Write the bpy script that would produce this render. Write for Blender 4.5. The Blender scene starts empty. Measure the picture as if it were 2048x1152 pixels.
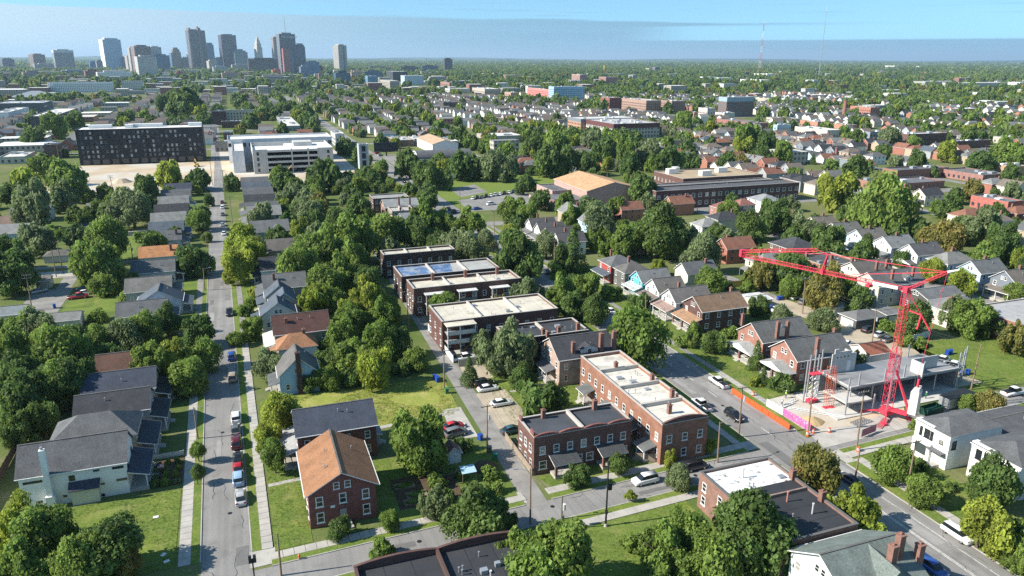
import bpy, math, random
import numpy as np
from mathutils import Matrix, Vector
rnd = random.Random(7)
sc = bpy.context.scene
COL = sc.collection
# ---------------------------------------------------------------- camera
# world: X runs across the blocks (right), Y runs along the avenues (away), metres
F, CH, HY, ROLL, YAW = 1480.0, 70.0, 116.5, math.radians(0.25), math.radians(20.2)
PITCH = math.atan((576 - HY) / F)
cd = bpy.data.cameras.new("camera"); cam = bpy.data.objects.new("camera", cd); COL.objects.link(cam)
cd.sensor_width = 36; cd.lens = 36 * F / 2048; cd.clip_start = 1; cd.clip_end = 120000
cam.matrix_world = Matrix.Translation((0, 0, CH)) @ Matrix.Rotation(-YAW, 4, 'Z') @ Matrix.Rotation(math.pi/2 - PITCH, 4, 'X') @ Matrix.Rotation(ROLL, 4, 'Z')
sc.camera = cam
# ---------------------------------------------------------------- light
SUN_AZ, SUN_EL = math.radians(97.0 + 180), math.radians(36)      # azimuth the light comes from, clockwise from +Y
w = bpy.data.worlds.new("World"); sc.world = w; w.use_nodes = True
nt = w.node_tree; N = nt.nodes; Lk = nt.links; N.clear()
out = N.new('ShaderNodeOutputWorld'); bg = N.new('ShaderNodeBackground'); bg.inputs[1].default_value = 0.15
sky = N.new('ShaderNodeTexSky'); sky.sky_type = 'NISHITA'; sky.sun_disc = False
sky.sun_elevation = SUN_EL; sky.sun_rotation = SUN_AZ; sky.altitude = 250; sky.air_density = 1.0; sky.dust_density = 0.35; sky.ozone_density = 1.0
def wm(op, a, b=None, clamp=False):
    n = N.new('ShaderNodeMath'); n.operation = op; n.use_clamp = clamp
    for i, v in enumerate((a, b)):
        if v is None: continue
        if isinstance(v, (int, float)): n.inputs[i].default_value = v
        else: Lk.new(v, n.inputs[i])
    return n.outputs[0]
def wramp(v, lo, hi):
    n = N.new('ShaderNodeMapRange'); n.interpolation_type = 'SMOOTHSTEP'; Lk.new(v, n.inputs[0])
    for i, x in zip((1, 2, 3, 4), (lo, hi, 0, 1)):
        if isinstance(x, (int, float)): n.inputs[i].default_value = x
        else: Lk.new(x, n.inputs[i])
    return n.outputs[0]
tc = N.new('ShaderNodeTexCoord')
lift = N.new('ShaderNodeVectorMath'); lift.operation = 'ADD'; lift.inputs[1].default_value = (0, 0, 0.13); Lk.new(tc.outputs['Generated'], lift.inputs[0])   # clear dry air: the blue reaches down to the horizon
Lk.new(lift.outputs[0], sky.inputs[0])
sep = N.new('ShaderNodeSeparateXYZ'); Lk.new(tc.outputs['Generated'], sep.inputs[0])
el = wm('MULTIPLY', wm('ARCSINE', sep.outputs[2]), 57.2958)
az = wm('MULTIPLY', wm('ARCTAN2', sep.outputs[0], sep.outputs[1]), 57.2958)      # degrees clockwise from +Y
def wnoise(sx, sy, sz, scale, detail):
    mp = N.new('ShaderNodeMapping'); mp.inputs['Scale'].default_value = (sx, sy, sz); Lk.new(tc.outputs['Generated'], mp.inputs[0])
    n = N.new('ShaderNodeTexNoise'); n.inputs['Scale'].default_value = scale; n.inputs['Detail'].default_value = detail; Lk.new(mp.outputs[0], n.inputs['Vector'])
    return n.outputs[0]
n1 = wnoise(1, 1, 22, 5, 4); n2 = wnoise(1, 1, 45, 9, 5); n3 = wnoise(1, 1, 1, 2.2, 2)
# cloud bank: a long flat sheet whose top edge stands about three degrees up, thinning towards the east
edge = wm('ADD', wm('SUBTRACT', 3.30, wm('MULTIPLY', wm('ADD', az, 14.0), 0.014)), wm('MULTIPLY', wm('SUBTRACT', n3, 0.5), 0.9))
edge = wm('ADD', edge, wm('MULTIPLY', wm('SUBTRACT', n2, 0.5), 0.35))
bank = wramp(el, edge, wm('SUBTRACT', edge, 0.16))
low = wramp(el, wm('ADD', 1.38, wm('MULTIPLY', wm('SUBTRACT', n3, 0.5), 0.5)), 1.22)
gapaz = wramp(wm('ADD', az, wm('MULTIPLY', wm('SUBTRACT', n1, 0.5), 5.0)), 27.0, 34.0)
gapel = wramp(el, wm('ADD', 2.25, wm('MULTIPLY', wm('SUBTRACT', az, 30.0), 0.028)), 2.15)
endaz = wramp(az, 49.0, 41.0)
bank2 = wm('MULTIPLY', wm('MULTIPLY', bank, endaz), wm('SUBTRACT', 1.0, wm('MULTIPLY', gapaz, gapel)))
wisp = wm('MULTIPLY', wramp(n2, 0.56, 0.72), wm('MULTIPLY', wramp(el, 2.6, 3.2), wramp(el, 4.6, 3.5)))
mask = wm('MAXIMUM', wm('MAXIMUM', bank2, low), wm('MULTIPLY', wisp, 0.5), clamp=True)
mask = wm('MULTIPLY', mask, wm('ADD', 0.74, wm('MULTIPLY', n1, 0.3)), clamp=True)
mixc = N.new('ShaderNodeMix'); mixc.data_type = 'RGBA'
cl = N.new('ShaderNodeMix'); cl.data_type = 'RGBA'; Lk.new(wramp(az, -25.0, 25.0), cl.inputs[0])
cl.inputs[6].default_value = (2.45, 3.05, 3.45, 1); cl.inputs[7].default_value = (0.92, 1.75, 2.4, 1)
tint = N.new('ShaderNodeMix'); tint.data_type = 'RGBA'; tint.blend_type = 'MULTIPLY'; tint.inputs[0].default_value = 1; tint.inputs[7].default_value = (0.49, 0.69, 0.70, 1); Lk.new(sky.outputs[0], tint.inputs[6])
Lk.new(mask, mixc.inputs[0]); Lk.new(tint.outputs[2], mixc.inputs[6]); Lk.new(cl.outputs[2], mixc.inputs[7])
Lk.new(mixc.outputs[2], bg.inputs[0]); Lk.new(bg.outputs[0], out.inputs[0])
ld = bpy.data.lights.new("sun", 'SUN'); ld.energy = 4.6; ld.angle = math.radians(0.53); ld.color = (1.0, 0.93, 0.82)
sun = bpy.data.objects.new("sun", ld); COL.objects.link(sun)
sd = Vector((math.sin(SUN_AZ)*math.cos(SUN_EL), math.cos(SUN_AZ)*math.cos(SUN_EL), math.sin(SUN_EL)))
sun.rotation_euler = sd.to_track_quat('Z', 'Y').to_euler(); sun.location = (0, 0, 200)
sc.view_settings.view_transform = 'Standard'; sc.view_settings.look = 'None'; sc.view_settings.gamma = 1
sc.view_settings.exposure = 0.95
sc.cycles.max_bounces = 5; sc.cycles.diffuse_bounces = 2; sc.cycles.glossy_bounces = 2; sc.cycles.transmission_bounces = 2
sc.cycles.transparent_max_bounces = 4; sc.cycles.volume_bounces = 0; sc.cycles.caustics_reflective = False; sc.cycles.caustics_refractive = False
sc.cycles.use_adaptive_sampling = False; sc.cycles.use_denoising = False

# ---------------------------------------------------------------- photo survey -> plan
_cr, _sr, _cp, _sp = math.cos(ROLL), math.sin(ROLL), math.cos(PITCH), math.sin(PITCH)
_cy, _sy = math.cos(YAW), math.sin(YAW)
def ray(x, y):
    a, b = x - 1024, y - 576
    a, b = a*_cr + b*_sr, -a*_sr + b*_cr
    a, b = a/F, b/F
    fx, fy, fz = a, _cp - b*_sp, -_sp - b*_cp
    return fx*_cy + fy*_sy, -fx*_sy + fy*_cy, fz
def G(x, y, z=0.0):
    d = ray(x, y); t = (z - CH)/d[2]; return d[0]*t, d[1]*t
def PX(X, Y, Z=0.0):
    fx, fy, fz = X*_cy - Y*_sy, X*_sy + Y*_cy, Z - CH
    zc = fy*_cp - fz*_sp; yc = -(fy*_sp + fz*_cp)
    a, b = fx/zc*F, yc/zc*F
    return 1024 + a*_cr - b*_sr, 576 + a*_sr + b*_cr, zc
TL = {1:(0,0),2:(680,0),3:(1348,0),4:(0,380),5:(680,380),6:(1348,380),7:(0,752),8:(680,752),9:(1348,752)}
ZN = {'a':(690,110),'b':(1030,110),'c':(1360,130),'d':(1698,130),'e':(1698,290),'f':(690,270),'g':(0,160),'h':(340,160),'i':(0,0),'j':(340,0)}
def T(t, x, y):
    if isinstance(t, int): return TL[t][0] + x/2.88, TL[t][1] + y/2.88
    return ZN[t][0] + x/5.76, ZN[t][1] + y/5.76
def TG(t, x, y, z=0.0): return G(*T(t, x, y), z)

# ---------------------------------------------------------------- objects
THINGS = []
def link(name, data, parent=None, loc=None, rz=0.0, color=None, scale=None):
    o = bpy.data.objects.new(name, data); COL.objects.link(o)
    if parent is not None: o.parent = parent
    if loc is not None: o.location = loc
    if rz: o.rotation_euler = (0, 0, rz)
    if scale is not None: o.scale = scale
    if color is not None: o.color = (color[0], color[1], color[2], 1)
    return o
def tag(o, label, cat, group=None):
    o['label'] = label; o['category'] = cat
    if group: o['group'] = group
    THINGS.append(o); return o
def thing(name, loc, label, cat, group=None, rz=0.0, scale=None):
    return tag(link(name, None, None, loc, rz, scale=scale), label, cat, group)
def struct(name, mesh, loc=None, color=None, kind='structure'):
    o = link(name, mesh, None, loc, color=color); o['kind'] = kind; return o
class MB:
    def __init__(s): s.v = []; s.f = []; s.m = []
    def quad(s, pts, m=0):
        n = len(s.v); s.v += [tuple(p) for p in pts]; s.f.append(tuple(range(n, n+len(pts)))); s.m.append(m); return s
    def box(s, x0, x1, y0, y1, z0, z1, m=0, skip=''):
        n = len(s.v)
        s.v += [(x0,y0,z0),(x1,y0,z0),(x1,y1,z0),(x0,y1,z0),(x0,y0,z1),(x1,y0,z1),(x1,y1,z1),(x0,y1,z1)]
        for k, f in (('b',(3,2,1,0)),('t',(4,5,6,7)),('f',(0,1,5,4)),('r',(1,2,6,5)),('k',(2,3,7,6)),('l',(3,0,4,7))):
            if k not in skip: s.f.append(tuple(n+i for i in f)); s.m.append(m)
        return s
    def prism(s, poly, z0, z1, m=0, bottom=False):
        n = len(s.v); k = len(poly)
        s.v += [(p[0],p[1],z0) for p in poly] + [(p[0],p[1],z1) for p in poly]
        s.f.append(tuple(range(n+k, n+2*k))); s.m.append(m)
        if bottom: s.f.append(tuple(range(n+k-1, n-1, -1))); s.m.append(m)
        for i in range(k):
            j = (i+1) % k; s.f.append((n+i, n+j, n+k+j, n+k+i)); s.m.append(m)
        return s
    def tube(s, p0, p1, r0, r1=None, n=8, m=0, caps=True):
        r1 = r0 if r1 is None else r1
        a, b = Vector(p0), Vector(p1); d = (b-a).normalized()
        u = d.orthogonal().normalized(); q = d.cross(u); k = len(s.v)
        for c, r in ((a, r0), (b, r1)):
            for i in range(n):
                t = 2*math.pi*i/n; s.v.append(tuple(c + u*(r*math.cos(t)) + q*(r*math.sin(t))))
        for i in range(n):
            j = (i+1) % n; s.f.append((k+i, k+j, k+n+j, k+n+i)); s.m.append(m)
        if caps:
            s.f.append(tuple(k+n+i for i in range(n))); s.m.append(m)
            s.f.append(tuple(k+n-1-i for i in range(n))); s.m.append(m)
        return s
    def bar(s, p0, p1, w, m=0): return s.tube(p0, p1, w*0.7, n=4, m=m)
    def mesh(s, name, mats, smooth=False):
        me = bpy.data.meshes.new(name); me.from_pydata(s.v, [], s.f)
        for x in (mats if isinstance(mats, (list, tuple)) else [mats]): me.materials.append(x)
        if any(s.m): me.polygons.foreach_set('material_index', s.m)
        if smooth: me.polygons.foreach_set('use_smooth', [True]*len(s.f))
        me.update(); return me

# ---------------------------------------------------------------- materials
def mk(name):
    m = bpy.data.materials.new(name); m.use_nodes = True
    t = m.node_tree; b = t.nodes['Principled BSDF']; return m, t, b
def nd(t, kind, **kw):
    n = t.nodes.new(kind)
    for k, v in kw.items():
        if k in n.inputs: n.inputs[k].default_value = v
        else: setattr(n, k, v)
    return n
def noise(t, vec, scale, detail=3, rough=0.55):
    n = nd(t, 'ShaderNodeTexNoise'); n.inputs['Scale'].default_value = scale; n.inputs['Detail'].default_value = detail; n.inputs['Roughness'].default_value = rough
    t.links.new(vec, n.inputs['Vector']); return n.outputs[0]
def mrange(t, v, a, b, lo, hi):
    n = nd(t, 'ShaderNodeMapRange'); t.links.new(v, n.inputs[0])
    for i, x in zip((1,2,3,4), (a,b,lo,hi)): n.inputs[i].default_value = x
    return n.outputs[0]
def mixrgb(t, fac, a, b, mode='MIX'):
    n = nd(t, 'ShaderNodeMix', data_type='RGBA', blend_type=mode)
    for i, v in ((0, fac), (6, a), (7, b)):
        if isinstance(v, (int, float)): n.inputs[i].default_value = v
        elif isinstance(v, tuple): n.inputs[i].default_value = (*v[:3], 1)
        else: t.links.new(v, n.inputs[i])
    return n.outputs[2]
def scalecol(t, col, fac):
    n = nd(t, 'ShaderNodeVectorMath', operation='SCALE')
    if isinstance(col, tuple): n.inputs[0].default_value = col[:3]
    else: t.links.new(col, n.inputs[0])
    t.links.new(fac, n.inputs['Scale']); return n.outputs[0]
def coords(t, kind):
    if kind == 'world': return nd(t, 'ShaderNodeNewGeometry').outputs['Position']
    return nd(t, 'ShaderNodeTexCoord').outputs['Object']
def surf(name, col=None, rough=0.8, amp=0.25, scale=1.0, fine=9.0, famp=0.12, where='obj', bump=0.0, spec=0.3, metal=0.0, stain=None, stain_scale=0.15, stain_lo=0.5, stain_hi=0.7, coat=0.0):
    """a weathered surface: base colour (None = the object's own colour), two scales of noise, optional stains"""
    m, t, b = mk(name); v = coords(t, where)
    c = nd(t, 'ShaderNodeObjectInfo').outputs['Color'] if col is None else col
    f = nd(t, 'ShaderNodeMath', operation='ADD')
    t.links.new(mrange(t, noise(t, v, scale, 4), 0.25, 0.75, 1-amp, 1+amp*0.8), f.inputs[0])
    t.links.new(mrange(t, noise(t, v, fine, 2), 0.25, 0.75, -famp, famp), f.inputs[1])
    c = scalecol(t, c, f.outputs[0])
    if stain: c = mixrgb(t, mrange(t, noise(t, v, stain_scale, 5, 0.65), stain_lo, stain_hi, 0, 1), c, stain)
    t.links.new(c, b.inputs['Base Color'])
    b.inputs['Roughness'].default_value = rough; b.inputs['Specular IOR Level'].default_value = spec; b.inputs['Metallic'].default_value = metal
    if coat: b.inputs['Coat Weight'].default_value = coat; b.inputs['Coat Roughness'].default_value = 0.06
    if bump:
        bn = nd(t, 'ShaderNodeBump'); bn.inputs['Strength'].default_value = bump; bn.inputs['Distance'].default_value = 0.1
        t.links.new(noise(t, v, fine, 4), bn.inputs['Height']); t.links.new(bn.outputs[0], b.inputs['Normal'])
    return m
M = {}
def desat(m, sat, val=1.0):
    t = m.node_tree; b = t.nodes['Principled BSDF']; l = b.inputs['Base Color'].links[0]; src = l.from_socket; h = nd(t, 'ShaderNodeHueSaturation'); h.inputs['Saturation'].default_value = sat; h.inputs['Value'].default_value = val
    t.links.new(src, h.inputs['Color']); t.links.new(h.outputs[0], b.inputs['Base Color']); return m
M['siding'] = surf('siding', None, 0.7, 0.1, 0.7, 6, 0.05)
M['brick'] = surf('brick', None, 0.9, 0.28, 0.9, 5, 0.2, stain=(0.10,0.07,0.06), stain_scale=0.35, stain_lo=0.6, stain_hi=0.95)
desat(M['brick'], 0.84, 0.86)
M['shingle'] = surf('shingle', None, 0.9, 0.26, 0.45, 4, 0.28, bump=0.35, stain=(0.085,0.082,0.078), stain_scale=0.7, stain_lo=0.52, stain_hi=0.95)
M['flatroof'] = surf('flat_roof', None, 0.8, 0.14, 0.25, 4, 0.06, stain=(0.20,0.18,0.15), stain_scale=0.3, stain_lo=0.5, stain_hi=0.85)
M['tar'] = surf('tar_roof', None, 0.75, 0.3, 0.2, 3, 0.15, spec=0.4)
M['trim'] = surf('white_trim', (0.72,0.72,0.70), 0.6, 0.08, 1, 6, 0.05)
M['paint'] = surf('paint', None, 0.55, 0.08, 1, 6, 0.05)
M['concrete'] = surf('concrete', (0.40,0.38,0.345), 0.9, 0.22, 0.35, 6, 0.12, where='world', stain=(0.2,0.18,0.15), stain_scale=0.5, stain_lo=0.58, stain_hi=0.9)
M['deck'] = surf('deck_concrete', (0.25,0.255,0.265), 0.85, 0.3, 0.18, 4, 0.1, stain=(0.14,0.145,0.155), stain_scale=0.2, stain_lo=0.5, stain_hi=0.75)
M['newconcrete'] = surf('new_concrete', (0.50,0.49,0.46), 0.9, 0.16, 0.3, 6, 0.08)
M['asphalt'] = surf('asphalt', (0.235,0.228,0.218), 0.9, 0.22, 0.1, 5, 0.2, where='world', stain=(0.16,0.155,0.15), stain_scale=0.3, stain_lo=0.55, stain_hi=0.75)
def streaks(m, sx, sy, lo, hi):
    t = m.node_tree; b = t.nodes['Principled BSDF']; src = b.inputs['Base Color'].links[0].from_socket; mp = nd(t, 'ShaderNodeMapping'); mp.inputs['Scale'].default_value = (sx, sy, 1); t.links.new(coords(t, 'world'), mp.inputs[0])
    t.links.new(scalecol(t, src, mrange(t, noise(t, mp.outputs[0], 1.0, 4, 0.6), 0.3, 0.7, lo, hi)), b.inputs['Base Color']); return m
streaks(M['asphalt'], 0.9, 0.02, 0.84, 1.12)
M['patch'] = surf('asphalt_patch', None, 0.9, 0.2, 0.4, 6, 0.2, where='world')
M['alley'] = surf('alley_asphalt', (0.25,0.24,0.225), 0.92, 0.25, 0.2, 6, 0.2, where='world', stain=(0.14,0.13,0.12), stain_scale=0.35, stain_lo=0.5, stain_hi=0.8)
M['gravel'] = surf('gravel', (0.40,0.34,0.255), 0.95, 0.22, 0.25, 5, 0.25, where='world', bump=0.4, stain=(0.16,0.17,0.07), stain_scale=0.3, stain_lo=0.58, stain_hi=0.75)
M['dirt'] = surf('dirt', (0.47,0.38,0.27), 0.95, 0.25, 0.06, 2, 0.15, where='world', bump=0.3, stain=(0.50,0.47,0.42), stain_scale=0.035, stain_lo=0.45, stain_hi=0.6)
M['line'] = surf('road_paint', (0.62,0.61,0.57), 0.8, 0.3, 1.5, 8, 0.25, where='world', stain=(0.17,0.17,0.17), stain_scale=1.3, stain_lo=0.55, stain_hi=0.7)
M['steel'] = surf('steel', (0.42,0.44,0.47), 0.45, 0.1, 1, 6, 0.05, metal=0.5)
M['darkmetal'] = surf('dark_metal', (0.03,0.032,0.035), 0.5, 0.1, 1, 6, 0.05, metal=0.3)
M['wood'] = surf('pole_wood', (0.235,0.17,0.12), 0.9, 0.2, 0.8, 5, 0.2)
M['fence'] = surf('fence_wood', None, 0.9, 0.25, 0.8, 5, 0.2)
M['bark'] = surf('bark', (0.16,0.125,0.095), 0.95, 0.3, 2, 8, 0.2)
M['mulch'] = surf('mulch', (0.10,0.065,0.042), 0.95, 0.3, 0.9, 5, 0.3, where='world', bump=0.5)
M['crane'] = surf('crane_red', (0.68,0.050,0.090), 0.6, 0.25, 0.35, 3, 0.1, stain=(0.55,0.07,0.08), stain_scale=0.5, stain_lo=0.5, stain_hi=0.75)
M['plastic'] = surf('plastic', None, 0.45, 0.06, 1, 5, 0.03)
M['tyre'] = surf('tyre', (0.02,0.02,0.02), 0.85)
M['chrome'] = surf('rim', (0.5,0.5,0.52), 0.35, 0.05, 1, 5, 0.02, metal=0.7)
M['carpaint'] = surf('car_paint', None, 0.3, 0.03, 0.5, 3, 0.01, coat=0.8, spec=0.5)
M['red_light'] = surf('tail_light', (0.35,0.01,0.01), 0.3); M['lamp'] = surf('head_light', (0.75,0.75,0.72), 0.2, 0.02)
M['wire'] = surf('wire', (0.05,0.05,0.05), 0.6)
def glass(name, col, rough=0.06, useobj=False):
    m, t, b = mk(name); b.inputs['Roughness'].default_value = rough; b.inputs['Specular IOR Level'].default_value = 0.75
    if useobj: t.links.new(nd(t, 'ShaderNodeObjectInfo').outputs['Color'], b.inputs['Base Color'])
    else: b.inputs['Base Color'].default_value = (*col, 1)
    return m
M['glass'] = glass('window_glass', (0.05,0.06,0.075), useobj=True); M['carglass'] = glass('car_glass', (0.015,0.02,0.025), 0.03)
M['farglass'] = glass('facade_glass', (0.04,0.05,0.065), 0.15)
def grassmat(name, c1, c2, dry, sc1=0.12, bare=None, bl=0.62, bh=0.75):
    m, t, b = mk(name); v = coords(t, 'world')
    c = mixrgb(t, mrange(t, noise(t, v, sc1, 5, 0.6), 0.35, 0.65, 0, 1), c1, c2)
    c = mixrgb(t, mrange(t, noise(t, v, 0.5, 4, 0.6), 0.5, 0.8, 0, 0.75), c, dry)
    c = mixrgb(t, mrange(t, noise(t, v, 0.19, 5, 0.7), 0.55, 0.72, 0, 0.8), c, tuple(k*1.15 for k in dry))
    c = scalecol(t, c, mrange(t, noise(t, v, 2.4, 6, 0.8), 0.25, 0.75, 0.5, 1.5))
    if bare: c = mixrgb(t, mrange(t, noise(t, v, 0.09, 5, 0.6), bl, bh, 0, 1), c, bare)
    t.links.new(c, b.inputs['Base Color']); b.inputs['Roughness'].default_value = 0.95; b.inputs['Specular IOR Level'].default_value = 0.12
    bn = nd(t, 'ShaderNodeBump'); bn.inputs['Strength'].default_value = 0.6; bn.inputs['Distance'].default_value = 0.12
    t.links.new(noise(t, v, 4.5, 4, 0.7), bn.inputs['Height']); t.links.new(bn.outputs[0], b.inputs['Normal'])
    return m
M['yard'] = grassmat('yard', (0.085,0.125,0.032), (0.055,0.09,0.026), (0.15,0.14,0.06), bare=(0.20,0.17,0.115))
M['lawn'] = grassmat('lawn', (0.150,0.200,0.038), (0.105,0.158,0.034), (0.215,0.215,0.075), 0.2)
M['meadow'] = grassmat('meadow', (0.27,0.285,0.065), (0.20,0.245,0.05), (0.36,0.32,0.13), 0.15, bare=(0.34,0.28,0.19), bl=0.66, bh=0.8)
M['park'] = grassmat('park_grass', (0.13,0.19,0.038), (0.15,0.205,0.042), (0.20,0.19,0.06), 0.03)
def leafmat(name, c1, c2, tip=None):
    m, t, b = mk(name)
    rn = nd(t, 'ShaderNodeObjectInfo').outputs['Random']
    at = nd(t, 'ShaderNodeAttribute', attribute_name='tone').outputs['Fac']
    c = mixrgb(t, rn, c1, c2)
    c = scalecol(t, c, mrange(t, at, 0, 1, 0.62, 1.45))
    if tip: c = mixrgb(t, mrange(t, at, 0.72, 1.0, 0, 0.85), c, tip)
    t.links.new(c, b.inputs['Base Color']); b.inputs['Roughness'].default_value = 0.6; b.inputs['Specular IOR Level'].default_value = 0.25
    tr = nd(t, 'ShaderNodeBsdfTranslucent'); t.links.new(scalecol(t, c, mrange(t, at, 0, 1, 1.1, 1.3)), tr.inputs[0])
    mx = nd(t, 'ShaderNodeMixShader'); mx.inputs[0].default_value = 0.45
    t.links.new(b.outputs[0], mx.inputs[1]); t.links.new(tr.outputs[0], mx.inputs[2])
    t.links.new(mx.outputs[0], t.nodes['Material Output'].inputs[0]); return m
LEAF = {'d': leafmat('leaf_dark', (0.112,0.182,0.048), (0.138,0.206,0.052)), 'g': leafmat('leaf_green', (0.166,0.248,0.050), (0.198,0.272,0.058)),
        'y': leafmat('leaf_yellow_green', (0.248,0.312,0.046), (0.296,0.338,0.054)), 's': leafmat('leaf_grey_green', (0.182,0.236,0.100), (0.214,0.262,0.120)),
        'a': leafmat('leaf_autumn', (0.208,0.212,0.056), (0.248,0.222,0.060), tip=(0.42,0.27,0.09))}
LEAFNAME = {'d':'dark green','g':'mid green','y':'yellow green','s':'grey green','a':'autumn tinged'}
def facade(name, floor=3.6, bay=3.0, wall=None, glasscol=(0.05,0.06,0.08), wfrac=0.55, hfrac=0.55):
    """far facade too small to pick windows apart: storeys and bays on object coordinates"""
    m, t, b = mk(name); tcn = nd(t, 'ShaderNodeTexCoord'); sp = nd(t, 'ShaderNodeSeparateXYZ'); t.links.new(tcn.outputs['Object'], sp.inputs[0])
    nr = nd(t, 'ShaderNodeSeparateXYZ'); t.links.new(tcn.outputs['Normal'], nr.inputs[0])
    def mth(op, a, bb=None):
        n = nd(t, 'ShaderNodeMath', operation=op)
        for i, v in enumerate((a, bb)):
            if v is None: continue
            if isinstance(v, (int, float)): n.inputs[i].default_value = v
            else: t.links.new(v, n.inputs[i])
        return n.outputs[0]
    h = mth('ADD', sp.outputs[0], sp.outputs[1])
    fz = mth('LESS_THAN', mth('FRACT', mth('DIVIDE', sp.outputs[2], floor)), hfrac)
    fx = mth('LESS_THAN', mth('FRACT', mth('DIVIDE', h, bay)), wfrac)
    side = mth('LESS_THAN', mth('ABSOLUTE', nr.outputs[2]), 0.5)
    msk = mth('MULTIPLY', mth('MULTIPLY', fz, fx), side)
    c = nd(t, 'ShaderNodeObjectInfo').outputs['Color'] if wall is None else wall
    t.links.new(mixrgb(t, msk, c, glasscol), b.inputs['Base Color'])
    t.links.new(mrange(t, msk, 0, 1, 0.8, 0.15), b.inputs['Roughness']); return m
M['fac_grid'] = facade('facade_grid'); M['fac_band'] = facade('facade_bands', 3.8, 4, wfrac=1.1, hfrac=0.5)
M['fac_fins'] = facade('facade_fins', 4.0, 5.5, wfrac=0.72, hfrac=1.1); M['fac_glass'] = facade('facade_glass_grid', 3.9, 3.2, glasscol=(0.06,0.13,0.22), wfrac=0.85, hfrac=0.8)
M['fac_blue'] = facade('facade_blue_glass', 3.9, 6.0, glasscol=(0.10,0.24,0.42), wfrac=0.8, hfrac=0.75)
# ---------------------------------------------------------------- ground, roads
def sheet(name, pts, z, mat): return struct(name, MB().quad([(p[0], p[1], z) for p in pts]).mesh(name, mat))
gm = MB(); R0 = 60000.0
gm.quad([(-R0,-3000,0),(R0,-3000,0),(R0,R0,0),(-R0,R0,0)])
def farground():
    m, t, b = mk('countryside'); v = coords(t, 'world')
    near = M['yard']
    c = mixrgb(t, mrange(t, noise(t, v, 0.02, 5, 0.6), 0.4, 0.62, 0, 1), (0.098,0.140,0.038), (0.155,0.165,0.070))
    c = mixrgb(t, mrange(t, noise(t, v, 0.12, 5, 0.6), 0.55, 0.75, 0, 0.8), c, (0.23,0.20,0.14))
    c = scalecol(t, c, mrange(t, noise(t, v, 2.6, 4, 0.75), 0.25, 0.75, 0.6, 1.4))
    t.links.new(c, b.inputs['Base Color']); b.inputs['Roughness'].default_value = 1.0; b.inputs['Specular IOR Level'].default_value = 0.05
    bn = nd(t, 'ShaderNodeBump'); bn.inputs['Strength'].default_value = 0.5; bn.inputs['Distance'].default_value = 0.15
    t.links.new(noise(t, v, 3.5, 4, 0.7), bn.inputs['Height']); t.links.new(bn.outputs[0], b.inputs['Normal'])
    return m
struct('ground', gm.mesh('ground', farground()))
# far low hills that close the horizon
hm = MB(); hr = random.Random(3); prev = None
for ring, (dist, hgt) in enumerate(((16000, 38), (24000, 95))):
    prev = None
    for i in range(121):
        a = math.radians(-40 + 130*i/120 - 5)
        d = dist*(1 + 0.06*math.sin(i*0.7+ring) + 0.03*hr.random())
        h = hgt*(0.55 + 0.25*math.sin(i*0.33+ring*2) + 0.2*hr.random())
        cur = [(math.sin(a)*(d-2500), math.cos(a)*(d-2500), 0.5), (math.sin(a)*d, math.cos(a)*d, h), (math.sin(a)*(d+3000), math.cos(a)*(d+3000), 0.5)]
        if prev:
            hm.quad([prev[0], cur[0], cur[1], prev[1]]); hm.quad([prev[1], cur[1], cur[2], prev[2]])
        prev = cur
struct('hills', hm.mesh('hills', surf('far_woods', (0.05,0.075,0.03), 1.0, 0.4, 0.002, 0.01, 0.3, where='world', spec=0.0)))
EXCL = []           # plan rectangles nothing random may stand on
def excl(x0, x1, y0, y1, mgn=1.0): EXCL.append((min(x0,x1)-mgn, max(x0,x1)+mgn, min(y0,y1)-mgn, max(y0,y1)+mgn))
def AX(y): return -7.45 - 0.0165*(y-103)          # centre line of the narrow avenue
def AL(y): return 40.9 + 0.030*(y-110)            # centre line of the alley
def strip(name, y0, y1, cx, a, b, z, mat, n=10):
    mb = MB()
    for i in range(n):
        ya, yb = y0+(y1-y0)*i/n, y0+(y1-y0)*(i+1)/n
        mb.quad([(cx(ya)+a, ya, z), (cx(ya)+b, ya, z), (cx(yb)+b, yb, z), (cx(yb)+a, yb, z)])
    return struct(name, mb.mesh(name, mat))
strip('avenue', 20, 1500, AX, -3.45, 3.45, 0.012, M['asphalt'], 24)
MAINX = lambda y: 92.4 - 0.0*(y-100)
strip('main_street', 20, 1500, MAINX, -5.6, 5.6, 0.016, M['asphalt'], 8)
def CY(x): return 93.6 + 0.045*(x-5)               # centre line of the cross street
def cstrip(name, x0, x1, cy, a, b, z, mat, n=8):
    mb = MB()
    for i in range(n):
        xa, xb = x0+(x1-x0)*i/n, x0+(x1-x0)*(i+1)/n
        mb.quad([(xa, cy(xa)+a, z), (xb, cy(xb)+a, z), (xb, cy(xb)+b, z), (xa, cy(xa)+b, z)])
    return struct(name, mb.mesh(name, mat))
cstrip('cross_street', -120, 330, CY, -2.8, 2.8, 0.008, M['asphalt'], 16)
strip('alley', 97, 300, AL, -1.9, 1.9, 0.020, M['alley'], 12)
strip('street', 60, 1200, lambda y: 207.0, -4.5, 4.5, 0.012, M['asphalt'], 4)
strip('alley', 98, 420, lambda y: 150.0, -2.4, 2.4, 0.010, M['alley'], 4)
strip('alley', 170, 440, lambda y: -56.0, -2.2, 2.2, 0.010, M['alley'], 4)
cstrip('street', -130, 88, lambda x: 441.0, -4, 4, 0.010, M['asphalt'], 3)
cstrip('alley', -70, 0, lambda x: 287.0, -1.8, 1.8, 0.024, M['alley'], 3)
cstrip('street', 88, 500, lambda x: 305.0, -4, 4, 0.008, M['asphalt'], 3)
for xs in (310, 405, 500): strip('street', 100, 1100, (lambda q: (lambda y: q))(xs), -4, 4, 0.012, M['asphalt'], 2)
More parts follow.
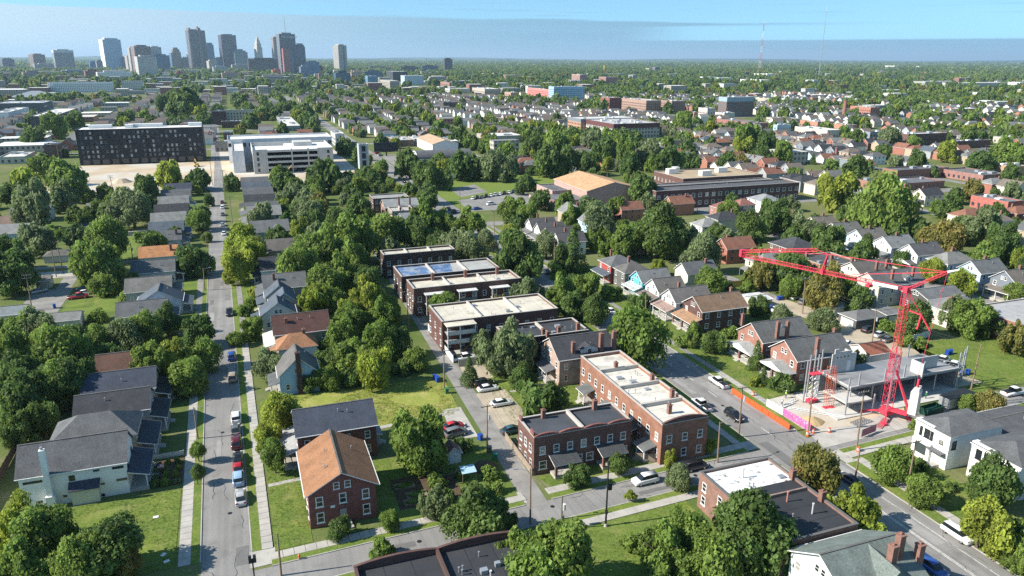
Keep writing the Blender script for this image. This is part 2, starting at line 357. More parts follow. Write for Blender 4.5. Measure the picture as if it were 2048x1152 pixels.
for ys in (640, 800, 960): cstrip('street', -300, 700, (lambda q: (lambda x: q))(ys), -4.5, 4.5, 0.020, M['asphalt'], 2)
# kerbs, verges and paving slabs beside the near streets
slabmesh = MB().box(-0.94, 0.94, -0.72, 0.72, 0, 0.06).mesh('slab', M['concrete'])
slabmesh2 = MB().box(-0.72, 0.72, -0.8, 0.8, 0, 0.06).mesh('slab', M['concrete'])
def kerbed(y0, y1, cx, side, road, verge, walk, slabs):
    s = side
    a, b = cx, None
    mb = MB(); n = 10
    def band(name, o0, o1, z, mat):
        mb = MB()
        for i in range(n):
            ya, yb = y0+(y1-y0)*i/n, y0+(y1-y0)*(i+1)/n
            p = [(cx(ya)+s*o0, ya), (cx(ya)+s*o1, ya), (cx(yb)+s*o1, yb), (cx(yb)+s*o0, yb)]
            if s < 0: p = p[::-1]
            mb.prism(p, 0, z)
        return struct(name, mb.mesh(name, mat))
    band('kerb', road, road+0.16, 0.13, M['concrete'])
    band('verge', road+0.163, road+verge, 0.105, M['lawn'])
    base = band('pavement', road+verge+0.003, road+verge+walk, 0.075, M['alley'] if slabs else M['concrete'])
    if slabs:
        y = y0+0.75
        while y < min(y1, slabs):
            o = link('slab', slabmesh2, base, (cx(y)+s*(road+verge+walk/2), y, 0.072+rnd.uniform(-0.008,0.012)), rnd.uniform(-0.015,0.015), scale=((walk-0.02)/1.44, 0.97, 1))
            y += 1.62
kerbed(100.5, 285, AX, 1, 3.45, 1.5, 1.6, 190); kerbed(100.5, 285, AX, -1, 3.45, 1.4, 1.7, 190)
kerbed(103.5, 300, MAINX, 1, 5.6, 1.8, 1.6, 135); kerbed(103.5, 300, MAINX, -1, 5.6, 2.2, 1.6, 140)
kerbed(20, 90.5, MAINX, 1, 5.6, 2.6, 1.8, 95); kerbed(20, 90.5, MAINX, -1, 5.6, 2.4, 1.8, 0)
def ckerbed(x0, x1, cy, side, road, verge, walk):
    s = side
    def band(name, o0, o1, z, mat):
        mb = MB(); n = 6
        for i in range(n):
            xa, xb = x0+(x1-x0)*i/n, x0+(x1-x0)*(i+1)/n
            p = [(xa, cy(xa)+s*o0), (xb, cy(xb)+s*o0), (xb, cy(xb)+s*o1), (xa, cy(xa)+s*o1)]
            if s < 0: p = p[::-1]
            mb.prism(p, 0, z)
        return struct(name, mb.mesh(name, mat))
    band('kerb', road, road+0.16, 0.13, M['concrete']); band('verge', road+0.163, road+verge, 0.105, M['lawn'])
    base = band('pavement', road+verge+0.003, road+verge+walk, 0.075, M['alley'])
    x = x0+0.8
    while x < x1:
        link('slab', slabmesh2, base, (x, cy(x)+s*(road+verge+walk/2), 0.072+rnd.uniform(-0.006,0.01)), math.pi/2+0.045+rnd.uniform(-0.01,0.01), scale=((walk-0.02)/1.44, 0.97, 1)); x += 1.62
ckerbed(-1.2, 38.6, CY, 1, 2.8, 1.4, 1.7); ckerbed(43.4, 84.0, CY, 1, 2.8, 1.5, 1.8); ckerbed(42, 84, CY, -1, 2.8, 1.5, 1.7); ckerbed(-1.2, 36, CY, -1, 2.8, 1.4, 1.7)
ckerbed(100.5, 190, CY, -1, 2.8, 1.5, 1.8)
# markings on the main street
mb = MB()
for x in (-0.16, 0.14): mb.box(92.4+x-0.06, 92.4+x+0.06, 22, 84, 0.018, 0.022)
struct('centre_line', mb.mesh('centre_line', M['line']))
for y in np.arange(104, 300, 9.0): struct('lane_mark', MB().box(92.3, 92.44, y, y+3.2, 0.018, 0.022).mesh('lane_mark', M['line']))
for y0 in (22,): struct('edge_line', MB().box(95.6, 95.72, y0, 80, 0.018, 0.022).mesh('edge_line', M['line']))
# asphalt repairs and cracks: long thin seams sealed with tar
cr = random.Random(5); mb = MB()
for k in range(52):
    if k < 30: x, y, L, ang = 92.4+cr.uniform(-4.8,4.8), cr.uniform(40,190), cr.uniform(3,14), math.pi/2+cr.gauss(0,0.12)
    elif k < 40: x, y, L, ang = AX(100)+cr.uniform(-2.6,2.6), cr.uniform(95,150), cr.uniform(2,8), math.pi/2+cr.gauss(0,0.2)
    else: x, y, L, ang = cr.uniform(44,84), 0, cr.uniform(2,7), cr.gauss(0,0.2)
    if k >= 40: y = CY(x)+cr.uniform(-2,2)
    px, py = x, y
    for s in range(int(L/0.8)):
        ang2 = ang + cr.gauss(0, 0.35); nx, ny = px+0.8*math.cos(ang2), py+0.8*math.sin(ang2); wdt = cr.uniform(0.02,0.05)
        dx, dy = -math.sin(ang2)*wdt, math.cos(ang2)*wdt
        mb.quad([(px-dx,py-dy,0.036),(nx-dx,ny-dy,0.036),(nx+dx,ny+dy,0.036),(px+dx,py+dy,0.036)]); px, py = nx, ny
o = struct('road_cracks', mb.mesh('road_cracks', surf('crack_sealer', (0.085,0.083,0.08), 0.8)))
o['kind'] = 'stuff'
for k in range(34):      # patched and worn rectangles of newer and older asphalt
    if k < 14: x, y, wd, ln = 92.4+cr.choice((-3.6,-1.6,1.7,3.8)), cr.uniform(40,230), cr.uniform(1.0,2.4), cr.uniform(2.5,16)
    elif k < 26: y = cr.uniform(96,300); x, wd, ln = AX(y)+cr.choice((-2.2,-0.8,0.9,2.2)), cr.uniform(0.7,1.8), cr.uniform(2,14)
    else: x = cr.uniform(2,84); y = CY(x)+cr.choice((-1.3,0.2,1.4)); wd, ln = cr.uniform(2,7), cr.uniform(0.7,1.4)
    tn = cr.choice((0.15,0.18,0.27,0.29)); struct('asphalt_patch', MB().quad([(x-wd/2,y-ln/2,0.0232+k*3e-4),(x+wd/2,y-ln/2,0.0232+k*3e-4),(x+wd/2,y+ln/2,0.0232+k*3e-4),(x-wd/2,y+ln/2,0.0232+k*3e-4)]).mesh('asphalt_patch', M['patch']), color=(tn,tn*0.98,tn*0.95))
mh = MB().tube((0,0,0.0),(0,0,0.006),0.36,n=16).mesh('manhole_cover', M['darkmetal'])
for k, (x, y) in enumerate(((42.6,96.2),(-6.9,112),(-8.2,141),(91,118),(94,92.5),(90.5,150),(20,94.6),(70,96.4))): struct('manhole_cover', mh, (x,y,0.038))
GRASSY = []
def patch(name, mat, z, *pts):
    if mat in ('lawn','meadow') and len(pts) == 4 and min(p[1] for p in pts) < 150: GRASSY.append((mat, z, pts))
    return sheet(name, pts, z, M[mat])
patch('lawn', 'lawn', 0.05, (-44,100.6), (-14.4,100.6), (-14.6,122.2), (-44,122.2))
patch('lawn', 'lawn', 0.05, (-0.6,99.7), (4.9,99.9), (4.4,153), (-0.9,153))
patch('lawn', 'lawn', 0.03, (15.4,100.3), (38.4,101.3), (38.6,118), (15.4,121))
patch('lawn', 'lawn', 0.034, (45,100.8), (66,101.7), (66,105.6), (43.4,105.4))
patch('lawn', 'lawn', 0.03, (46,114.2), (65.5,114.2), (65.5,150), (47,150))
patch('lawn', 'lawn', 0.03, (42,72), (64,72), (64,91), (42,90))
patch('lawn', 'lawn', 0.03, (99.8,70), (112,70), (112,92), (99.8,93))
patch('lawn', 'lawn', 0.03, (99.8,117), (112,119), (112,230), (99.8,230))
patch('lawn', 'lawn', 0.03, (146,104), (182,106), (182,131), (157,131))
patch('lawn', 'lawn', 0.03, (-52,228), (-36,228), (-36,244), (-52,244)); patch('lawn', 'lawn', 0.03, (-54,292), (-40,292), (-40,330), (-54,330))
patch('lawn', 'lawn', 0.03, (45,262), (56,262), (56,315), (45,315))
patch('lawn', 'lawn', 0.03, (-22,205), (-14.5,205), (-16.5,270), (-22,270)); patch('lawn', 'lawn', 0.03, (-5.5,190), (1.2,190), (0.3,280), (-6.5,280))
patch('meadow', 'meadow', 0.034, (4.6,133.4), (37.8,133.2), (39.2,152), (5.0,153.4))
patch('driveway', 'concrete', 0.038, (33.6,123), (38.3,122.6), (38.6,136), (34.6,136)); patch('path', 'concrete', 0.042, (19.5,131.9), (34.6,133.4), (34.6,134.6), (19.5,133.1))
patch('gravel_lot', 'gravel', 0.038, (42.9,122), (50.4,122), (50.4,141), (43.6,141)); patch('gravel_lot', 'gravel', 0.036, (43.8,148), (50,148), (50,157), (44.4,157))
patch('gravel_lot', 'gravel', 0.03, (138,119), (158,119), (158,140), (152.3,175), (143,176), (147.6,150), (138,133))
patch('parking_lot', 'alley', 0.03, (-64,232), (-53,232), (-53,258), (-64,258)); patch('driveway', 'concrete', 0.032, (-72,272), (-53,272), (-53,281), (-72,281))
patch('driveway', 'concrete', 0.032, (-60,330), (-40,330), (-40,340), (-60,340))
patch('park_lawn', 'park', 0.03, (98.4,318), (98.4,440), (200,430), (200,384), (142,382), (104,366), (104,318))
patch('court', 'asphalt', 0.05, (108,372), (126,382), (127,409), (109,398))
patch('parking_lot', 'asphalt', 0.034, (101,334), (140,334), (146,380), (104,364))
patch('dirt_lot', 'dirt', 0.04, (-108,449), (-14.8,446), (-16,562), (-101,566))
patch('dirt_lot', 'dirt', 0.03, (-9,446), (72,446), (72,640), (-14,640))
patch('parking_lot', 'alley', 0.03, (99,470), (170,470), (170,560), (99,560))
patch('construction_ground', 'dirt', 0.03, (99.9,98.6), (122,99.4), (128,106), (146,106.5), (146,118), (110,118), (100.4,117))
patch('concrete_apron', 'concrete', 0.045, (98.2,96.4), (122,97.3), (121,103.5), (105,101.2), (99.7,102.2))
patch('gravel_lot', 'gravel', 0.04, (143,108), (154,108), (154,122), (143,122))
patch('garden_bed', 'mulch', 0.045, (19,103.5), (30,103.5), (30,113), (19,113)); patch('garden_bed', 'mulch', 0.047, (3.0,102.6), (4.7,102.6), (4.7,116), (3.0,116))
patch('garden_bed', 'mulch', 0.055, (-19.4,124), (-14.6,124), (-14.7,133.5), (-19.4,133.5))
patch('path', 'concrete', 0.054, (-0.7,117.8), (5,118.2), (5,119.2), (-0.7,118.8)); patch('path', 'concrete', 0.054, (16.4,99.0), (17.6,99.0), (17.6,103), (16.4,103))
patch('path', 'concrete', 0.04, (51,126), (65,127), (65,128), (51,127)); patch('path', 'concrete', 0.04, (51,139), (65,141), (65,142), (51,140))
excl(99,158,98,119,0); excl(-66,-42,226,264,0); excl(-72,-52,268,284,0); excl(-60,-38,288,342,-2); excl(75,84,95,145,0); excl(-22,-14,200,290,0); excl(98,112,118,235,0); excl(-6,1,150,290,0); excl(138,160,118,152,0); excl(142,154,140,178,0); excl(43,51,100,158,0); excl(45,66,100,106,0); excl(99,112,70,98,0); excl(-46,-14,100,124,0); excl(0,5,100,153,0); excl(42,65,70,91,0); excl(182,206,104,121,0)
excl(158,182,104,131,-3)
patch('corner_apron', 'concrete', 0.05, (-4.2,96.6), (-0.6,96.8), (-0.6,100.6), (-4.2,100.6)); patch('corner_apron', 'concrete', 0.05, (38.4,98.6), (39.2,98.6), (39.2,102), (38.4,102)); patch('corner_apron', 'concrete', 0.05, (83.8,100.4), (86.6,100.5), (86.6,103.6), (83.8,103.6)); patch('corner_apron', 'concrete', 0.05, (83.8,90.4), (86.6,90.5), (86.6,94), (83.8,94)); patch('corner_apron', 'concrete', 0.05, (98.2,90.6), (100.6,90.6), (100.6,95), (98.2,95))
excl(-14.6,-0.2,0,1500,0.3); excl(82.5,101.5,0,1500,0.3); excl(38.5,43.5,90,300,0); excl(-130,330,88,101,0); excl(202,212,60,1200,0)
excl(98.4,142,318,430,0); excl(-108,-15,446,566,0); excl(-9,72,446,640,0); excl(99,170,470,560,0); excl(5,39,132,153,0); excl(142,196,384,422,0)

# ---------------------------------------------------------------- building kit
def ring(mb, w, h, fw, y0, y1, sill=0.0):
    mb.box(-w/2, -w/2+fw, y0, y1, 0, h); mb.box(w/2-fw, w/2, y0, y1, 0, h)
    mb.box(-w/2+fw, w/2-fw, y0, y1, h-fw, h); mb.box(-w/2+fw, w/2-fw, y0, y1, 0, fw)
    if sill: mb.box(-w/2-0.08, w/2+0.08, y0-0.07, y1, -0.1, -0.001)
def winmesh(name, fm):
    a = MB(); ring(a, 1, 1.5, 0.11, -0.07, 0, 1); a.box(-0.39, 0.39, -0.055, 0, 0.71, 0.79)
    b = MB().box(-0.39, 0.39, -0.02, 0.0, 0.11, 0.71).box(-0.39, 0.39, -0.025, 0.0, 0.79, 1.39)
    return a.mesh('window', fm), b.mesh('pane', M['glass'])
WIN = winmesh('w', M['trim']); WIND = winmesh('d', M['darkmetal'])
a = MB(); ring(a, 1, 1.5, 0.11, -0.07, 0, 1); WINC = (a.mesh('window', M['trim']), MB().box(-0.39, 0.39, -0.02, 0, 0.11, 1.39).mesh('pane', M['glass']))
doormesh = MB().box(-0.5, 0.5, -0.06, 0, 0, 2.1).mesh('door', M['paint']); handlemesh = MB().box(0.3, 0.38, -0.12, -0.06, 1.0, 1.1).mesh('handle', M['steel'])
FACE = {'f': 0.0, 'r': math.pi/2, 'l': -math.pi/2, 'k': math.pi}
def facept(bx, f, u):
    """bx=(x0,x1,y0,y1) local, u metres along the face from its left as seen from outside"""
    x0, x1, y0, y1 = bx
    return {'f': (x0+u, y0), 'r': (x1, y0+u), 'l': (x0, y1-u), 'k': (x1-u, y1)}[f]
def facelen(bx, f): return bx[1]-bx[0] if f in 'fk' else bx[3]-bx[2]
def window(root, bx, f, u, z, wd=1.0, hg=1.5, kind=WIN):
    x, y = facept(bx, f, u)
    o = link('window', kind[0], root, (x, y, z), FACE[f], scale=(wd, 1, hg/1.5))
    g = rnd.random(); c = (0.02,0.025,0.03) if g < 0.6 else ((0.07,0.075,0.08) if g < 0.85 else (0.32,0.31,0.28))
    link('pane', kind[1], o, color=c); return o
def door(root, bx, f, u, z, col):
    x, y = facept(bx, f, u); o = link('door', doormesh, root, (x, y, z), FACE[f], color=col); link('handle', handlemesh, o)
def winrow(root, bx, f, z, n, wd=1.0, hg=1.5, m0=1.2, kind=WIN, skip=()):
    Lf = facelen(bx, f)
    for i in range(n):
        if i in skip: continue
        window(root, bx, f, Lf/2 if n == 1 else m0 + (Lf-2*m0)*i/(n-1), z, wd, hg, kind)
def chimney(root, x, y, z0, z1, wd=0.7, col=(0.27,0.12,0.085)):
    mb = MB().box(-wd/2, wd/2, -wd/2, wd/2, 0, z1-z0).box(-wd/2-0.07, wd/2+0.07, -wd/2-0.07, wd/2+0.07, z1-z0+0.001, z1-z0+0.16).box(-0.14, 0.14, -0.14, 0.14, z1-z0+0.161, z1-z0+0.42)
    return link('chimney', mb.mesh('chimney', M['brick']), root, (x, y, z0), color=col)
ventmesh = MB().tube((0,0,0), (0,0,0.7), 0.07, n=8).tube((0,0,0.7), (0,0,0.85), 0.13, n=8).mesh('vent', M['steel'])
def roofmesh(bx, ze, zr, kind, ov=0.4, th=0.16):
    x0, x1, y0, y1 = bx[0]-ov, bx[1]+ov, bx[2]-ov, bx[3]+ov
    mb = MB(); xm, ym = (x0+x1)/2, (y0+y1)/2
    if kind == 'gx':
        sl = (zr-ze)/((y1-y0)/2-ov); e = ze - sl*ov
        P = [(x0,y0,e),(x1,y0,e),(x1,ym,zr),(x0,ym,zr),(x1,y1,e),(x0,y1,e)]
    elif kind == 'gy':
        sl = (zr-ze)/((x1-x0)/2-ov); e = ze - sl*ov
        P = [(x1,y0,e),(x1,y1,e),(xm,y1,zr),(xm,y0,zr),(x0,y1,e),(x0,y0,e)]
    if kind in ('gx', 'gy'):
        up = [(p[0],p[1],p[2]+th) for p in P]
        for q in (up, P): pass
        for F4 in ((0,1,2,3),(3,2,4,5)):
            mb.quad([up[i] for i in F4]); mb.quad([P[i] for i in F4[::-1]])
        for a, b in ((0,1),(1,2),(2,4),(4,5),(5,3),(3,0)): mb.quad([P[a], P[b], up[b], up[a]], 1)
        return mb
    # hip
    e = ze - 0.1; W, D = x1-x0, y1-y0; k = min(W, D)/2*0.92
    r0, r1 = ((x0+k, ym), (x1-k, ym)) if W >= D else ((xm, y0+k), (xm, y1-k))
    R0_, R1_ = (*r0, zr), (*r1, zr); B = [(x0,y0,e),(x1,y0,e),(x1,y1,e),(x0,y1,e)]; U = [(p[0],p[1],e+th) for p in B]
    if W >= D: fs = ([U[0],U[1],R1_,R0_],[U[1],U[2],R1_],[U[2],U[3],R0_,R1_],[U[3],U[0],R0_])
    else: fs = ([U[0],U[1],R0_],[U[1],U[2],R1_,R0_],[U[2],U[3],R1_],[U[3],U[0],R0_,R1_])
    for q in fs: mb.quad(q)
    for i in range(4): mb.quad([B[i], B[(i+1)%4], U[(i+1)%4], U[i]], 1)
    mb.quad(B[::-1]); return mb
def trims(root, bx, ze, zr, kind, ov=0.4):
    if kind == 'gx':
        L0, L1 = bx[0]-ov, bx[1]+ov; e = ze-(zr-ze)/((bx[3]-bx[2])/2)*ov
        for y in (bx[2]-ov-0.06, bx[3]+ov+0.06): link('gutter', MB().box(L0,L1,y-0.06,y+0.06,e+0.02,e+0.15).mesh('gutter', M['trim']), root)
        link('ridge_cap', MB().box(L0,L1,-0.14,0.14,zr+0.1,zr+0.2).mesh('ridge_cap', M['shingle']), root, color=(0.13,0.125,0.12))
    elif kind == 'gy':
        L0, L1 = bx[2]-ov, bx[3]+ov; e = ze-(zr-ze)/((bx[1]-bx[0])/2)*ov
        for x in (bx[0]-ov-0.06, bx[1]+ov+0.06): link('gutter', MB().box(x-0.06,x+0.06,L0,L1,e+0.02,e+0.15).mesh('gutter', M['trim']), root)
        link('ridge_cap', MB().box(-0.14,0.14,L0,L1,zr+0.1,zr+0.2).mesh('ridge_cap', M['shingle']), root, color=(0.13,0.125,0.12))
def wallmesh(bx, ze, zr, kind, mat, base=0.5):
    x0, x1, y0, y1 = bx; mb = MB().box(x0, x1, y0, y1, 0, ze, skip='b'); xm, ym = (x0+x1)/2, (y0+y1)/2
    if kind == 'gx':
        for x in (x0, x1): mb.quad([(x,y0,ze),(x,y1,ze),(x,ym,zr)] if x == x1 else [(x,y1,ze),(x,y0,ze),(x,ym,zr)])
    if kind == 'gy':
        for y in (y0, y1): mb.quad([(x1,y,ze),(x0,y,ze),(xm,y,zr)] if y == y1 else [(x0,y,ze),(x1,y,ze),(xm,y,zr)])
    return mb.mesh('wall', M[mat])
def porch(root, bx, f, dep, zp, u0=0.0, u1=None, roofcol=(0.06,0.065,0.075), gable=False, posts=3, postcol=(0.7,0.7,0.68), brickpost=False, rail=True):
    Lf = facelen(bx, f); u1 = Lf if u1 is None else u1
    grp = link('porch', None, root, (*facept(bx, f, (u0+u1)/2), 0), FACE[f]); W = u1-u0
    link('deck', MB().box(-W/2, W/2, -dep, -0.002, 0, 0.55, skip='b').mesh('deck', M['concrete']), grp)
    mb = MB()
    if gable:
        zr = zp+0.28*W*0.5+0.15
        for s in (-1, 1):
            q = [(s*(W/2+0.3), -dep-0.35, zp), (s*(W/2+0.3), 0.0, zp), (0, 0.0, zr), (0, -dep-0.35, zr)]
            mb.quad(q if s > 0 else q[::-1]); mb.quad([(a,b,c-0.12) for a,b,c in (q[::-1] if s > 0 else q)])
        mb.quad([(-W/2-0.3,-dep-0.351,zp-0.14),(W/2+0.3,-dep-0.351,zp-0.14),(0,-dep-0.351,zr-0.0)], 1)
    else:
        zr = zp+min(1.0, 0.33*dep)
        q = [(-W/2-0.3,-dep-0.35,zp),(W/2+0.3,-dep-0.35,zp),(W/2+0.3,-0.003,zr),(-W/2-0.3,-0.003,zr)]
        mb.quad(q); lo = [(a,b,c-0.16) for a,b,c in q]; mb.quad(lo[::-1])
        for i in range(4): mb.quad([lo[i], lo[(i+1)%4], q[(i+1)%4], q[i]], 1)
    link('porch_roof', mb.mesh('porch_roof', [M['shingle'], M['trim']]), grp, color=roofcol)
    pw = 0.22 if brickpost else 0.09
    pm = MB().box(-pw, pw, -pw, pw, 0.55, zp-0.16).mesh('post', M['brick'] if brickpost else M['paint'])
    for i in range(posts): link('post', pm, grp, (-W/2+0.25+(W-0.5)*i/max(1,posts-1), -dep+0.25, 0), color=(0.25,0.11,0.08) if brickpost else postcol)
    if rail:
        rm = MB().box(-W/2+0.3, -0.7, -dep+0.22, -dep+0.28, 1.35, 1.43).box(0.7, W/2-0.3, -dep+0.22, -dep+0.28, 1.35, 1.43)
        for x in np.arange(-W/2+0.4, W/2-0.3, 0.3):
            if abs(x) > 0.7: rm.box(x-0.03, x+0.03, -dep+0.23, -dep+0.27, 0.55, 1.35)
        link('railing', rm.mesh('railing', M['trim']), grp)
    sm = MB()
    for i in range(3): sm.box(-0.7, 0.7, -dep-0.35*(3-i), -dep-0.003, 0.14*i+0.001, 0.14*i+0.14, skip='b')
    link('steps', sm.mesh('steps', M['concrete']), grp); return grp
def house(x0, x1, y0, y1, ze, zr, kind, wc, rc, label, wall='siding', faces='f', pr=None, chim=(), name='house', cat='house', ov=0.4, wins=True, wk=WIN, rows=None, vents=1, doorface=None, group=None, dormer=None, roofmat='shingle'):
    cx, cy = (x0+x1)/2, (y0+y1)/2; bx = (x0-cx, x1-cx, y0-cy, y1-cy); excl(x0, x1, y0, y1)
    root = thing(name, (cx, cy, 0), label, cat, group)
    root['plan'] = (x0, x1, y0, y1)
    link('wall', wallmesh(bx, ze, zr, kind, wall), root, color=wc)
    link('roof', roofmesh(bx, ze, zr, kind, ov).mesh('roof', [M[roofmat], M['trim']]), root, color=rc)
    if y0 < 260: trims(root, bx, ze, zr, kind, ov)
    if wins:
        st = (rows if rows else ((1.1, 3.9) if ze > 4.6 else (1.1,)))
        for f in faces:
            Lf = facelen(bx, f); n = max(1, int(Lf/3.3))
            for z in st:
                if z+1.5 < ze+0.1: winrow(root, bx, f, z, n, rnd.choice((0.9,1.0,1.1)), 1.45, min(1.6, Lf*0.2), wk)
            if (kind == 'gx' and f in 'lr') or (kind == 'gy' and f in 'fk'):
                for du in (-0.55, 0.55): window(root, bx, f, Lf/2+du, ze+0.15, 0.8, 1.1, wk)
    if pr:
        for p in (pr if isinstance(pr, list) else [pr]): porch(root, bx, *p[0], **p[1])
    if doorface: door(root, bx, doorface, facelen(bx, doorface)*0.45, 0.56 if pr else 0.2, rnd.choice(((0.3,0.05,0.04),(0.06,0.07,0.08),(0.5,0.5,0.48),(0.05,0.08,0.15))))
    for c in chim: chimney(root, c[0]-cx, c[1]-cy, c[2], c[3], c[4] if len(c) > 4 else 0.7, c[5] if len(c) > 5 else (0.27,0.12,0.085))
    for i in range(vents):
        if kind == 'gx':
            yy = bx[2]*rnd.uniform(0.3,0.6); zz = ze+(zr-ze)*(1-abs(yy)/abs(bx[2])); link('vent', ventmesh, root, (rnd.uniform(bx[0]*0.6,bx[1]*0.6), yy, zz+0.1), scale=(1,1,0.8))
        elif kind == 'gy':
            xx = bx[0]*rnd.choice((-1,1))*rnd.uniform(0.3,0.6); zz = ze+(zr-ze)*(1-abs(xx)/abs(bx[0])); link('vent', ventmesh, root, (xx, rnd.uniform(bx[2]*0.5,bx[3]*0.5), zz+0.1), scale=(1,1,0.8))
    if dormer:
        f, u, wd = dormer; x, y = facept(bx, f, u); dg = link('dormer', None, root, (x, y, ze), FACE[f])
        h = 1.5; dd = 3.0
        link('dormer_wall', MB().box(-wd/2, wd/2, 0.7, dd, 0.1, h, skip='b').quad([(-wd/2,0.7,h),(wd/2,0.7,h),(0,0.7,h+0.7)]).mesh('dormer_wall', M['siding']), dg, color=(0.6,0.6,0.58))
        rm = MB()
        for s in (-1, 1):
            q = [(s*(wd/2+0.25),0.45,h-0.1),(s*(wd/2+0.25),dd,h-0.1),(0,dd,h+0.85),(0,0.45,h+0.85)]; rm.quad(q if s > 0 else q[::-1])
        link('dormer_roof', rm.mesh('dormer_roof', M['shingle']), dg, color=rc)
        o = link('window', wk[0], dg, (0, 0.7, 0.35), 0, scale=(min(1.2, wd*0.7), 1, 0.7)); 
        link('pane', wk[1], dg, (0, 0.7, 0.35), color=(0.03,0.03,0.035), scale=(min(1.2, wd*0.7), 1, 0.7))
    return root, bx
def flatbld(x0, x1, y0, y1, zt, ph, wc, rc, label, wall='brick', name='apartment_building', cat='building', faces='fl', rows=(1.2,4.3), nf=None, wk=WIN, roofmat='flatroof', cope=(0.45,0.42,0.38), chim=(), vents=3, wavy=None, parts=0, hg=1.55, wd=1.1, front_only_parapet=False, group=None):
    cx, cy = (x0+x1)/2, (y0+y1)/2; bx = (x0-cx, x1-cx, y0-cy, y1-cy); excl(x0, x1, y0, y1)
    root = thing(name, (cx, cy, 0), label, cat, group); root['plan'] = (x0, x1, y0, y1)
    a0, a1, b0, b1 = bx; t = 0.3; zp = zt+ph
    mb = MB().box(a0, a1, b0, b0+t, 0, zp, skip='b').box(a0, a1, b1-t, b1, 0, zp, skip='b').box(a0, a0+t, b0+t, b1-t, 0, zp, skip='b').box(a1-t, a1, b0+t, b1-t, 0, zp, skip='b')
    link('wall', mb.mesh('wall', M[wall]), root, color=wc)
    link('roof', MB().box(a0+t, a1-t, b0+t, b1-t, zt-0.3, zt).mesh('roof', M[roofmat]), root, color=rc)
    e = 0.06; cm = MB().box(a0-e, a1+e, b0-e, b0+t+e, zp+0.001, zp+0.12).box(a0-e, a1+e, b1-t-e, b1+e, zp+0.001, zp+0.12).box(a0-e, a0+t+e, b0+t+e+0.002, b1-t-e-0.002, zp+0.001, zp+0.12).box(a1-t-e, a1+e, b0+t+e+0.002, b1-t-e-0.002, zp+0.001, zp+0.12)
    link('coping', cm.mesh('coping', M['paint']), root, color=cope)
    if wavy:                                  # curved gable parapets along a face
        f, n, amp, col = wavy; Lf = facelen(bx, f); wm_ = MB(); seg = 48
        for i in range(seg):
            hs = []
            for u in (Lf*i/seg, Lf*(i+1)/seg):
                ph_ = (u/Lf*n) % 1.0; hs.append(amp*max(0.0, math.sin(ph_*math.pi))**0.8 if 0 <= ph_ else 0)
            x_a, x_b = -Lf/2+Lf*i/seg, -Lf/2+Lf*(i+1)/seg; zb = zp+0.122
            wm_.quad([(x_a,0,zb),(x_b,0,zb),(x_b,0,zb+0.05+hs[1]),(x_a,0,zb+0.05+hs[0])]); wm_.quad([(x_b,t,zb),(x_a,t,zb),(x_a,t,zb+0.05+hs[0]),(x_b,t,zb+0.05+hs[1])])
            wm_.quad([(x_a,-0.06,zb+0.05+hs[0]),(x_b,-0.06,zb+0.05+hs[1]),(x_b,t+0.06,zb+0.05+hs[1]),(x_a,t+0.06,zb+0.05+hs[0])], 1)
        link('curved_parapet', wm_.mesh('curved_parapet', [M['brick'], M['brick']]), root, (*facept(bx, f, Lf/2), 0), FACE[f], color=col)
    for k in range(parts):                   # party walls that rise through the roof
        xp = a0+(a1-a0)*(k+1)/(parts+1)
        pw = link('party_wall', (MB().box(xp-0.2, xp+0.2, b0+t, b1-t, zt, zt+0.75) if (a1-a0) > (b1-b0) else MB().box(a0+t, a1-t, b0+(b1-b0)*(k+1)/(parts+1)-0.2, b0+(b1-b0)*(k+1)/(parts+1)+0.2, zt, zt+0.75)).mesh('party_wall', M['paint']), root, color=cope)
    for f in faces:
        Lf = facelen(bx, f); n = (nf or {}).get(f) or max(1, int(Lf/3.4))
        for z in rows: winrow(root, bx, f, z, n, wd, hg, 1.6, wk)
    for c in chim: chimney(root, c[0]-cx, c[1]-cy, zt, c[2], c[3] if len(c) > 3 else 0.8)
    for i in range(vents): link('vent', ventmesh, root, (rnd.uniform(a0*0.8,a1*0.8), rnd.uniform(b0*0.7,b1*0.7), zt))
    if vents > 2 and y0 < 260:
        for i in range(3):
            s = rnd.uniform(0.35,0.7); link('roof_hatch', MB().box(-s,s,-s*0.8,s*0.8,0,rnd.uniform(0.25,0.7)).mesh('roof_hatch', M['steel']), root, (rnd.uniform(a0*0.75,a1*0.75), rnd.uniform(b0*0.6,b1*0.6), zt))
        nsm = max(2, int((a1-a0)/3.2)) if (a1-a0) > (b1-b0) else max(2, int((b1-b0)/3.2)); sm = MB()
        for i in range(1, nsm):          # lapped membrane seams
            if (a1-a0) > (b1-b0): x = a0+(a1-a0)*i/nsm; sm.box(x-0.05,x+0.05,b0+0.35,b1-0.35,zt+0.002,zt+0.012,skip='b')
            else: y = b0+(b1-b0)*i/nsm; sm.box(a0+0.35,a1-0.35,y-0.05,y+0.05,zt+0.002,zt+0.012,skip='b')
        link('roof_seams', sm.mesh('roof_seams', M['paint']), root, color=tuple(c*0.72 for c in rc))
    return root, bx
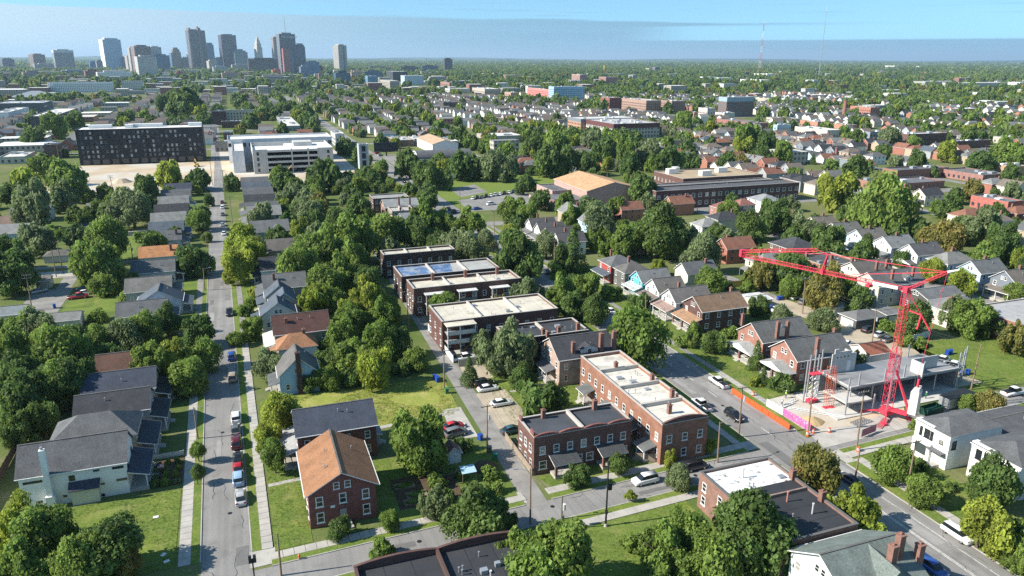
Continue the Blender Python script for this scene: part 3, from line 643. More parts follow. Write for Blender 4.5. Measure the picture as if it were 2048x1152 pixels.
# ---------------------------------------------------------------- near buildings
GREY=(0.115,0.12,0.125); DARK=(0.045,0.048,0.055); BLUEG=(0.085,0.105,0.13); BROWN=(0.115,0.062,0.045); LGREY=(0.20,0.205,0.20); NAVY=(0.055,0.065,0.09); ORANGE=(0.40,0.19,0.085); GREEN_G=(0.15,0.18,0.165)
WHITE=(0.74,0.74,0.72); CREAM=(0.62,0.57,0.46); TAN=(0.42,0.34,0.25); BLUE=(0.20,0.33,0.45); LBLUE=(0.42,0.55,0.66); RED=(0.36,0.10,0.075); BRICK=(0.26,0.105,0.07); DBRICK=(0.15,0.072,0.055); OBRICK=(0.40,0.16,0.09); SAGE=(0.22,0.25,0.20); GREYW=(0.33,0.34,0.35)
SLOT = (MB().box(-0.5,0.5,-0.06,0,0,1.5).mesh('window', M['darkmetal']), MB().box(-0.44,0.44,-0.075,-0.06,0.12,1.38).mesh('pane', M['glass']))
# white house with the tall chimney
r, bx = house(-38.0,-22.6,124.0,132.6,6.0,9.4,'gx',(0.84,0.82,0.79),(0.105,0.108,0.115),'long white house with dark slot windows and tall white chimney','siding',faces='',vents=0,pr=(('r',3.0,3.0),dict(roofcol=(0.05,0.06,0.085),posts=2,rail=False)))
for px, z, wd, hg in ((1.9,4.55,2.7,0.42),(7.4,3.9,0.85,1.0),(11.0,4.9,0.9,0.35),(14.2,4.8,1.7,0.42),(14.5,2.5,1.6,0.42),(11.6,2.3,0.6,0.35),(6.0,1.2,0.6,0.35),(2.3,0.9,0.9,0.35),(3.7,0.9,0.6,0.35),(11.2,0.15,0.9,0.5)): window(r, bx, 'f', px, z, wd, hg, SLOT)
for u in (1.6,6.6): window(r, bx, 'r', u, 3.6, 1.0, 1.5, WIND)
mb = MB().prism([(-4.2,-1.1),(-2.9,-1.1),(-2.9,-0.002),(-4.2,-0.002)],0,2.2).box(-3.95,-3.15,-0.8,-0.003,2.2,10.4)
link('chimney', mb.mesh('chimney', M['siding']), r, (-0.05, bx[2], 0), color=(0.84,0.82,0.79)); link('chimney_pot', MB().tube((-3.6,-0.4,10.4),(-3.6,-0.4,10.9),0.22).mesh('chimney_pot', M['steel']), r, (0,bx[2],0))
link('bay', MB().box(-0.6,3.4,-1.2,-0.003,0,2.9,skip='b').mesh('bay', M['siding']), r, (0,bx[2],0), color=(0.62,0.60,0.50))
link('bay_roof', MB().quad([(-0.9,-1.5,2.75),(3.7,-1.5,2.75),(3.7,-0.004,3.75),(-0.9,-0.004,3.75)]).box(-0.9,3.7,-1.5,-1.44,2.65,2.75).mesh('bay_roof', M['shingle']), r, (0,bx[2],0), color=NAVY)
house(-35.6,-22.2,134.6,143.6,5.6,8.7,'hip',TAN,GREY,'grey hip-roofed house behind the long white house','siding','fr',pr=(('r',3.0,3.0),dict(roofcol=(0.05,0.06,0.075),posts=3)))
house(-33.6,-21.0,145.4,153.6,5.4,8.0,'gx',GREYW,DARK,'dark-roofed house with porch rails under street trees','siding','fr',pr=(('r',2.8,3.0),dict(roofcol=DARK,posts=3)))
house(-34.2,-21.0,157.0,165.4,4.8,7.6,'gx',TAN,NAVY,'navy-roofed house shaded by big trees on the narrow avenue','siding','r',pr=(('r',2.6,2.8),dict(roofcol=DARK)))
house(-33.4,-21.4,168.6,176.6,4.6,7.4,'gx',GREYW,BROWN,'brown-roofed house hidden among trees on the narrow avenue','siding','r')
row = [(-34.5,-22.3,209.6,217.8,'gx',(0.66,0.66,0.64),GREY,'long grey-roofed cottage with white gabled front'),
 (-30.6,-19.2,219.6,227.4,'gy',(0.60,0.63,0.66),BLUEG,'blue-grey gabled cottage'),
 (-35.0,-22.8,232.6,243.0,'gx',GREYW,(0.15,0.145,0.135),'weathered grey-roofed bungalow'),
 (-35.6,-23.1,254.0,263.0,'gx',(0.62,0.62,0.58),GREY,'grey-roofed house with small paired windows'),
 (-35.3,-23.4,274.6,283.6,'gx',LBLUE,ORANGE,'pale blue cottage with orange roof'),
 (-35.0,-23.6,300.0,308.0,'gx',(0.72,0.72,0.70),GREY,'white cottage with grey roof and brick chimney'),
 (-36.0,-23.6,317.0,326.0,'gx',GREYW,BLUEG,'blue-grey roofed cottage'),
 (-37.0,-23.6,337.6,346.0,'gx',(0.55,0.56,0.56),LGREY,'pale grey-roofed cottage'),
 (-37.3,-23.7,358.0,366.0,'gx',TAN,DARK,'dark-roofed cottage'),
 (-37.5,-24.4,379.0,387.0,'gx',(0.62,0.63,0.63),LGREY,'light grey-roofed cottage'),
 (-37.5,-24.4,399.0,407.0,'gx',GREYW,GREY,'grey cottage'),(-37.5,-24.8,419.0,427.0,'gx',TAN,NAVY,'navy-roofed cottage')]
for i, (x0,x1,y0,y1,k,wc,rc,lb) in enumerate(row):
    house(x0,x1,y0,y1,4.0 if i < 8 else 3.8,6.7 if i != 1 else 7.4,k,wc,rc,lb+', west avenue row, '+('first','second','third','fourth','fifth','sixth','seventh','eighth','ninth','tenth','eleventh','twelfth')[i]+' from near','siding','fr' if i < 9 else 'f',
          pr=(('r',2.6,2.7),dict(roofcol=rc,gable=(i % 2 == 0),posts=3,rail=i < 5)) if i < 10 else None, chim=((x0+10,y0+2.2,5.2,7.4),) if i in (4,5) else (), group='cottages along the west side of the avenue')
# east side of the avenue
r, bx = house(4.9,15.2,103.2,117.0,6.2,9.1,'gy',(0.22,0.062,0.05),(0.275,0.138,0.072),'orange-roofed red brick house with gable end to the corner','brick',faces='',name='brick_house',vents=3,ov=0.55)
for u in (1.6,5.15,8.7):
    window(r, bx, 'f', u, 3.7, 1.15, 1.75, WIN); 
    if u != 5.15: window(r, bx, 'f', u, 0.9, 1.15, 1.8, WIN)
for u in (4.3,6.0): window(r, bx, 'f', u, 6.3, 0.95, 1.2, WIN)
for u in (2,5.5,9,12): window(r, bx, 'l', u, 3.6); window(r, bx, 'l', u, 0.9)
door(r, bx, 'f', 5.1, 0.5, (0.3,0.3,0.3)); link('steps', MB().box(4.2,6.2,-1.2,-0.003,0,0.5).box(4.0,6.4,-1.9,-1.2,0,0.25).mesh('steps', M['concrete']), r, (bx[0],bx[2],0))
link('window', MB().box(4.5,5.7,-0.05,0,3.4,4.6).mesh('window', M['darkmetal']), r, (bx[0],bx[2],0)); link('house_sign', MB().box(3.2,3.9,-0.08,-0.003,3.15,3.55).mesh('house_sign', M['trim']), r, (bx[0],bx[2],0))
house(4.9,18.7,122.2,131.6,6.4,9.2,'gx',(0.20,0.062,0.05),NAVY,'navy-roofed dark brick house behind the orange-roofed one','brick','fl',name='brick_house',vents=2,pr=[(('l',2.6,3.0),dict(roofcol=(0.35,0.36,0.36),posts=2)),(('r',1.3,2.6,3.0,6.0),dict(roofcol=(0.3,0.32,0.33),posts=2,rail=False))])
house(3.6,11.8,154.2,162.4,4.6,8.4,'gy',(0.30,0.46,0.60),(0.125,0.12,0.115),'small blue gabled house with dark brick chimney','siding','f',chim=((7.7,153.8,0.0,9.6,1.0,(0.09,0.05,0.04)),),pr=(('l',2.0,2.7),dict(roofcol=GREY,posts=2)))
house(4.3,13.0,168.9,175.2,5.0,7.6,'hip',(0.68,0.68,0.66),(0.30,0.15,0.08),'white house with rusty orange hip roof and dormer','siding','fl',pr=(('l',2.6,3.0),dict(roofcol=(0.30,0.15,0.08),posts=3)),chim=((10.5,172,6,8.2),))
house(4.0,17.0,176.6,186.4,6.0,9.2,'gx',SAGE,(0.085,0.042,0.035),'large sage house under a broad dark brown roof','siding','fl',chim=((7,179.3,7.0,8.9),),pr=(('l',2.4,3.0),dict(roofcol=(0.5,0.5,0.48),posts=3)),vents=2)
er = [(1.6,10.3,196.4,203.6,'gy',(0.60,0.60,0.58),BLUEG),(4.2,12.0,205.0,210.6,'gy',GREYW,(0.09,0.115,0.15)),(3.4,11.0,212.6,218.6,'gy',(0.55,0.50,0.42),BLUEG),(3.4,15.4,220.6,231.0,'gx',GREYW,GREY),
 (3.2,10.6,242.0,251.0,'gx',LBLUE,DARK),(6.6,16.2,268.0,276.5,'gx',TAN,(0.13,0.12,0.11)),(2.0,15.8,295.0,309.0,'gx',(0.24,0.26,0.28),GREY),(1.2,14.8,328.0,339.0,'gx',(0.5,0.5,0.5),LGREY),
 (1.0,14.6,345.0,354.0,'gx',GREYW,GREY),(0.8,14.8,365.0,374.0,'gx',(0.62,0.62,0.6),DARK),(0.6,14.4,386.0,395.0,'gx',TAN,GREY),(0.4,14.2,404.0,413.0,'gx',GREYW,BLUEG),(0.2,14.0,422.0,431.0,'gx',(0.6,0.6,0.6),GREY)]
en = ['blue-grey gabled house with steep front','low slate-blue gabled house','tan gabled cottage with blue-grey roof','grey bungalow with chimney and wide roof','pale blue house with near-black roof','tan house with brown-grey roof','large charcoal house with shed dormer','pale grey house with light roof','grey house','white house with dark roof','tan house','grey house with slate roof','white house with grey roof']
for i, (x0,x1,y0,y1,k,wc,rc) in enumerate(er):
    house(x0,x1,y0,y1,4.6 if i not in (6,7) else 5.6,7.6 if i not in (6,7) else 8.6,k,wc,rc,en[i]+', east avenue row, '+('first','second','third','fourth','fifth','sixth','seventh','eighth','ninth','tenth','eleventh','twelfth','thirteenth')[i]+' from near','siding','fl' if i < 9 else 'f',
          pr=(('l',2.4,2.8),dict(roofcol=rc,gable=(i%3==1),posts=3,rail=False)) if i < 10 else None, dormer=('f',9.5,2.4) if i == 6 else None, chim=((x0+3,y0+3,5.5,8.2),) if i in (3,7) else (), group='houses along the east side of the avenue')
# walk-up apartment rows between the alley and the main street
WROOF=(0.56,0.52,0.43)
flatbld(41.6,65.8,235.2,241.6,7.6,0.5,(0.085,0.05,0.042),(0.50,0.47,0.40),'dark brick row with pale roof, farthest of the four behind the alley','brick',faces='fl',vents=2,parts=2)
r, bx = flatbld(41.8,72.5,208.4,220.6,7.6,0.5,(0.10,0.055,0.045),(0.36,0.36,0.35),'brick row with blue tarpaulins over its roof','brick',faces='fl',vents=2,parts=2)
link('tarpaulin', MB().quad([(bx[0]+0.5,bx[2]+0.5,7.66),(bx[0]+9.8,bx[2]+0.5,7.66),(bx[0]+9.8,bx[3]-0.5,7.66),(bx[0]+0.5,bx[3]-0.5,7.66)]).quad([(bx[0]+10.6,bx[2]+0.5,7.66),(bx[0]+16,bx[2]+0.5,7.66),(bx[0]+18,bx[3]-0.5,7.66),(bx[0]+10.6,bx[3]-0.5,7.66)]).mesh('tarpaulin', surf('tarpaulin', (0.085,0.155,0.30), 0.5, 0.5, 0.3, 2, 0.3, stain=(0.30,0.33,0.37), stain_scale=0.35, stain_lo=0.46, stain_hi=0.64)), r)
r, bx = flatbld(42.4,74.4,194.8,204.2,7.6,0.7,(0.15,0.068,0.05),WROOF,'brick row with three white-roofed balconies and cream roof','brick',faces='fl',nf={'f':10,'l':3},vents=5,parts=2,chim=((50,203.4,9.6),(60,203.4,9.6),(70,203.4,9.6)))
def balcony(root, bx, f, u, wd, dep, zf, zt, roofcol):
    g = link('balcony', None, root, (*facept(bx, f, u), 0), FACE[f])
    link('floor', MB().box(-wd/2,wd/2,-dep,-0.002,zf-0.2,zf).mesh('floor', M['paint']), g, color=(0.5,0.48,0.44))
    link('balcony_roof', MB().box(-wd/2-0.25,wd/2+0.25,-dep-0.25,-0.003,zt,zt+0.22).mesh('balcony_roof', M['flatroof']), g, color=roofcol)
    link('parapet', MB().box(-wd/2,wd/2,-dep,-dep+0.08,zf,zf+0.95).mesh('parapet', M['siding']), g, color=(0.25,0.25,0.24))
    pm = MB().box(-0.13,0.13,-0.13,0.13,0,zt).mesh('post', M['siding'])
    for x in (-wd/2+0.14, wd/2-0.14): link('post', pm, g, (x,-dep+0.3,0), color=(0.62,0.62,0.6))
for u in (5.6,15.2,25.0): balcony(r, bx, 'f', u, 5.2, 2.4, 3.9, 6.7, (0.6,0.6,0.58))
r, bx = flatbld(43.0,74.0,166.6,180.0,7.6,0.45,(0.15,0.062,0.048),WROOF,'wide brick row with cream roof in three stepped bays','brick',faces='fl',nf={'f':9,'l':3},vents=6,parts=2)
for k, (u, wd) in enumerate(((4.2,7.6),)):
    g = link('back_stair_tower', None, r, (*facept(bx,'f',u),0)); 
    link('roof', MB().box(-wd/2,wd/2,-3.2,-0.003,7.55,7.75).mesh('roof', M['flatroof']), g, color=WROOF)
    for z in (0.15,3.0,5.3): link('deck', MB().box(-wd/2+0.2,wd/2-0.2,-3.0,-0.003,z,z+0.16).mesh('deck', M['paint']), g, color=(0.45,0.43,0.40))
    for z in (3.16,5.46): link('railing', MB().box(-wd/2+0.2,wd/2-0.2,-3.0,-2.94,z,z+0.95).mesh('railing', M['paint']), g, color=(0.55,0.54,0.52))
    pm = MB().box(-0.12,0.12,-0.12,0.12,0,7.54).mesh('post', M['paint'])
    for x in (-wd/2+0.3,-0.4,wd/2-0.3): link('post', pm, g, (x,-2.85,0), color=(0.66,0.66,0.64))
    link('stair', MB().quad([(0.2,-2.6,0.3),(0.2,-1.6,0.3),(wd/2-0.6,-1.6,3.0),(wd/2-0.6,-2.6,3.0)]).quad([(0.2,-2.6,0.15),(wd/2-0.6,-2.6,2.85),(wd/2-0.6,-1.6,2.85),(0.2,-1.6,0.15)]).mesh('stair', M['fence']), g, color=(0.25,0.15,0.10))
flatbld(55.0,75.4,151.2,160.6,6.9,0.4,(0.10,0.055,0.045),(0.05,0.053,0.058),'black flat-roofed brick row beside the wide cream-roofed row','brick',faces='fl',vents=4,roofmat='tar',parts=1,chim=((60,159.5,8.6),(64,152.2,8.6),(68,152.2,8.6),(73,152.2,8.9)))
r, bx = house(62.2,76.6,138.4,149.2,6.4,9.6,'gx',(0.45,0.31,0.24),(0.05,0.052,0.06),'black-roofed gabled double house with tall chimneys by the avenue trees','brick','fl',chim=((66.0,139.6,6.8,9.6,0.8),(72.8,139.4,6.8,10.9,0.9),(76.0,139.4,6.8,11.0,0.9),(63.6,148.6,7,9.2)),dormer=('f',7.6,4.2),pr=(('l',2.2,2.9,3.0,8.5),dict(roofcol=(0.12,0.12,0.13),posts=3)))
r, bx = flatbld(65.8,75.4,101.4,135.2,7.5,0.6,(0.31,0.128,0.070),(0.60,0.57,0.50),'long brick rowhouse with white roof facing the main street','brick',faces='fl',nf={'f':3,'l':11},vents=7,parts=3,chim=((70,106,9.2,0.7),(74,111.5,9.2,0.7),(74,119,9.2,0.7),(70,127,9.2,0.7)),wavy=('f',1,0.9,(0.15,0.07,0.055)))
for u in (5.5,14.5,23.5,30.5): porch(r, bx, 'l', 2.4, 2.6, u-1.6, u+1.6, roofcol=(0.12,0.13,0.13), posts=2, rail=True)
r, bx = flatbld(43.2,62.2,106.0,113.8,7.0,0.35,(0.175,0.078,0.058),(0.062,0.068,0.078),'brown brick double house with wavy red parapet on the corner','brick',faces='fl',rows=(3.9,),nf={'f':7,'l':3},vents=0,roofmat='tar',parts=1,chim=((47.8,113.0,8.6,0.7),(58.2,113.0,8.8,0.8)),wavy=('f',4,0.45,(0.24,0.075,0.06)))
for u in (1.7,8.6,10.8,17.6): window(r, bx, 'f', u, 1.0, 1.5, 1.6)
for u in (1.3,3.9,6.4): window(r, bx, 'l', u, 1.0, 0.9, 1.6)
link('side_parapet', MB().box(bx[0],bx[0]+0.3,bx[2]+0.3,bx[2]+1.9,7.472,8.3).box(bx[0],bx[0]+0.3,bx[3]-1.6,bx[3]-0.3,7.472,8.2).mesh('side_parapet', M['brick']), r, color=(0.24,0.075,0.06))
for u0, u1 in ((3.0,7.6),(12.2,16.8)): porch(r, bx, 'f', 2.6, 2.9, u0, u1, roofcol=(0.06,0.065,0.07), posts=2, brickpost=True)
door(r, bx, 'f', 6.2, 0.56, (0.06,0.05,0.05)); door(r, bx, 'f', 14.0, 0.56, (0.06,0.05,0.05))
link('foundation', MB().box(bx[0]-0.05,bx[0]-0.002,bx[2],bx[3],0,0.9).mesh('foundation', M['paint']), r, color=(0.55,0.52,0.45))
# right of the main street, houses facing it
MR = dict(chim=())
house(109.4,119.0,204.8,213.6,6.0,8.4,'hip',(0.36,0.075,0.065),GREY,'red house with grey hip roof across the main street','siding','fl',pr=(('l',2.6,3.0),dict(roofcol=BLUEG,posts=3)),chim=((113,212,7.5,9.4),))
house(109.8,118.6,196.2,203.4,6.0,8.4,'hip',(0.13,0.13,0.12),(0.11,0.105,0.10),'charcoal house with clipped grey roof next to the red house','siding','fl',chim=((114,201.8,7.5,9.6),))
house(111.2,121.2,187.8,195.0,5.4,8.0,'gx',(0.10,0.50,0.62),(0.17,0.175,0.175),'turquoise-fronted gabled house with white porch','siding','fl',pr=(('l',2.6,3.0),dict(roofcol=(0.45,0.46,0.46),posts=3)))
house(110.8,119.8,177.4,185.2,5.4,8.2,'gx',(0.70,0.70,0.68),(0.14,0.13,0.12),'white gabled house with brown-grey roof beside the turquoise one','siding','fl',pr=(('l',2.8,3.0),dict(roofcol=(0.18,0.15,0.13),posts=3)))
house(110.2,121.8,167.4,175.0,5.4,8.2,'gx',(0.66,0.67,0.68),(0.145,0.135,0.13),'pale gabled house with pinkish porch roof on the main street','siding','fl',pr=(('l',3.0,3.0),dict(roofcol=(0.30,0.21,0.18),posts=3)),chim=((115,174,6,8.8),))
house(111.6,125.8,156.8,165.8,6.0,8.8,'gx',(0.13,0.062,0.05),(0.20,0.13,0.085),'dark brick house under a wide tan-brown roof with front dormer','brick','fl',pr=(('l',3.4,3.0),dict(roofcol=(0.33,0.20,0.12),posts=3,brickpost=True)),chim=((124,162,7,9.8),),dormer=('l',4.5,3.0))
house(112.4,126.4,133.0,142.4,6.0,9.2,'gx',(0.36,0.15,0.10),(0.115,0.12,0.12),'brick house with white-trimmed gable, farther of the matching pair','brick','fl',name='brick_house',pr=(('l',3.0,3.0),dict(roofcol=(0.36,0.37,0.36),posts=3,brickpost=True,gable=True)),chim=((116.5,133.4,6.3,10.4,0.75),(119.2,133.2,6.3,10.2,0.75),(113.0,142,7,10)))
house(112.4,127.6,121.2,130.2,6.0,9.2,'gx',(0.36,0.15,0.10),(0.115,0.12,0.12),'brick house with white-trimmed gable, nearer of the matching pair','brick','fl',name='brick_house',pr=(('l',3.0,3.0),dict(roofcol=(0.30,0.31,0.30),posts=3,brickpost=True,gable=True)),chim=((117.8,121.6,6.3,10.4,0.8),(126.6,126,8,10)))
# new white box houses by the right edge
r, bx = house(112.9,125.6,82.8,90.0,6.6,8.3,'hip',(0.80,0.80,0.78),(0.115,0.118,0.122),'new white box house with grey hip roof by the building site','siding',faces='',vents=2,ov=0.25)
link('front_parapet', MB().box(bx[0]-0.05,bx[0]+1.2,-0.2,bx[3]+0.05,6.0,6.95).mesh('front_parapet', M['siding']), r, color=(0.80,0.80,0.78))
for u in (1.3,2.6,3.6): window(r, bx, 'l', u, 4.2, 0.6 if u != 2.6 else 1.2, 1.7, WIND)
for u in (1.2,2.3,3.4): window(r, bx, 'l', u, 1.0, 0.8, 2.0, WIND)
window(r, bx, 'l', 5.6, 4.4, 0.8, 0.8, WIND); window(r, bx, 'f', 1.2, 4.0, 1.0, 1.6, WIND); window(r, bx, 'f', 8.6, 1.0, 0.9, 0.9, WIND); door(r, bx, 'l', 5.6, 0.5, (0.5,0.5,0.48))
link('entry_canopy', MB().box(-1.2,-0.003,-1.6,1.6,2.9,3.15).mesh('entry_canopy', M['paint']), r, (bx[0],bx[2]+1.9,0), color=(0.12,0.12,0.13)); link('steps', MB().box(-2.2,-0.003,-0.7,0.7,0,0.5).box(-3.0,-2.2,-0.7,0.7,0,0.25).mesh('steps', M['concrete']), r, (bx[0],bx[2]+1.9,0)); link('bay', MB().box(-0.6,-0.003,-1.9,1.9,0,3.6,skip='b').mesh('bay', M['siding']), r, (bx[0],bx[3]-2.2,0), color=(0.8,0.8,0.78)); link('window', MB().box(-0.65,-0.602,-1.2,1.2,1.0,3.0).mesh('window', M['glass']), r, (bx[0],bx[3]-2.2,0), color=(0.05,0.06,0.07))
r, bx = house(115.2,128.0,71.5,80.4,6.4,8.3,'hip',(0.72,0.71,0.68),(0.10,0.103,0.108),'second new pale box house, half hidden by trees at the right edge','siding',faces='',vents=1,ov=0.25)
link('front_parapet', MB().box(bx[0]-0.05,bx[0]+1.2,0.6,bx[3]+0.05,5.8,6.8).mesh('front_parapet', M['siding']), r, color=(0.66,0.65,0.62))
for u in (1.5,3.0): window(r, bx, 'l', u, 4.0, 1.1, 1.8, WIND)
window(r, bx, 'l', 6.4, 4.2, 0.6, 0.8, WIND); window(r, bx, 'l', 3.0, 0.9, 1.6, 2.0, WIND); door(r, bx, 'l', 6.6, 0.5, (0.05,0.05,0.05)); link('steps', MB().box(-2.6,-0.003,-0.8,0.8,0,0.9).box(-3.6,-2.6,-0.8,0.8,0,0.45).mesh('steps', M['concrete']), r, (bx[0],bx[2]+2.3,0)); link('entry_canopy', MB().box(-1.4,-0.003,-1.4,1.4,2.9,3.1).mesh('entry_canopy', M['paint']), r, (bx[0],bx[2]+2.3,0), color=(0.1,0.1,0.11))
house(128.5,142,84,92,3.6,4.6,'gx',(0.74,0.74,0.72),(0.09,0.093,0.1),'low white garage behind the new box house','siding','f',name='garage',cat='garage')
# foreground flat roofs
r, bx = flatbld(65.0,78.4,68.6,88.4,6.0,0.35,(0.27,0.135,0.095),(0.035,0.037,0.042),'corner brick shop building with black tar roof and patched white front','brick',faces='l',rows=(1.2,3.6),vents=3,roofmat='tar',cope=(0.13,0.125,0.12),chim=((78.0,82,7.6),(78.0,75.5,7.6)))
link('white_roof', MB().box(bx[0]+0.35,bx[1]-0.35,bx[3]-6.6,bx[3]-0.35,6.005,6.05).mesh('white_roof', surf('peeling_white_roof', (0.70,0.70,0.68), 0.8, 0.1, 0.5, 6, 0.05, stain=(0.12,0.12,0.12), stain_scale=0.8, stain_lo=0.56, stain_hi=0.66)), r)
link('party_wall', MB().box(bx[0]+0.4,bx[1]-0.4,0.2,0.5,6.01,6.45).mesh('party_wall', M['brick']), r, color=(0.3,0.2,0.16))
pm = MB().tube((0,0,0),(0,0,1.6),0.12).tube((0,0,1.6),(0,0,1.8),0.18).mesh('vent_pipe', M['paint'])
for x, y, c in ((-2.2,2.4,(0.45,0.46,0.47)),(1.2,-1.4,(0.45,0.2,0.15)),(2.6,-5.2,(0.5,0.5,0.5)),(-1,6.4,(0.5,0.5,0.5))): link('vent_pipe', pm, r, (x,y,6.0), color=c)
r, bx = house(65.6,78.0,56.6,67.4,6.0,9.2,'gx',(0.70,0.70,0.68),GREEN_G,'grey-green shingled gable roof house at the bottom edge','siding','fl',name='house',vents=2,ov=0.6,chim=((73.6,58.6,7,10.8,0.9),(75.8,59.6,7,11.2,0.9),(78.6,58.8,2,9.6,0.9)))
link('cross_gable', MB().quad([(-2.6,-5.6,6.3),(0,-5.6,8.7),(0,0.0,9.25),(-2.6,-3.0,7.4)]).quad([(0,-5.6,8.7),(2.6,-5.6,6.3),(2.6,-3.0,7.4),(0,0.0,9.25)]).quad([(-2.6,-5.55,6.3),(2.6,-5.55,6.3),(0,-5.55,8.7)]).mesh('cross_gable', M['shingle']), r, (1.0,0,0), color=GREEN_G)
r, bx = flatbld(8.9,31.0,70,83.4,6.0,0.6,(0.14,0.06,0.05),(0.038,0.04,0.046),'black tar flat roof with brick coping along the bottom edge','brick',faces='',vents=5,roofmat='tar',cope=(0.10,0.06,0.05),parts=1,wavy=('k',2,0.5,(0.13,0.06,0.05)))
for x in (-6,-2,5): link('vent_pipe', pm, r, (x,-1.5,6.0), color=(0.5,0.5,0.5))
# garages and sheds behind the houses
def gar(x0,x1,y0,y1,ze,zr,k,wc,rc,lb,doorf='f',rm='shingle'):
    r, bx = house(x0,x1,y0,y1,ze,zr,k,wc,rc,lb,'siding','',name='garage',cat='garage',vents=0,wins=False,ov=0.3,roofmat=rm)
    Lf = facelen(bx, doorf); x, y = facept(bx, doorf, Lf/2)
    link('garage_door', MB().box(-min(2.4,Lf*0.35),min(2.4,Lf*0.35),-0.05,0,0,2.1).mesh('garage_door', M['siding']), r, (x,y,0.02), FACE[doorf], color=(0.6,0.6,0.58))
gar(152.6,162.4,144.8,151.2,2.7,4.2,'hip',(0.10,0.10,0.10),(0.15,0.15,0.15),'black garage with grey hip roof behind the gravel lot','l')
gar(164,170,145.6,151,2.6,2.9,'gx',(0.12,0.12,0.12),(0.17,0.17,0.17),'low dark flat garage beside the hip-roofed garage')
gar(136.6,143.2,124.4,131.0,2.7,4.2,'gx',(0.66,0.66,0.64),(0.28,0.105,0.065),'white garage with rust-red roof behind the building site','f')
gar(136.0,143.0,167.4,173.6,2.9,3.2,'gx',(0.50,0.46,0.41),(0.55,0.55,0.54),'pale flat-topped garage behind the tan-roofed house','f')
gar(155.0,159.6,155.4,160.6,2.6,3.2,'gx',(0.6,0.6,0.58),(0.42,0.42,0.41),'small white garage by the dark trees','f')
gar(-51.6,-44.4,215.6,222.4,2.6,3.9,'gx',(0.55,0.56,0.54),(0.20,0.205,0.20),'pale garage with grey roof beside the back alley','r')
gar(-65.0,-58.8,226.0,231.6,2.6,4.2,'gx',(0.62,0.63,0.63),(0.22,0.25,0.26),'white garage with pale blue-grey roof at the left edge','r')
gar(-68.0,-58.6,293.6,300.0,2.5,4.0,'hip',(0.55,0.56,0.55),(0.12,0.115,0.105),'dark hip-roofed garage with white doors in the left yards','f')
gar(-67.4,-60.9,344.0,350.0,2.5,2.9,'gx',(0.5,0.5,0.48),(0.04,0.042,0.05),'flat black-roofed garage among back fences','f')
gar(-68.8,-60.0,387.0,394.0,2.6,4.2,'gx',(0.5,0.5,0.48),(0.17,0.165,0.155),'grey garage near the dirt lot','r')
gar(-63.6,-59.8,259.8,265.0,2.5,3.4,'gx',(0.45,0.42,0.36),(0.20,0.185,0.165),'small tan shed beside the back alley','r')
r, bx = house(29.9,32.5,114.6,117.6,2.0,3.2,'gy',(0.60,0.62,0.58),(0.22,0.10,0.07),'small barn-roofed garden shed with white double door','siding','',name='garden_shed',cat='shed',vents=0,wins=False,ov=0.2)
for s in (-0.45,0.45): link('door', MB().box(-0.42,0.42,-0.05,0,0,1.8).mesh('door', M['trim']), r, (s,bx[2],0.05))
# second street of houses on the right
row2 = [(215.6,227.0,206.6,215.4,LBLUE,(0.15,0.14,0.13)),(216.0,227.6,194.4,203.0,WHITE,(0.20,0.21,0.21)),(215.4,227.4,182.6,190.8,WHITE,(0.10,0.10,0.105)),(215.2,227.2,170.6,178.6,WHITE,(0.19,0.19,0.18)),(215.6,227.0,159.0,167.0,LBLUE,(0.14,0.15,0.15)),(215.2,227.4,147.0,155.4,(0.17,0.19,0.22),(0.16,0.14,0.12)),(216.4,228.2,135.4,143.4,LBLUE,(0.07,0.08,0.1)),(215.4,227.2,219.0,227.2,(0.5,0.5,0.48),(0.15,0.15,0.15)),(215.6,226,231,239,(0.60,0.55,0.45),(0.17,0.15,0.13))]
for i, (x0,x1,y0,y1,wc,rc) in enumerate(row2):
    house(x0,x1,y0,y1,6.0,9.0,'gx' if i != 3 else 'hip',wc,rc,['pale blue','white','white','white hip-roofed','pale blue','slate-blue','light blue dark-roofed','grey','cream'][i]+' two-storey house in the far row behind the crane','siding','fl',pr=(('l',2.6,3.0),dict(roofcol=rc,posts=3,gable=i%2==0,rail=False)),chim=((x0+6,y0+4.2,8,10),),group='two-storey houses in the row behind the crane jib')
house(180.6,193,204,216.5,5.6,8.6,'hip',(0.16,0.10,0.08),(0.055,0.058,0.066),'black hip-roofed house left of the crane jib end','brick','fl')
flatbld(174,189,181.2,195,6.0,0.4,OBRICK,(0.085,0.085,0.085),'flat-roofed orange brick row behind the crane jib','brick',faces='fl',nf={'l':5},vents=3,roofmat='tar',chim=((178,194,7.6),(183,188,7.6),(187,183,7.6)))
house(178.6,191.4,170.4,179.8,6.0,8.8,'gx',CREAM,(0.125,0.115,0.105),'cream gabled house under the crane jib','siding','fl',chim=((185,171,7,9.8),(189,171,7,9.8)))
house(172.8,190.6,157.6,167.2,6.4,9.4,'gx',(0.48,0.47,0.42),(0.12,0.12,0.12),'large grey-tan double house behind the crane mast','siding','fl',chim=((178,158.4,8,10.8),(186,158.4,8,10.8)),dormer=('f',12,2.6))
house(180.6,194.4,147.4,155.8,4.8,6.4,'gx',(0.09,0.085,0.08),(0.14,0.145,0.15),'black-walled house with long grey roof right of the crane mast','siding','fl')
house(177.2,191.2,137.6,146.2,4.6,7.0,'hip',(0.60,0.56,0.50),(0.16,0.165,0.17),'cream house with brick chimney right of the crane mast','siding','fl',chim=((178.4,138.6,0,8.4,0.9),))
flatbld(183,206,121,136.8,5.6,0.2,(0.28,0.11,0.075),(0.36,0.36,0.36),'brick apartment block with grey flat roof at the right edge','brick',faces='fl',rows=(1.2,3.6),vents=3)
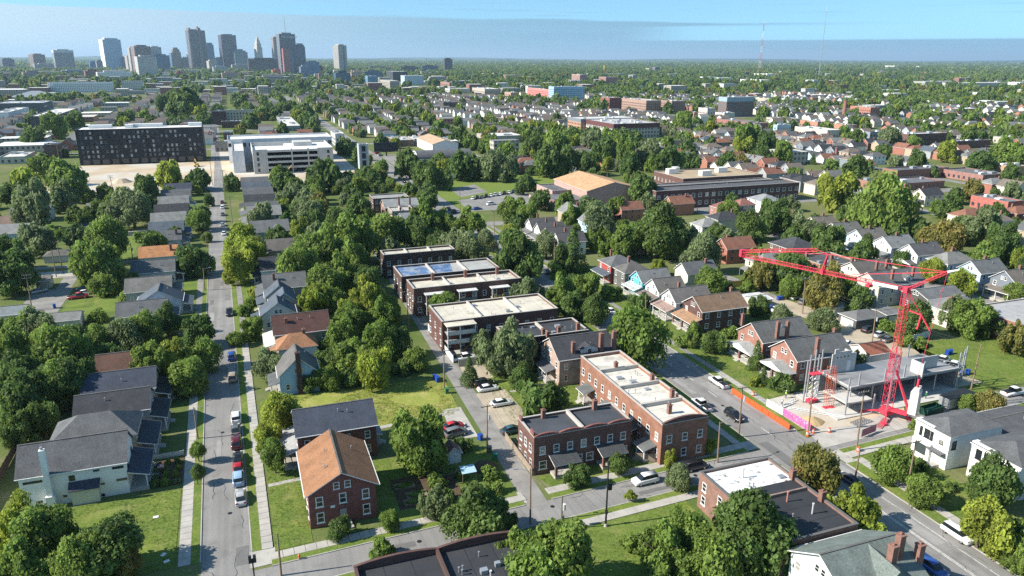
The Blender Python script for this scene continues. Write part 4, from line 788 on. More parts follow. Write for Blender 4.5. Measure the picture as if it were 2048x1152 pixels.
for i, y in enumerate((242.6,252.2,261.0,270.2)):
    house(108.0,118.6,y,y+7.4,5.2,8.0,'gx',(0.72,0.72,0.69),(0.085,0.083,0.085),('nearest','second','third','farthest')[i]+' of four matching white gabled houses on the main street','siding','fl',pr=(('l',2.4,2.8),dict(roofcol=(0.16,0.16,0.16),posts=2,rail=False)),chim=((113,y+6.8,6,8.9),),group='four white gabled houses')
for (x0,x1,y0,y1,wc,rc,lb,wl) in [(201.4,209.4,268,284,(0.40,0.17,0.13),(0.22,0.10,0.08),'brick house with red roof behind the school','brick'),(214.4,223,279.6,287,CREAM,(0.24,0.11,0.09),'cream house with red hip roof behind the school','siding'),(231,242,284,296,WHITE,(0.23,0.24,0.25),'white house with pale grey roof behind the school','siding'),(172,182,246.6,255,WHITE,(0.24,0.24,0.235),'white hip-roofed house among the trees','siding'),(160,170,262,272,(0.36,0.17,0.12),(0.28,0.12,0.09),'small orange-roofed brick house among trees','brick')]:
    house(x0,x1,y0,y1,5.6,8.2,'hip',wc,rc,lb,wl,'fl')
# rows of brick doubles west of the main street
flatbld(57.4,74.4,345,356,6.4,0.4,DBRICK,(0.30,0.30,0.29),'dark brick row with pale roof left of the main street','brick',faces='fl',vents=2)
house(59.6,75,327,338,5.6,8.4,'gx',OBRICK,(0.26,0.27,0.27),'brick double with pale grey gable roof and chimneys','brick','fl',chim=((66,327.6,6.5,10),(71,327.6,6.5,10)))
flatbld(60.2,74.6,314.4,324.6,6.0,0.4,(0.35,0.28,0.22),(0.42,0.40,0.37),'tan brick row with pale flat roofs and back porches','brick',faces='fl',vents=3,parts=2,chim=((64,315,7.6),(68,315,7.6),(72,315,7.6)))
house(62,74,301,310,5.0,7.2,'gx',GREYW,(0.20,0.21,0.22),'grey-roofed house at the end of the tan brick row','siding','fl')
# houses at the far left yards
for i, (y0, wc, rc, lb) in enumerate(((332,LBLUE,(0.22,0.225,0.22),'pale blue house with grey roof at the left edge'),(350,(0.6,0.62,0.62),(0.19,0.135,0.11),'house with brown roof at the left edge'),(372,(0.5,0.5,0.5),(0.13,0.13,0.13),'grey house behind the left trees'))):
    house(-96,-81,y0,y0+12,3.8,6.4,'gx',wc,rc,lb,'siding','fr',doorface=None)
# ---------------------------------------------------------------- middle distance
r, bx = house(157,186,322,362,8.6,12.2,'gy',(0.50,0.30,0.25),(0.50,0.30,0.165),'school gymnasium with broad tan roof and pink walls','brick',faces='',name='school_hall',cat='school',vents=0,ov=0.5,wins=False)
r, bx = flatbld(146.5,156.6,340,361,6.0,0.4,(0.50,0.30,0.25),(0.12,0.12,0.125),'pink two-storey school block left of the tan gymnasium','brick',name='school_block',cat='school',faces='l',nf={'l':3},rows=(1.4,),vents=4,roofmat='tar')
def curved(x, y, R_, a0, a1, h, wc, label):
    root = thing('school_rotunda', (x, y, 0), label, 'school'); mb = MB(); n = 14
    pts = [(R_*math.sin(math.radians(a0+(a1-a0)*i/n)), R_*math.cos(math.radians(a0+(a1-a0)*i/n))) for i in range(n+1)]
    link('wall', MB().prism(pts[::-1]+[(0,0)], 0, h).mesh('wall', M['brick']), root, color=wc)
    link('roof', MB().prism([(p[0]*0.97,p[1]*0.97) for p in pts[::-1]]+[(0,0)], h+0.002, h+0.08).mesh('roof', M['tar']), root, color=(0.14,0.14,0.145))
    wmesh = MB().box(-0.7,0.7,-0.05,0,0,1.5).mesh('window', M['glass'])
    for i in range(3, n-2, 2):
        a = math.radians(a0+(a1-a0)*(i+0.5)/n); link('window', wmesh, root, (R_*math.sin(a)*0.998, R_*math.cos(a)*0.998, 1.2), math.pi-a, color=(0.05,0.06,0.08))
    excl(x-R_, x+R_, y-R_, y, 0)
curved(152, 340, 17, 95, 285, 4.6, (0.50,0.28,0.23), 'low curved pink brick wing with windows at the school front')
flatbld(187,272,308,321,8.6,0.5,DBRICK,(0.10,0.10,0.105),'long dark brick school wing with rows of windows','brick',name='school_wing',cat='school',faces='fl',rows=(1.4,5.2),nf={'f':22},vents=5,roofmat='tar',wd=1.9,hg=1.9)
flatbld(188,271,322,335,7.4,0.4,DBRICK,(0.17,0.17,0.175),'grey-roofed middle wing of the school','brick',name='school_wing',cat='school',faces='l',rows=(1.4,),vents=6,roofmat='tar')
r, bx = flatbld(220,271,336,366,9.0,0.4,DBRICK,(0.40,0.31,0.20),'school wing with flat tan roof and white air handlers','brick',name='school_wing',cat='school',faces='l',rows=(1.4,5.2),vents=0)
for x, y, wd in ((-20,6,5),(-6,-6,6),(10,2,6),(-14,11,3)): link('air_handler', MB().box(-wd/2,wd/2,-1.8,1.8,0,2.6).box(-wd/2-0.1,wd/2+0.1,-1.9,1.9,2.6,2.75).mesh('air_handler', M['trim']), r, (x,y,9.0))
# long black apartment block
X0,X1,Y0,Y1,ZT = -100.0,-21.8,567.4,592.0,23.4
root = thing('apartment_block', ((X0+X1)/2,(Y0+Y1)/2,0), 'long black apartment block with white roof behind the dirt lot', 'building'); excl(X0,X1,Y0,Y1,2)
hw, hd = (X1-X0)/2, (Y1-Y0)/2
link('wall', MB().box(-hw,hw,-hd,hd,0,ZT,skip='bt').mesh('wall', surf('black_cladding', (0.022,0.024,0.028), 0.6, 0.15, 0.3, 3, 0.1)), root)
link('roof', MB().box(-hw+0.3,hw-0.3,-hd+0.3,hd-0.3,ZT-0.6,ZT-0.4).mesh('roof', M['flatroof']), root, color=(0.72,0.72,0.70))
link('coping', MB().box(-hw-0.1,hw+0.1,-hd-0.1,-hd+0.3,ZT,ZT+0.15).box(-hw-0.1,hw+0.1,hd-0.3,hd+0.1,ZT,ZT+0.15).box(-hw-0.1,-hw+0.3,-hd+0.31,hd-0.31,ZT,ZT+0.15).box(hw-0.3,hw+0.1,-hd+0.31,hd-0.31,ZT,ZT+0.15).mesh('coping', M['darkmetal']), root)
for x, wd, y in ((-26,14,4),(2,22,6),(34,9,7),(-8,5,2)): link('roof_shed', MB().box(-wd/2,wd/2,-2.5,2.5,0,2.2).mesh('roof_shed', M['trim']), root, (x,y,ZT-0.4))
wl = (MB().box(-0.75,0.75,-0.1,0,0,2.0).mesh('window', surf('bronze_frame', (0.10,0.11,0.12), 0.5)), MB().box(-0.62,0.62,-0.14,-0.1,0.1,1.9).mesh('pane', M['glass']))
bal = MB().box(-1.3,1.3,-1.3,0,-0.15,0).box(-1.3,1.3,-1.3,-1.25,0,1.0).mesh('balcony', M['darkmetal'])
wr = random.Random(11)
for fl in range(6):
    z = 4.6+fl*3.1
    for k in range(26):
        u = -hw+3+k*(2*hw-6)/25
        if k < 3 or wr.random() < 0.62:
            o = link('window', wl[0], root, (u,-hd,z)); link('pane', wl[1], o, color=(0.05,0.06,0.07) if wr.random() < 0.55 else (0.30,0.31,0.32))
            if k % 4 == 1 and wr.random() < 0.8: link('balcony', bal, root, (u+1.2,-hd,z-0.1))
for k in range(13): link('shopfront', MB().box(-2.0,2.0,-0.1,0,0.3,3.6).mesh('shopfront', M['glass']), root, (-hw+4+k*5.9,-hd,0), color=(0.02,0.025,0.035))
for k, y in enumerate((-8,-3,2,7)):
    for fl in range(6): link('window', wl[0], root, (hw, y, 4.6+fl*3.1), math.pi/2)
# white parking garage
root = thing('parking_garage', (33,512,0), 'white parking garage with open dark decks', 'garage'); excl(4,62,488,545,2)
hw, d0, d1, ZT = 24.5, -21.0, 24.0, 14.0
link('ramp_wall', MB().box(-hw,-hw+0.4,d0,d1,0,ZT+1.0).box(-hw+0.4,-hw+8,d0,d0+0.4,0,ZT+1.0).box(hw-9,hw,d0,d0+0.4,0,ZT+1.0).box(hw-0.4,hw,d0+0.4,d1,0,ZT+1.0).box(-hw+0.4,hw-0.4,d1-0.4,d1,0,ZT+1.0).mesh('ramp_wall', M['newconcrete']), root)
for z in (0.2,3.5,6.9,10.3,13.7): link('deck', MB().box(-hw+0.41,hw-0.41,d0+0.41,d1-0.41,z-0.5,z).mesh('deck', M['newconcrete']), root)
for z in (3.5,6.9,10.3,13.7): link('spandrel', MB().box(-hw+8,hw-9,d0-0.05,d0+0.35,z-0.6,z+0.75).mesh('spandrel', M['newconcrete']), root)
for x in (-hw+8.3,-1,9,hw-9.3): link('pier', MB().box(x-0.4,x+0.4,d0-0.12,d0+0.5,0,ZT+1.0).mesh('pier', M['newconcrete']), root)
for fl in range(4):
    for x in (-hw+3,hw-3): link('window', MB().box(-0.7,0.7,-0.08,0,0,2.0).mesh('window', M['glass']), root, (x,d0,1.2+fl*3.4), color=(0.03,0.035,0.04))
link('light_well', MB().box(2,14,4,16,13.72,16.4).mesh('light_well', M['newconcrete']), root); link('roof_deck', MB().box(-hw+0.5,hw-0.5,d0+0.5,d1-0.5,13.705,13.73).mesh('roof_deck', M['trim']), root); link('parapet', MB().box(-hw+0.5,-4,10,10.4,13.7,15.2).mesh('parapet', M['newconcrete']), root)
flatbld(-6,64,549,580,15,1.0,(0.68,0.68,0.67),(0.66,0.66,0.65),'pale unfinished concrete building behind the parking garage','siding',name='concrete_building',faces='f',rows=(11.0,),nf={'f':16},vents=0,wd=2.6,hg=2.4,wk=SLOT)
flatbld(-3.4,3.6,500,549,13,0.6,(0.62,0.64,0.67),(0.6,0.6,0.6),'tall blank white side wing left of the parking garage','siding',name='concrete_wing',faces='',vents=0)
r, bx = flatbld(70.5,76.5,468,474,18.5,0.3,(0.36,0.40,0.44),(0.4,0.4,0.4),'lone concrete stair tower right of the parking garage','siding',name='stair_tower',cat='tower',faces='',vents=0)
for z in (1,5.4,9.8,14.2): link('opening', MB().box(-1.2,1.2,-0.06,0,0,3.4).mesh('opening', M['darkmetal']), r, (0,bx[2],z))
link('corner_pilaster', MB().box(-0.5,0.5,-0.3,-0.003,0,18.8).mesh('corner_pilaster', M['newconcrete']), r, (bx[0]+0.5,bx[2],0)); link('corner_pilaster', MB().box(-0.5,0.5,-0.3,-0.003,0,18.8).mesh('corner_pilaster', M['newconcrete']), r, (bx[1]-0.5,bx[2],0))

def bis(fn, lo, hi, target):
    inc = fn(hi) > fn(lo)
    for _ in range(50):
        m = (lo+hi)/2
        if (fn(m) < target) == inc: lo = m
        else: hi = m
    return (lo+hi)/2
def gridwin(mb, W, H, x0, z0, ux, uy, ox, oy, sx, sz, ww, wh, hz=1.0):
    n = max(1, int(W/sx)); m = max(1, int((H-hz)/sz))
    for i in range(n):
        for j in range(m):
            u = (i+0.5)*W/n; z = hz+j*sz
            a, b = u-ww/2, u+ww/2
            mb.quad([(ox+ux*a, oy+uy*a, z), (ox+ux*b, oy+uy*b, z), (ox+ux*b, oy+uy*b, z+wh), (ox+ux*a, oy+uy*a, z+wh)])
def mid(z, a, b, c, yt, yb, wc, rc, label, cat='building', name='apartment_building', wall='brick', roofmat='flatroof', sx=3.2, sz=3.3, ww=1.4, wh=1.7, top=None, left=False, dep=None, group=None, clutter=4, glassc=(0.04,0.05,0.06)):
    px, py = T(z, b, yb); X, Y = G(px, py)
    pc = T(z, c, 0)[0]; pa = T(z, a, 0)[0] if a is not None else None
    if not left:
        xr = bis(lambda q: PX(q, Y)[0], X, X+400, pc); x0, x1 = X, xr
        D = dep or (bis(lambda q: PX(X, q)[0], Y, Y+300, pa)-Y)
    else:
        x1 = X; x0 = bis(lambda q: PX(q, Y)[0], X-400, X, pa); D = dep or (bis(lambda q: PX(X, q)[0], Y, Y+300, pc)-Y)
    D = max(6.0, min(D, 130.0)); y0, y1 = Y, Y+D
    H = bis(lambda q: PX(X, Y, q)[1], 0, 200, T(z, 0, yt)[1])
    cx, cy = (x0+x1)/2, (y0+y1)/2; hx, hy = (x1-x0)/2, D/2
    root = thing(name, (cx, cy, 0), label, cat, group); root['plan'] = (x0, x1, y0, y1); excl(x0, x1, y0-0.075*math.hypot(X,Y), y1); excl(x0-(0.05*math.hypot(X,Y) if not left else 0), x1, y0, y1)
    if top:                                 # two-tone: lower wall then a top storey in another colour
        zt = H-top[0]; link('wall', MB().box(-hx,hx,-hy,hy,0,zt,skip='bt').mesh('wall', M[wall]), root, color=wc)
        link('top_storey', MB().box(-hx-0.05,hx+0.05,-hy-0.05,hy+0.05,zt,H,skip='t').mesh('top_storey', M['siding']), root, color=top[1])
    else: link('wall', MB().box(-hx,hx,-hy,hy,0,H,skip='bt').mesh('wall', M[wall]), root, color=wc)
    link('roof', MB().box(-hx+0.2,hx-0.2,-hy+0.2,hy-0.2,H-0.7,H-0.5).mesh('roof', M[roofmat]), root, color=rc)
    link('parapet', MB().box(-hx-0.1,hx+0.1,-hy-0.1,-hy+0.25,H,H+0.12).box(-hx-0.1,-hx+0.25,-hy+0.26,hy-0.26,H,H+0.12).box(hx-0.25,hx+0.1,-hy+0.26,hy-0.26,H,H+0.12).box(-hx-0.1,hx+0.1,hy-0.25,hy+0.1,H,H+0.12).mesh('parapet', M['paint']), root, color=tuple(0.5*k+0.15 for k in rc))
    if H > 3.0:
        mb = MB(); gridwin(mb, 2*hx, H-0.6, 0, 0, 1, 0, -hx, -hy-0.06, sx, sz, ww, wh)
        if not left: gridwin(mb, D, H-0.6, 0, 0, 0, -1, -hx-0.06, hy, sx, sz, ww, wh)
        else: gridwin(mb, D, H-0.6, 0, 0, 0, 1, hx+0.06, -hy, sx, sz, ww, wh)
        o = link('windows', mb.mesh('windows', M['glass']), root, color=glassc); o['kind'] = 'stuff'
    for k in range(clutter):
        s = rnd.uniform(0.8,2.2); link('roof_unit', MB().box(-s,s,-s*0.7,s*0.7,0,rnd.uniform(0.8,1.8)).mesh('roof_unit', M['steel'] if k % 2 else M['trim']), root, (rnd.uniform(-hx*0.8,hx*0.8), rnd.uniform(-hy*0.7,hy*0.7), H-0.5))
    return root
WR=(0.66,0.65,0.62)
mid('b',385,445,795,365,525,(0.33,0.50,0.68),WR,'blue six-storey apartment block in the middle distance','building',wall='siding')
mid('b',140,420,440,402,512,(0.62,0.22,0.20),(0.75,0.75,0.74),'coral pink apartment block with white roof left of the blue one','building',wall='siding')
mid('b',650,745,830,225,335,(0.45,0.25,0.21),WR,'pale and brick mid-rise behind the blue block',wall='brick')
mid('b',965,1045,1180,255,332,(0.45,0.20,0.18),(0.4,0.4,0.4),'brick and glass mid-rise near the yellow mast')
mid('b',985,1085,1215,492,625,(0.32,0.09,0.07),(0.5,0.48,0.45),'dark red brick apartment block with orange-lit side')
mid('b',1225,1505,1675,525,672,(0.42,0.25,0.19),(0.5,0.49,0.46),'long tan brick apartment block right of the dark red block')
mid('b',1675,1800,1955,530,668,(0.40,0.23,0.18),(0.55,0.53,0.5),'tan and dark brick block beside the long tan one')
mid('b',605,755,1385,738,902,(0.48,0.25,0.14),(0.55,0.55,0.53),'orange brick apartments with pale roof and grey top storey',top=(3.2,(0.18,0.20,0.23)))
mid('b',805,1130,1660,795,968,(0.50,0.48,0.44),(0.45,0.45,0.44),'pale apartments with maroon top storey, in front of the orange ones',top=(4.2,(0.12,0.05,0.05)),clutter=14)
mid('b',830,900,1260,215,262,(0.30,0.32,0.35),(0.45,0.46,0.48),'far grey stadium-like hall below the yellow mast',dep=60,wall='siding')
mid('b',1600,1610,1665,138,212,(0.17,0.16,0.20),(0.3,0.3,0.3),'far dark tower block under construction',dep=25,wall='siding')
mid('b',1665,1680,1820,185,218,(0.15,0.20,0.25),(0.3,0.3,0.3),'far low blue-grey block beside the construction tower',dep=25,wall='siding')
mid('c',430,525,835,372,602,(0.22,0.14,0.12),(0.6,0.6,0.6),'brick and glass tower block with white corner bays',top=(5.5,(0.30,0.38,0.44)),glassc=(0.12,0.18,0.22))
mid('c',400,505,625,552,632,(0.6,0.58,0.54),(0.5,0.5,0.5),'low cream base in front of the glass tower block')
mid('c',205,310,405,498,604,(0.56,0.50,0.45),(0.5,0.5,0.5),'brown and cream apartment block left of the glass tower block')
mid('c',115,160,205,545,600,(0.42,0.17,0.14),(0.4,0.4,0.4),'small red brick block left of the cream apartments')
mid('c',415,860,1010,672,742,(0.36,0.13,0.11),(0.16,0.17,0.18),'long red brick commercial row')
mid('c',1068,1112,1270,690,795,(0.34,0.46,0.56),(0.5,0.5,0.5),'white-sided blue building beside the red row',wall='siding')
mid('c',1375,1580,1765,655,728,(0.50,0.21,0.12),(0.62,0.61,0.6),'orange brick block with white roof')
mid('c',1315,1690,1860,752,842,(0.62,0.56,0.47),(0.6,0.6,0.58),'long cream low building with round stair tower')
mid('c',1725,1935,2030,692,778,(0.50,0.21,0.12),(0.35,0.35,0.36),'orange brick block behind the cream building')
mid('c',990,1200,1390,622,672,(0.55,0.48,0.40),(0.3,0.3,0.3),'cream parapet row behind the red brick row')
mid('c',865,1020,1110,388,445,(0.55,0.45,0.34),(0.5,0.48,0.42),'far sand-coloured low building')
mid('c',1155,1250,1305,388,455,(0.70,0.70,0.68),WR,'far small white building among trees')
mid('c',285,300,418,138,207,(0.70,0.69,0.66),WR,'far white apartment slab, left one',dep=40,wall='siding')
mid('c',437,450,595,146,208,(0.70,0.69,0.66),WR,'far white apartment slab, right one',dep=40,wall='siding')
mid('c',690,930,1050,172,226,(0.72,0.71,0.69),WR,'far white low apartments',wall='siding')
mid('c',790,1000,1150,102,150,(0.70,0.68,0.62),WR,'far white warehouse at the foot of the striped mast',wall='siding',dep=90)
mid('d',0,235,340,488,608,(0.46,0.17,0.11),(0.55,0.54,0.5),'red brick mill block with pale roof')
mid('d',528,665,1110,798,937,(0.17,0.085,0.068),(0.5,0.49,0.46),'dark brick apartment block with red lit end')
mid('d',545,700,850,705,745,(0.62,0.56,0.5),(0.7,0.7,0.68),'low white-roofed building behind the dark brick block')
mid('d',175,230,560,772,882,(0.28,0.31,0.36),(0.42,0.43,0.45),'grey low warehouse behind the white houses')
mid('d',1190,1215,1620,880,968,(0.17,0.085,0.068),(0.18,0.18,0.18),'dark brick low row at the right edge')
mid('d',1650,1760,1950,832,905,(0.55,0.48,0.42),(0.68,0.67,0.64),'low building with white roof at the right edge')
mid('d',730,870,1240,190,252,(0.42,0.42,0.42),(0.7,0.69,0.66),'far long grey and white warehouse')
mid('d',1240,1260,1830,208,258,(0.55,0.52,0.48),(0.6,0.6,0.58),'far long tan warehouse beside the white office',dep=60)
mid('d',1815,1950,2040,200,288,(0.70,0.70,0.69),WR,'far white office building at the right edge',wall='siding')
mid('d',60,75,430,238,282,(0.66,0.67,0.69),WR,'far long white shed',dep=50,wall='siding')
mid('d',140,150,330,148,185,(0.10,0.13,0.17),(0.5,0.5,0.5),'far dark glass office',dep=50)
mid('d',410,520,620,8,48,(0.62,0.61,0.6),WR,'very far white warehouse below the right mast',wall='siding')
mid('d',660,800,895,14,44,(0.62,0.61,0.6),WR,'very far white warehouse right of the mast',wall='siding')
mid('e',375,545,1130,292,402,(0.36,0.14,0.10),(0.13,0.13,0.135),'brick rowhouse with dark roof, farthest of the three',roofmat='tar')
mid('e',85,330,560,440,532,(0.38,0.16,0.10),(0.14,0.14,0.145),'brick rowhouse with dark roof, nearest left',roofmat='tar')
mid('e',355,640,1090,442,525,(0.36,0.14,0.10),(0.15,0.15,0.155),'brick rowhouse with dark roof, in the middle',roofmat='tar')
mid('e',1060,1530,1800,348,445,(0.36,0.16,0.13),(0.14,0.14,0.145),'brick rowhouse with white cornice',roofmat='tar')
mid('e',1385,1810,1990,655,795,(0.46,0.095,0.065),(0.18,0.185,0.19),'bright red brick double with arched windows and white porches',roofmat='tar')
mid('e',1640,1900,2040,248,385,(0.55,0.30,0.17),(0.3,0.3,0.3),'orange brick apartment block at the right edge')
mid('a',645,690,910,238,350,(0.42,0.52,0.62),(0.6,0.62,0.65),'blue and white striped office block',wall='siding',ww=0.9,wh=2.6,glassc=(0.5,0.55,0.6))
mid('a',235,265,378,242,335,(0.16,0.30,0.48),(0.4,0.4,0.42),'small bright blue office block',wall='siding')
mid('a',480,555,725,192,305,(0.08,0.09,0.11),(0.5,0.52,0.55),'dark glass office behind the striped block')
mid('a',400,520,628,300,385,(0.42,0.38,0.33),(0.45,0.43,0.4),'small tan parking deck')
mid('a',1100,1205,1228,318,388,(0.36,0.18,0.14),(0.5,0.48,0.45),'brick block with blue annexe')
mid('a',1222,1235,1370,302,378,(0.12,0.16,0.20),(0.4,0.4,0.4),'dark blue annexe of the brick block')
mid('a',1200,1210,1440,388,445,(0.55,0.53,0.48),WR,'low white roofed shop row',dep=40)
mid('a',1465,1610,1790,392,460,(0.50,0.42,0.36),WR,'low white and brick shop row')
mid('a',1805,1830,2016,382,435,(0.32,0.33,0.34),(0.5,0.5,0.5),'grey flat building left of the coral block',dep=40)
mid('a',1838,1910,1990,432,492,(0.50,0.30,0.22),(0.45,0.44,0.42),'cream and orange brick block')
mid('a',1120,1135,1290,545,608,(0.12,0.09,0.085),(0.12,0.12,0.13),'dark brick church hall',dep=30)
mid('a',1690,1830,1842,735,790,(0.42,0.13,0.09),(0.3,0.3,0.3),'small red brick hall among houses')
mid('f',725,800,1035,45,115,(0.42,0.42,0.41),(0.66,0.65,0.62),'low white industrial shed',wall='siding')
mid('f',1035,1165,1310,72,155,(0.62,0.63,0.62),(0.68,0.68,0.66),'white flat-roofed workshop behind the warehouse',wall='siding')
mid('f',480,575,795,62,140,(0.17,0.11,0.09),(0.45,0.44,0.42),'brown brick low shop with grey roof')
mid('f',1580,1640,2040,15,100,(0.45,0.40,0.35),(0.66,0.65,0.62),'long white-roofed commercial building behind the row of gables',dep=30)
mid('g',-60,115,350,372,492,(0.66,0.68,0.70),WR,'white apartment block with dark bays at the left edge',left=True,wall='siding',clutter=10)
mid('g',-40,520,625,262,385,(0.10,0.115,0.135),(0.45,0.47,0.5),'dark apartment block behind the white one at the left edge',left=True,wall='siding')
mid('g',365,650,1105,412,545,(0.085,0.08,0.08),(0.66,0.65,0.6),'long dark apartment block with pale roof at left',left=True,wall='siding',clutter=10)
mid('g',560,1300,1312,25,140,(0.72,0.73,0.76),(0.7,0.7,0.7),'far long white apartment building',left=True,dep=22,wall='siding')
mid('h',405,480,980,350,480,(0.55,0.50,0.40),(0.5,0.49,0.46),'cream office building with dark brick corner',clutter=3)
mid('h',405,500,662,362,520,(0.13,0.06,0.055),(0.5,0.49,0.46),'dark brick corner wing of the cream office')
mid('h',560,600,850,478,555,(0.15,0.08,0.07),(0.75,0.75,0.73),'low brick building with bright white roof')
mid('h',1140,1320,1505,530,592,(0.30,0.33,0.36),(0.62,0.60,0.56),'grey apartment building with cream roof',clutter=10)
mid('h',485,525,740,720,828,(0.40,0.37,0.32),(0.36,0.36,0.34),'low grey shop building between the black block and the garage',clutter=2)
mid('h',1885,1910,2016,620,760,(0.6,0.6,0.6),(0.6,0.58,0.54),'white townhouse block right of the garage',dep=30)
mid('h',440,620,735,605,690,(0.24,0.13,0.11),(0.3,0.3,0.3),'dark brick shop beside the black apartment block')
mid('g',0,300,320,880,960,(0.5,0.48,0.43),(0.62,0.6,0.55),'low pale-roofed workshop at the left edge',left=True,dep=30,wall='siding')
mid('g',530,690,810,742,905,(0.20,0.11,0.085),(0.16,0.16,0.16),'brick two-storey shop near the utility poles',left=True,dep=14)
# chimney stacks, billboard, warehouse, masts
def stack(z, x, yt, yb, r0, label):
    X, Y = TG(z, x, yb); H = bis(lambda q: PX(X,Y,q)[1], 0, 120, T(z,0,yt)[1])
    o = thing('chimney_stack', (X,Y,0), label, 'chimney'); link('shaft', MB().tube((0,0,0),(0,0,H),r0,r0*0.75,n=12).mesh('shaft', M['brick']), o, color=(0.34,0.12,0.09)); link('collar', MB().tube((0,0,H),(0,0,H+0.6),r0*0.9,n=12).mesh('collar', M['brick']), o, color=(0.3,0.11,0.08)); excl(X-2,X+2,Y-2,Y+2,0)
stack('c',1885,412,600,2.6,'tall brick chimney stack beside the red mill block'); stack('c',1785,958,1112,1.1,'brick chimney stack in front of the cream low building'); stack('c',1850,815,905,1.2,'short brick chimney stack near the flat-roofed hall')
X, Y = TG('f',478,240); o = thing('billboard', (X,Y,0), 'dark billboard on a single post beside the main street', 'billboard')
Hb = bis(lambda q: PX(X,Y,q)[1], 0, 60, T('f',0,85)[1]); link('post', MB().tube((0,0,0),(0,0,Hb-6),0.5,n=10).mesh('post', M['darkmetal']), o); link('panel', MB().box(-9,9,-0.5,0.5,Hb-6.5,Hb).mesh('panel', surf('billboard_back', (0.02,0.025,0.03), 0.6)), o); link('catwalk', MB().box(-9.2,9.2,-1.4,-0.5,Hb-6.9,Hb-6.6).mesh('catwalk', M['darkmetal']), o)
X, Y = TG('f',1040,215); house(X-2,X+18,Y,Y+52,7,10,'gy',(0.66,0.66,0.64),(0.45,0.32,0.21),'white warehouse with tan gable roof','siding','',name='warehouse',cat='warehouse',wins=False,vents=3)
X, Y = TG('f',1060,320); root = thing('arched_hall', (X+6,Y+8,0), 'arch-roofed hall with white end wall beside the park', 'hall'); excl(X-16,X+22,Y,Y+18)
mb = MB(); me = MB()
for i in range(12):
    a, b = math.pi*i/12, math.pi*(i+1)/12
    mb.quad([(-20,-9*math.cos(a),3+5*math.sin(a)),(-20,-9*math.cos(b),3+5*math.sin(b)),(20,-9*math.cos(b),3+5*math.sin(b)),(20,-9*math.cos(a),3+5*math.sin(a))][::-1])
link('roof', mb.mesh('roof', M['shingle']), root, color=(0.10,0.105,0.115)); link('wall', MB().box(-20,20,-9,9,0,3,skip='b').mesh('wall', M['siding']), root, color=(0.6,0.62,0.64))
for x in (-19.9,19.9): me.quad([(x,-9*math.cos(math.pi*i/12),3+5*math.sin(math.pi*i/12)) for i in (range(13) if x > 0 else range(12,-1,-1))])
link('end_wall', me.mesh('end_wall', M['siding']), root, color=(0.66,0.66,0.65))
def mast(px, ytop, ybase, label, striped, wbase):
    X, Y = G(px, ybase); H = bis(lambda q: PX(X,Y,q)[1], 0, 600, ytop); o = thing('radio_mast', (X,Y,0), label, 'radio mast'); n = 7
    for s in range(n):
        mb = MB(); z0, z1 = H*s/n*0.92, H*(s+1)/n*0.92; w0, w1 = wbase*(1-0.75*s/n), wbase*(1-0.75*(s+1)/n)
        cs = [(1,1),(1,-1),(-1,-1),(-1,1)]; th = max(0.35, wbase*0.07)
        for i in range(4):
            mb.bar((cs[i][0]*w0,cs[i][1]*w0,z0),(cs[i][0]*w1,cs[i][1]*w1,z1),th)
            for k in range(4):
                t0, t1 = k/4, (k+1)/4; wa, wb = w0+(w1-w0)*t0, w0+(w1-w0)*t1; j = (i+1)%4
                mb.bar((cs[i][0]*wa,cs[i][1]*wa,z0+(z1-z0)*t0),(cs[j][0]*wb,cs[j][1]*wb,z0+(z1-z0)*t1),th*0.7)
        link('lattice', mb.mesh('lattice', M['paint']), o, color=((0.55,0.10,0.08) if s % 2 == 0 else (0.7,0.7,0.7)) if striped else (0.42,0.45,0.47))
    link('antenna', MB().tube((0,0,H*0.92),(0,0,H),0.7,0.3,n=6).mesh('antenna', M['paint']), o, color=(0.7,0.7,0.7))
mast(1518,38,150,'red and white lattice radio mast on the horizon',True,5.0); mast(1637,10,155,'tallest slim grey radio mast on the horizon',False,1.9); mast(853,66,120.5,'far thin radio mast right of the skyline',False,1.2)
X, Y = T('b',1025,212); X, Y = G(X, Y); o = thing('yellow_mast', (X,Y,0), 'bright yellow mast above the far grey hall', 'mast'); Hm = bis(lambda q: PX(X,Y,q)[1], 0, 200, T('b',0,118)[1]); link('mast_pole', MB().tube((0,0,0),(0,0,Hm),2.4,n=8).mesh('mast_pole', M['paint']), o, color=(0.75,0.5,0.02)); link('cap', MB().tube((0,0,Hm),(0,0,Hm+2),1.2,n=8).mesh('cap', M['paint']), o, color=(0.6,0.4,0.02))
X, Y = TG('g',430,240); root = thing('arena', (X,Y,0), 'slate grey arena with low pyramid roof behind the left apartments', 'arena'); link('wall', MB().box(-36,36,-22,22,0,7,skip='bt').mesh('wall', M['siding']), root, color=(0.30,0.29,0.27)); link('roof', MB().quad([(-37,-23,7),(37,-23,7),(6,0,16),(-6,0,16)]).quad([(37,-23,7),(37,23,7),(6,0,16)]).quad([(37,23,7),(-37,23,7),(-6,0,16),(6,0,16)]).quad([(-37,23,7),(-37,-23,7),(-6,0,16)]).mesh('roof', M['shingle']), root, color=(0.24,0.27,0.31)); excl(X-38,X+38,Y-24,Y+24)
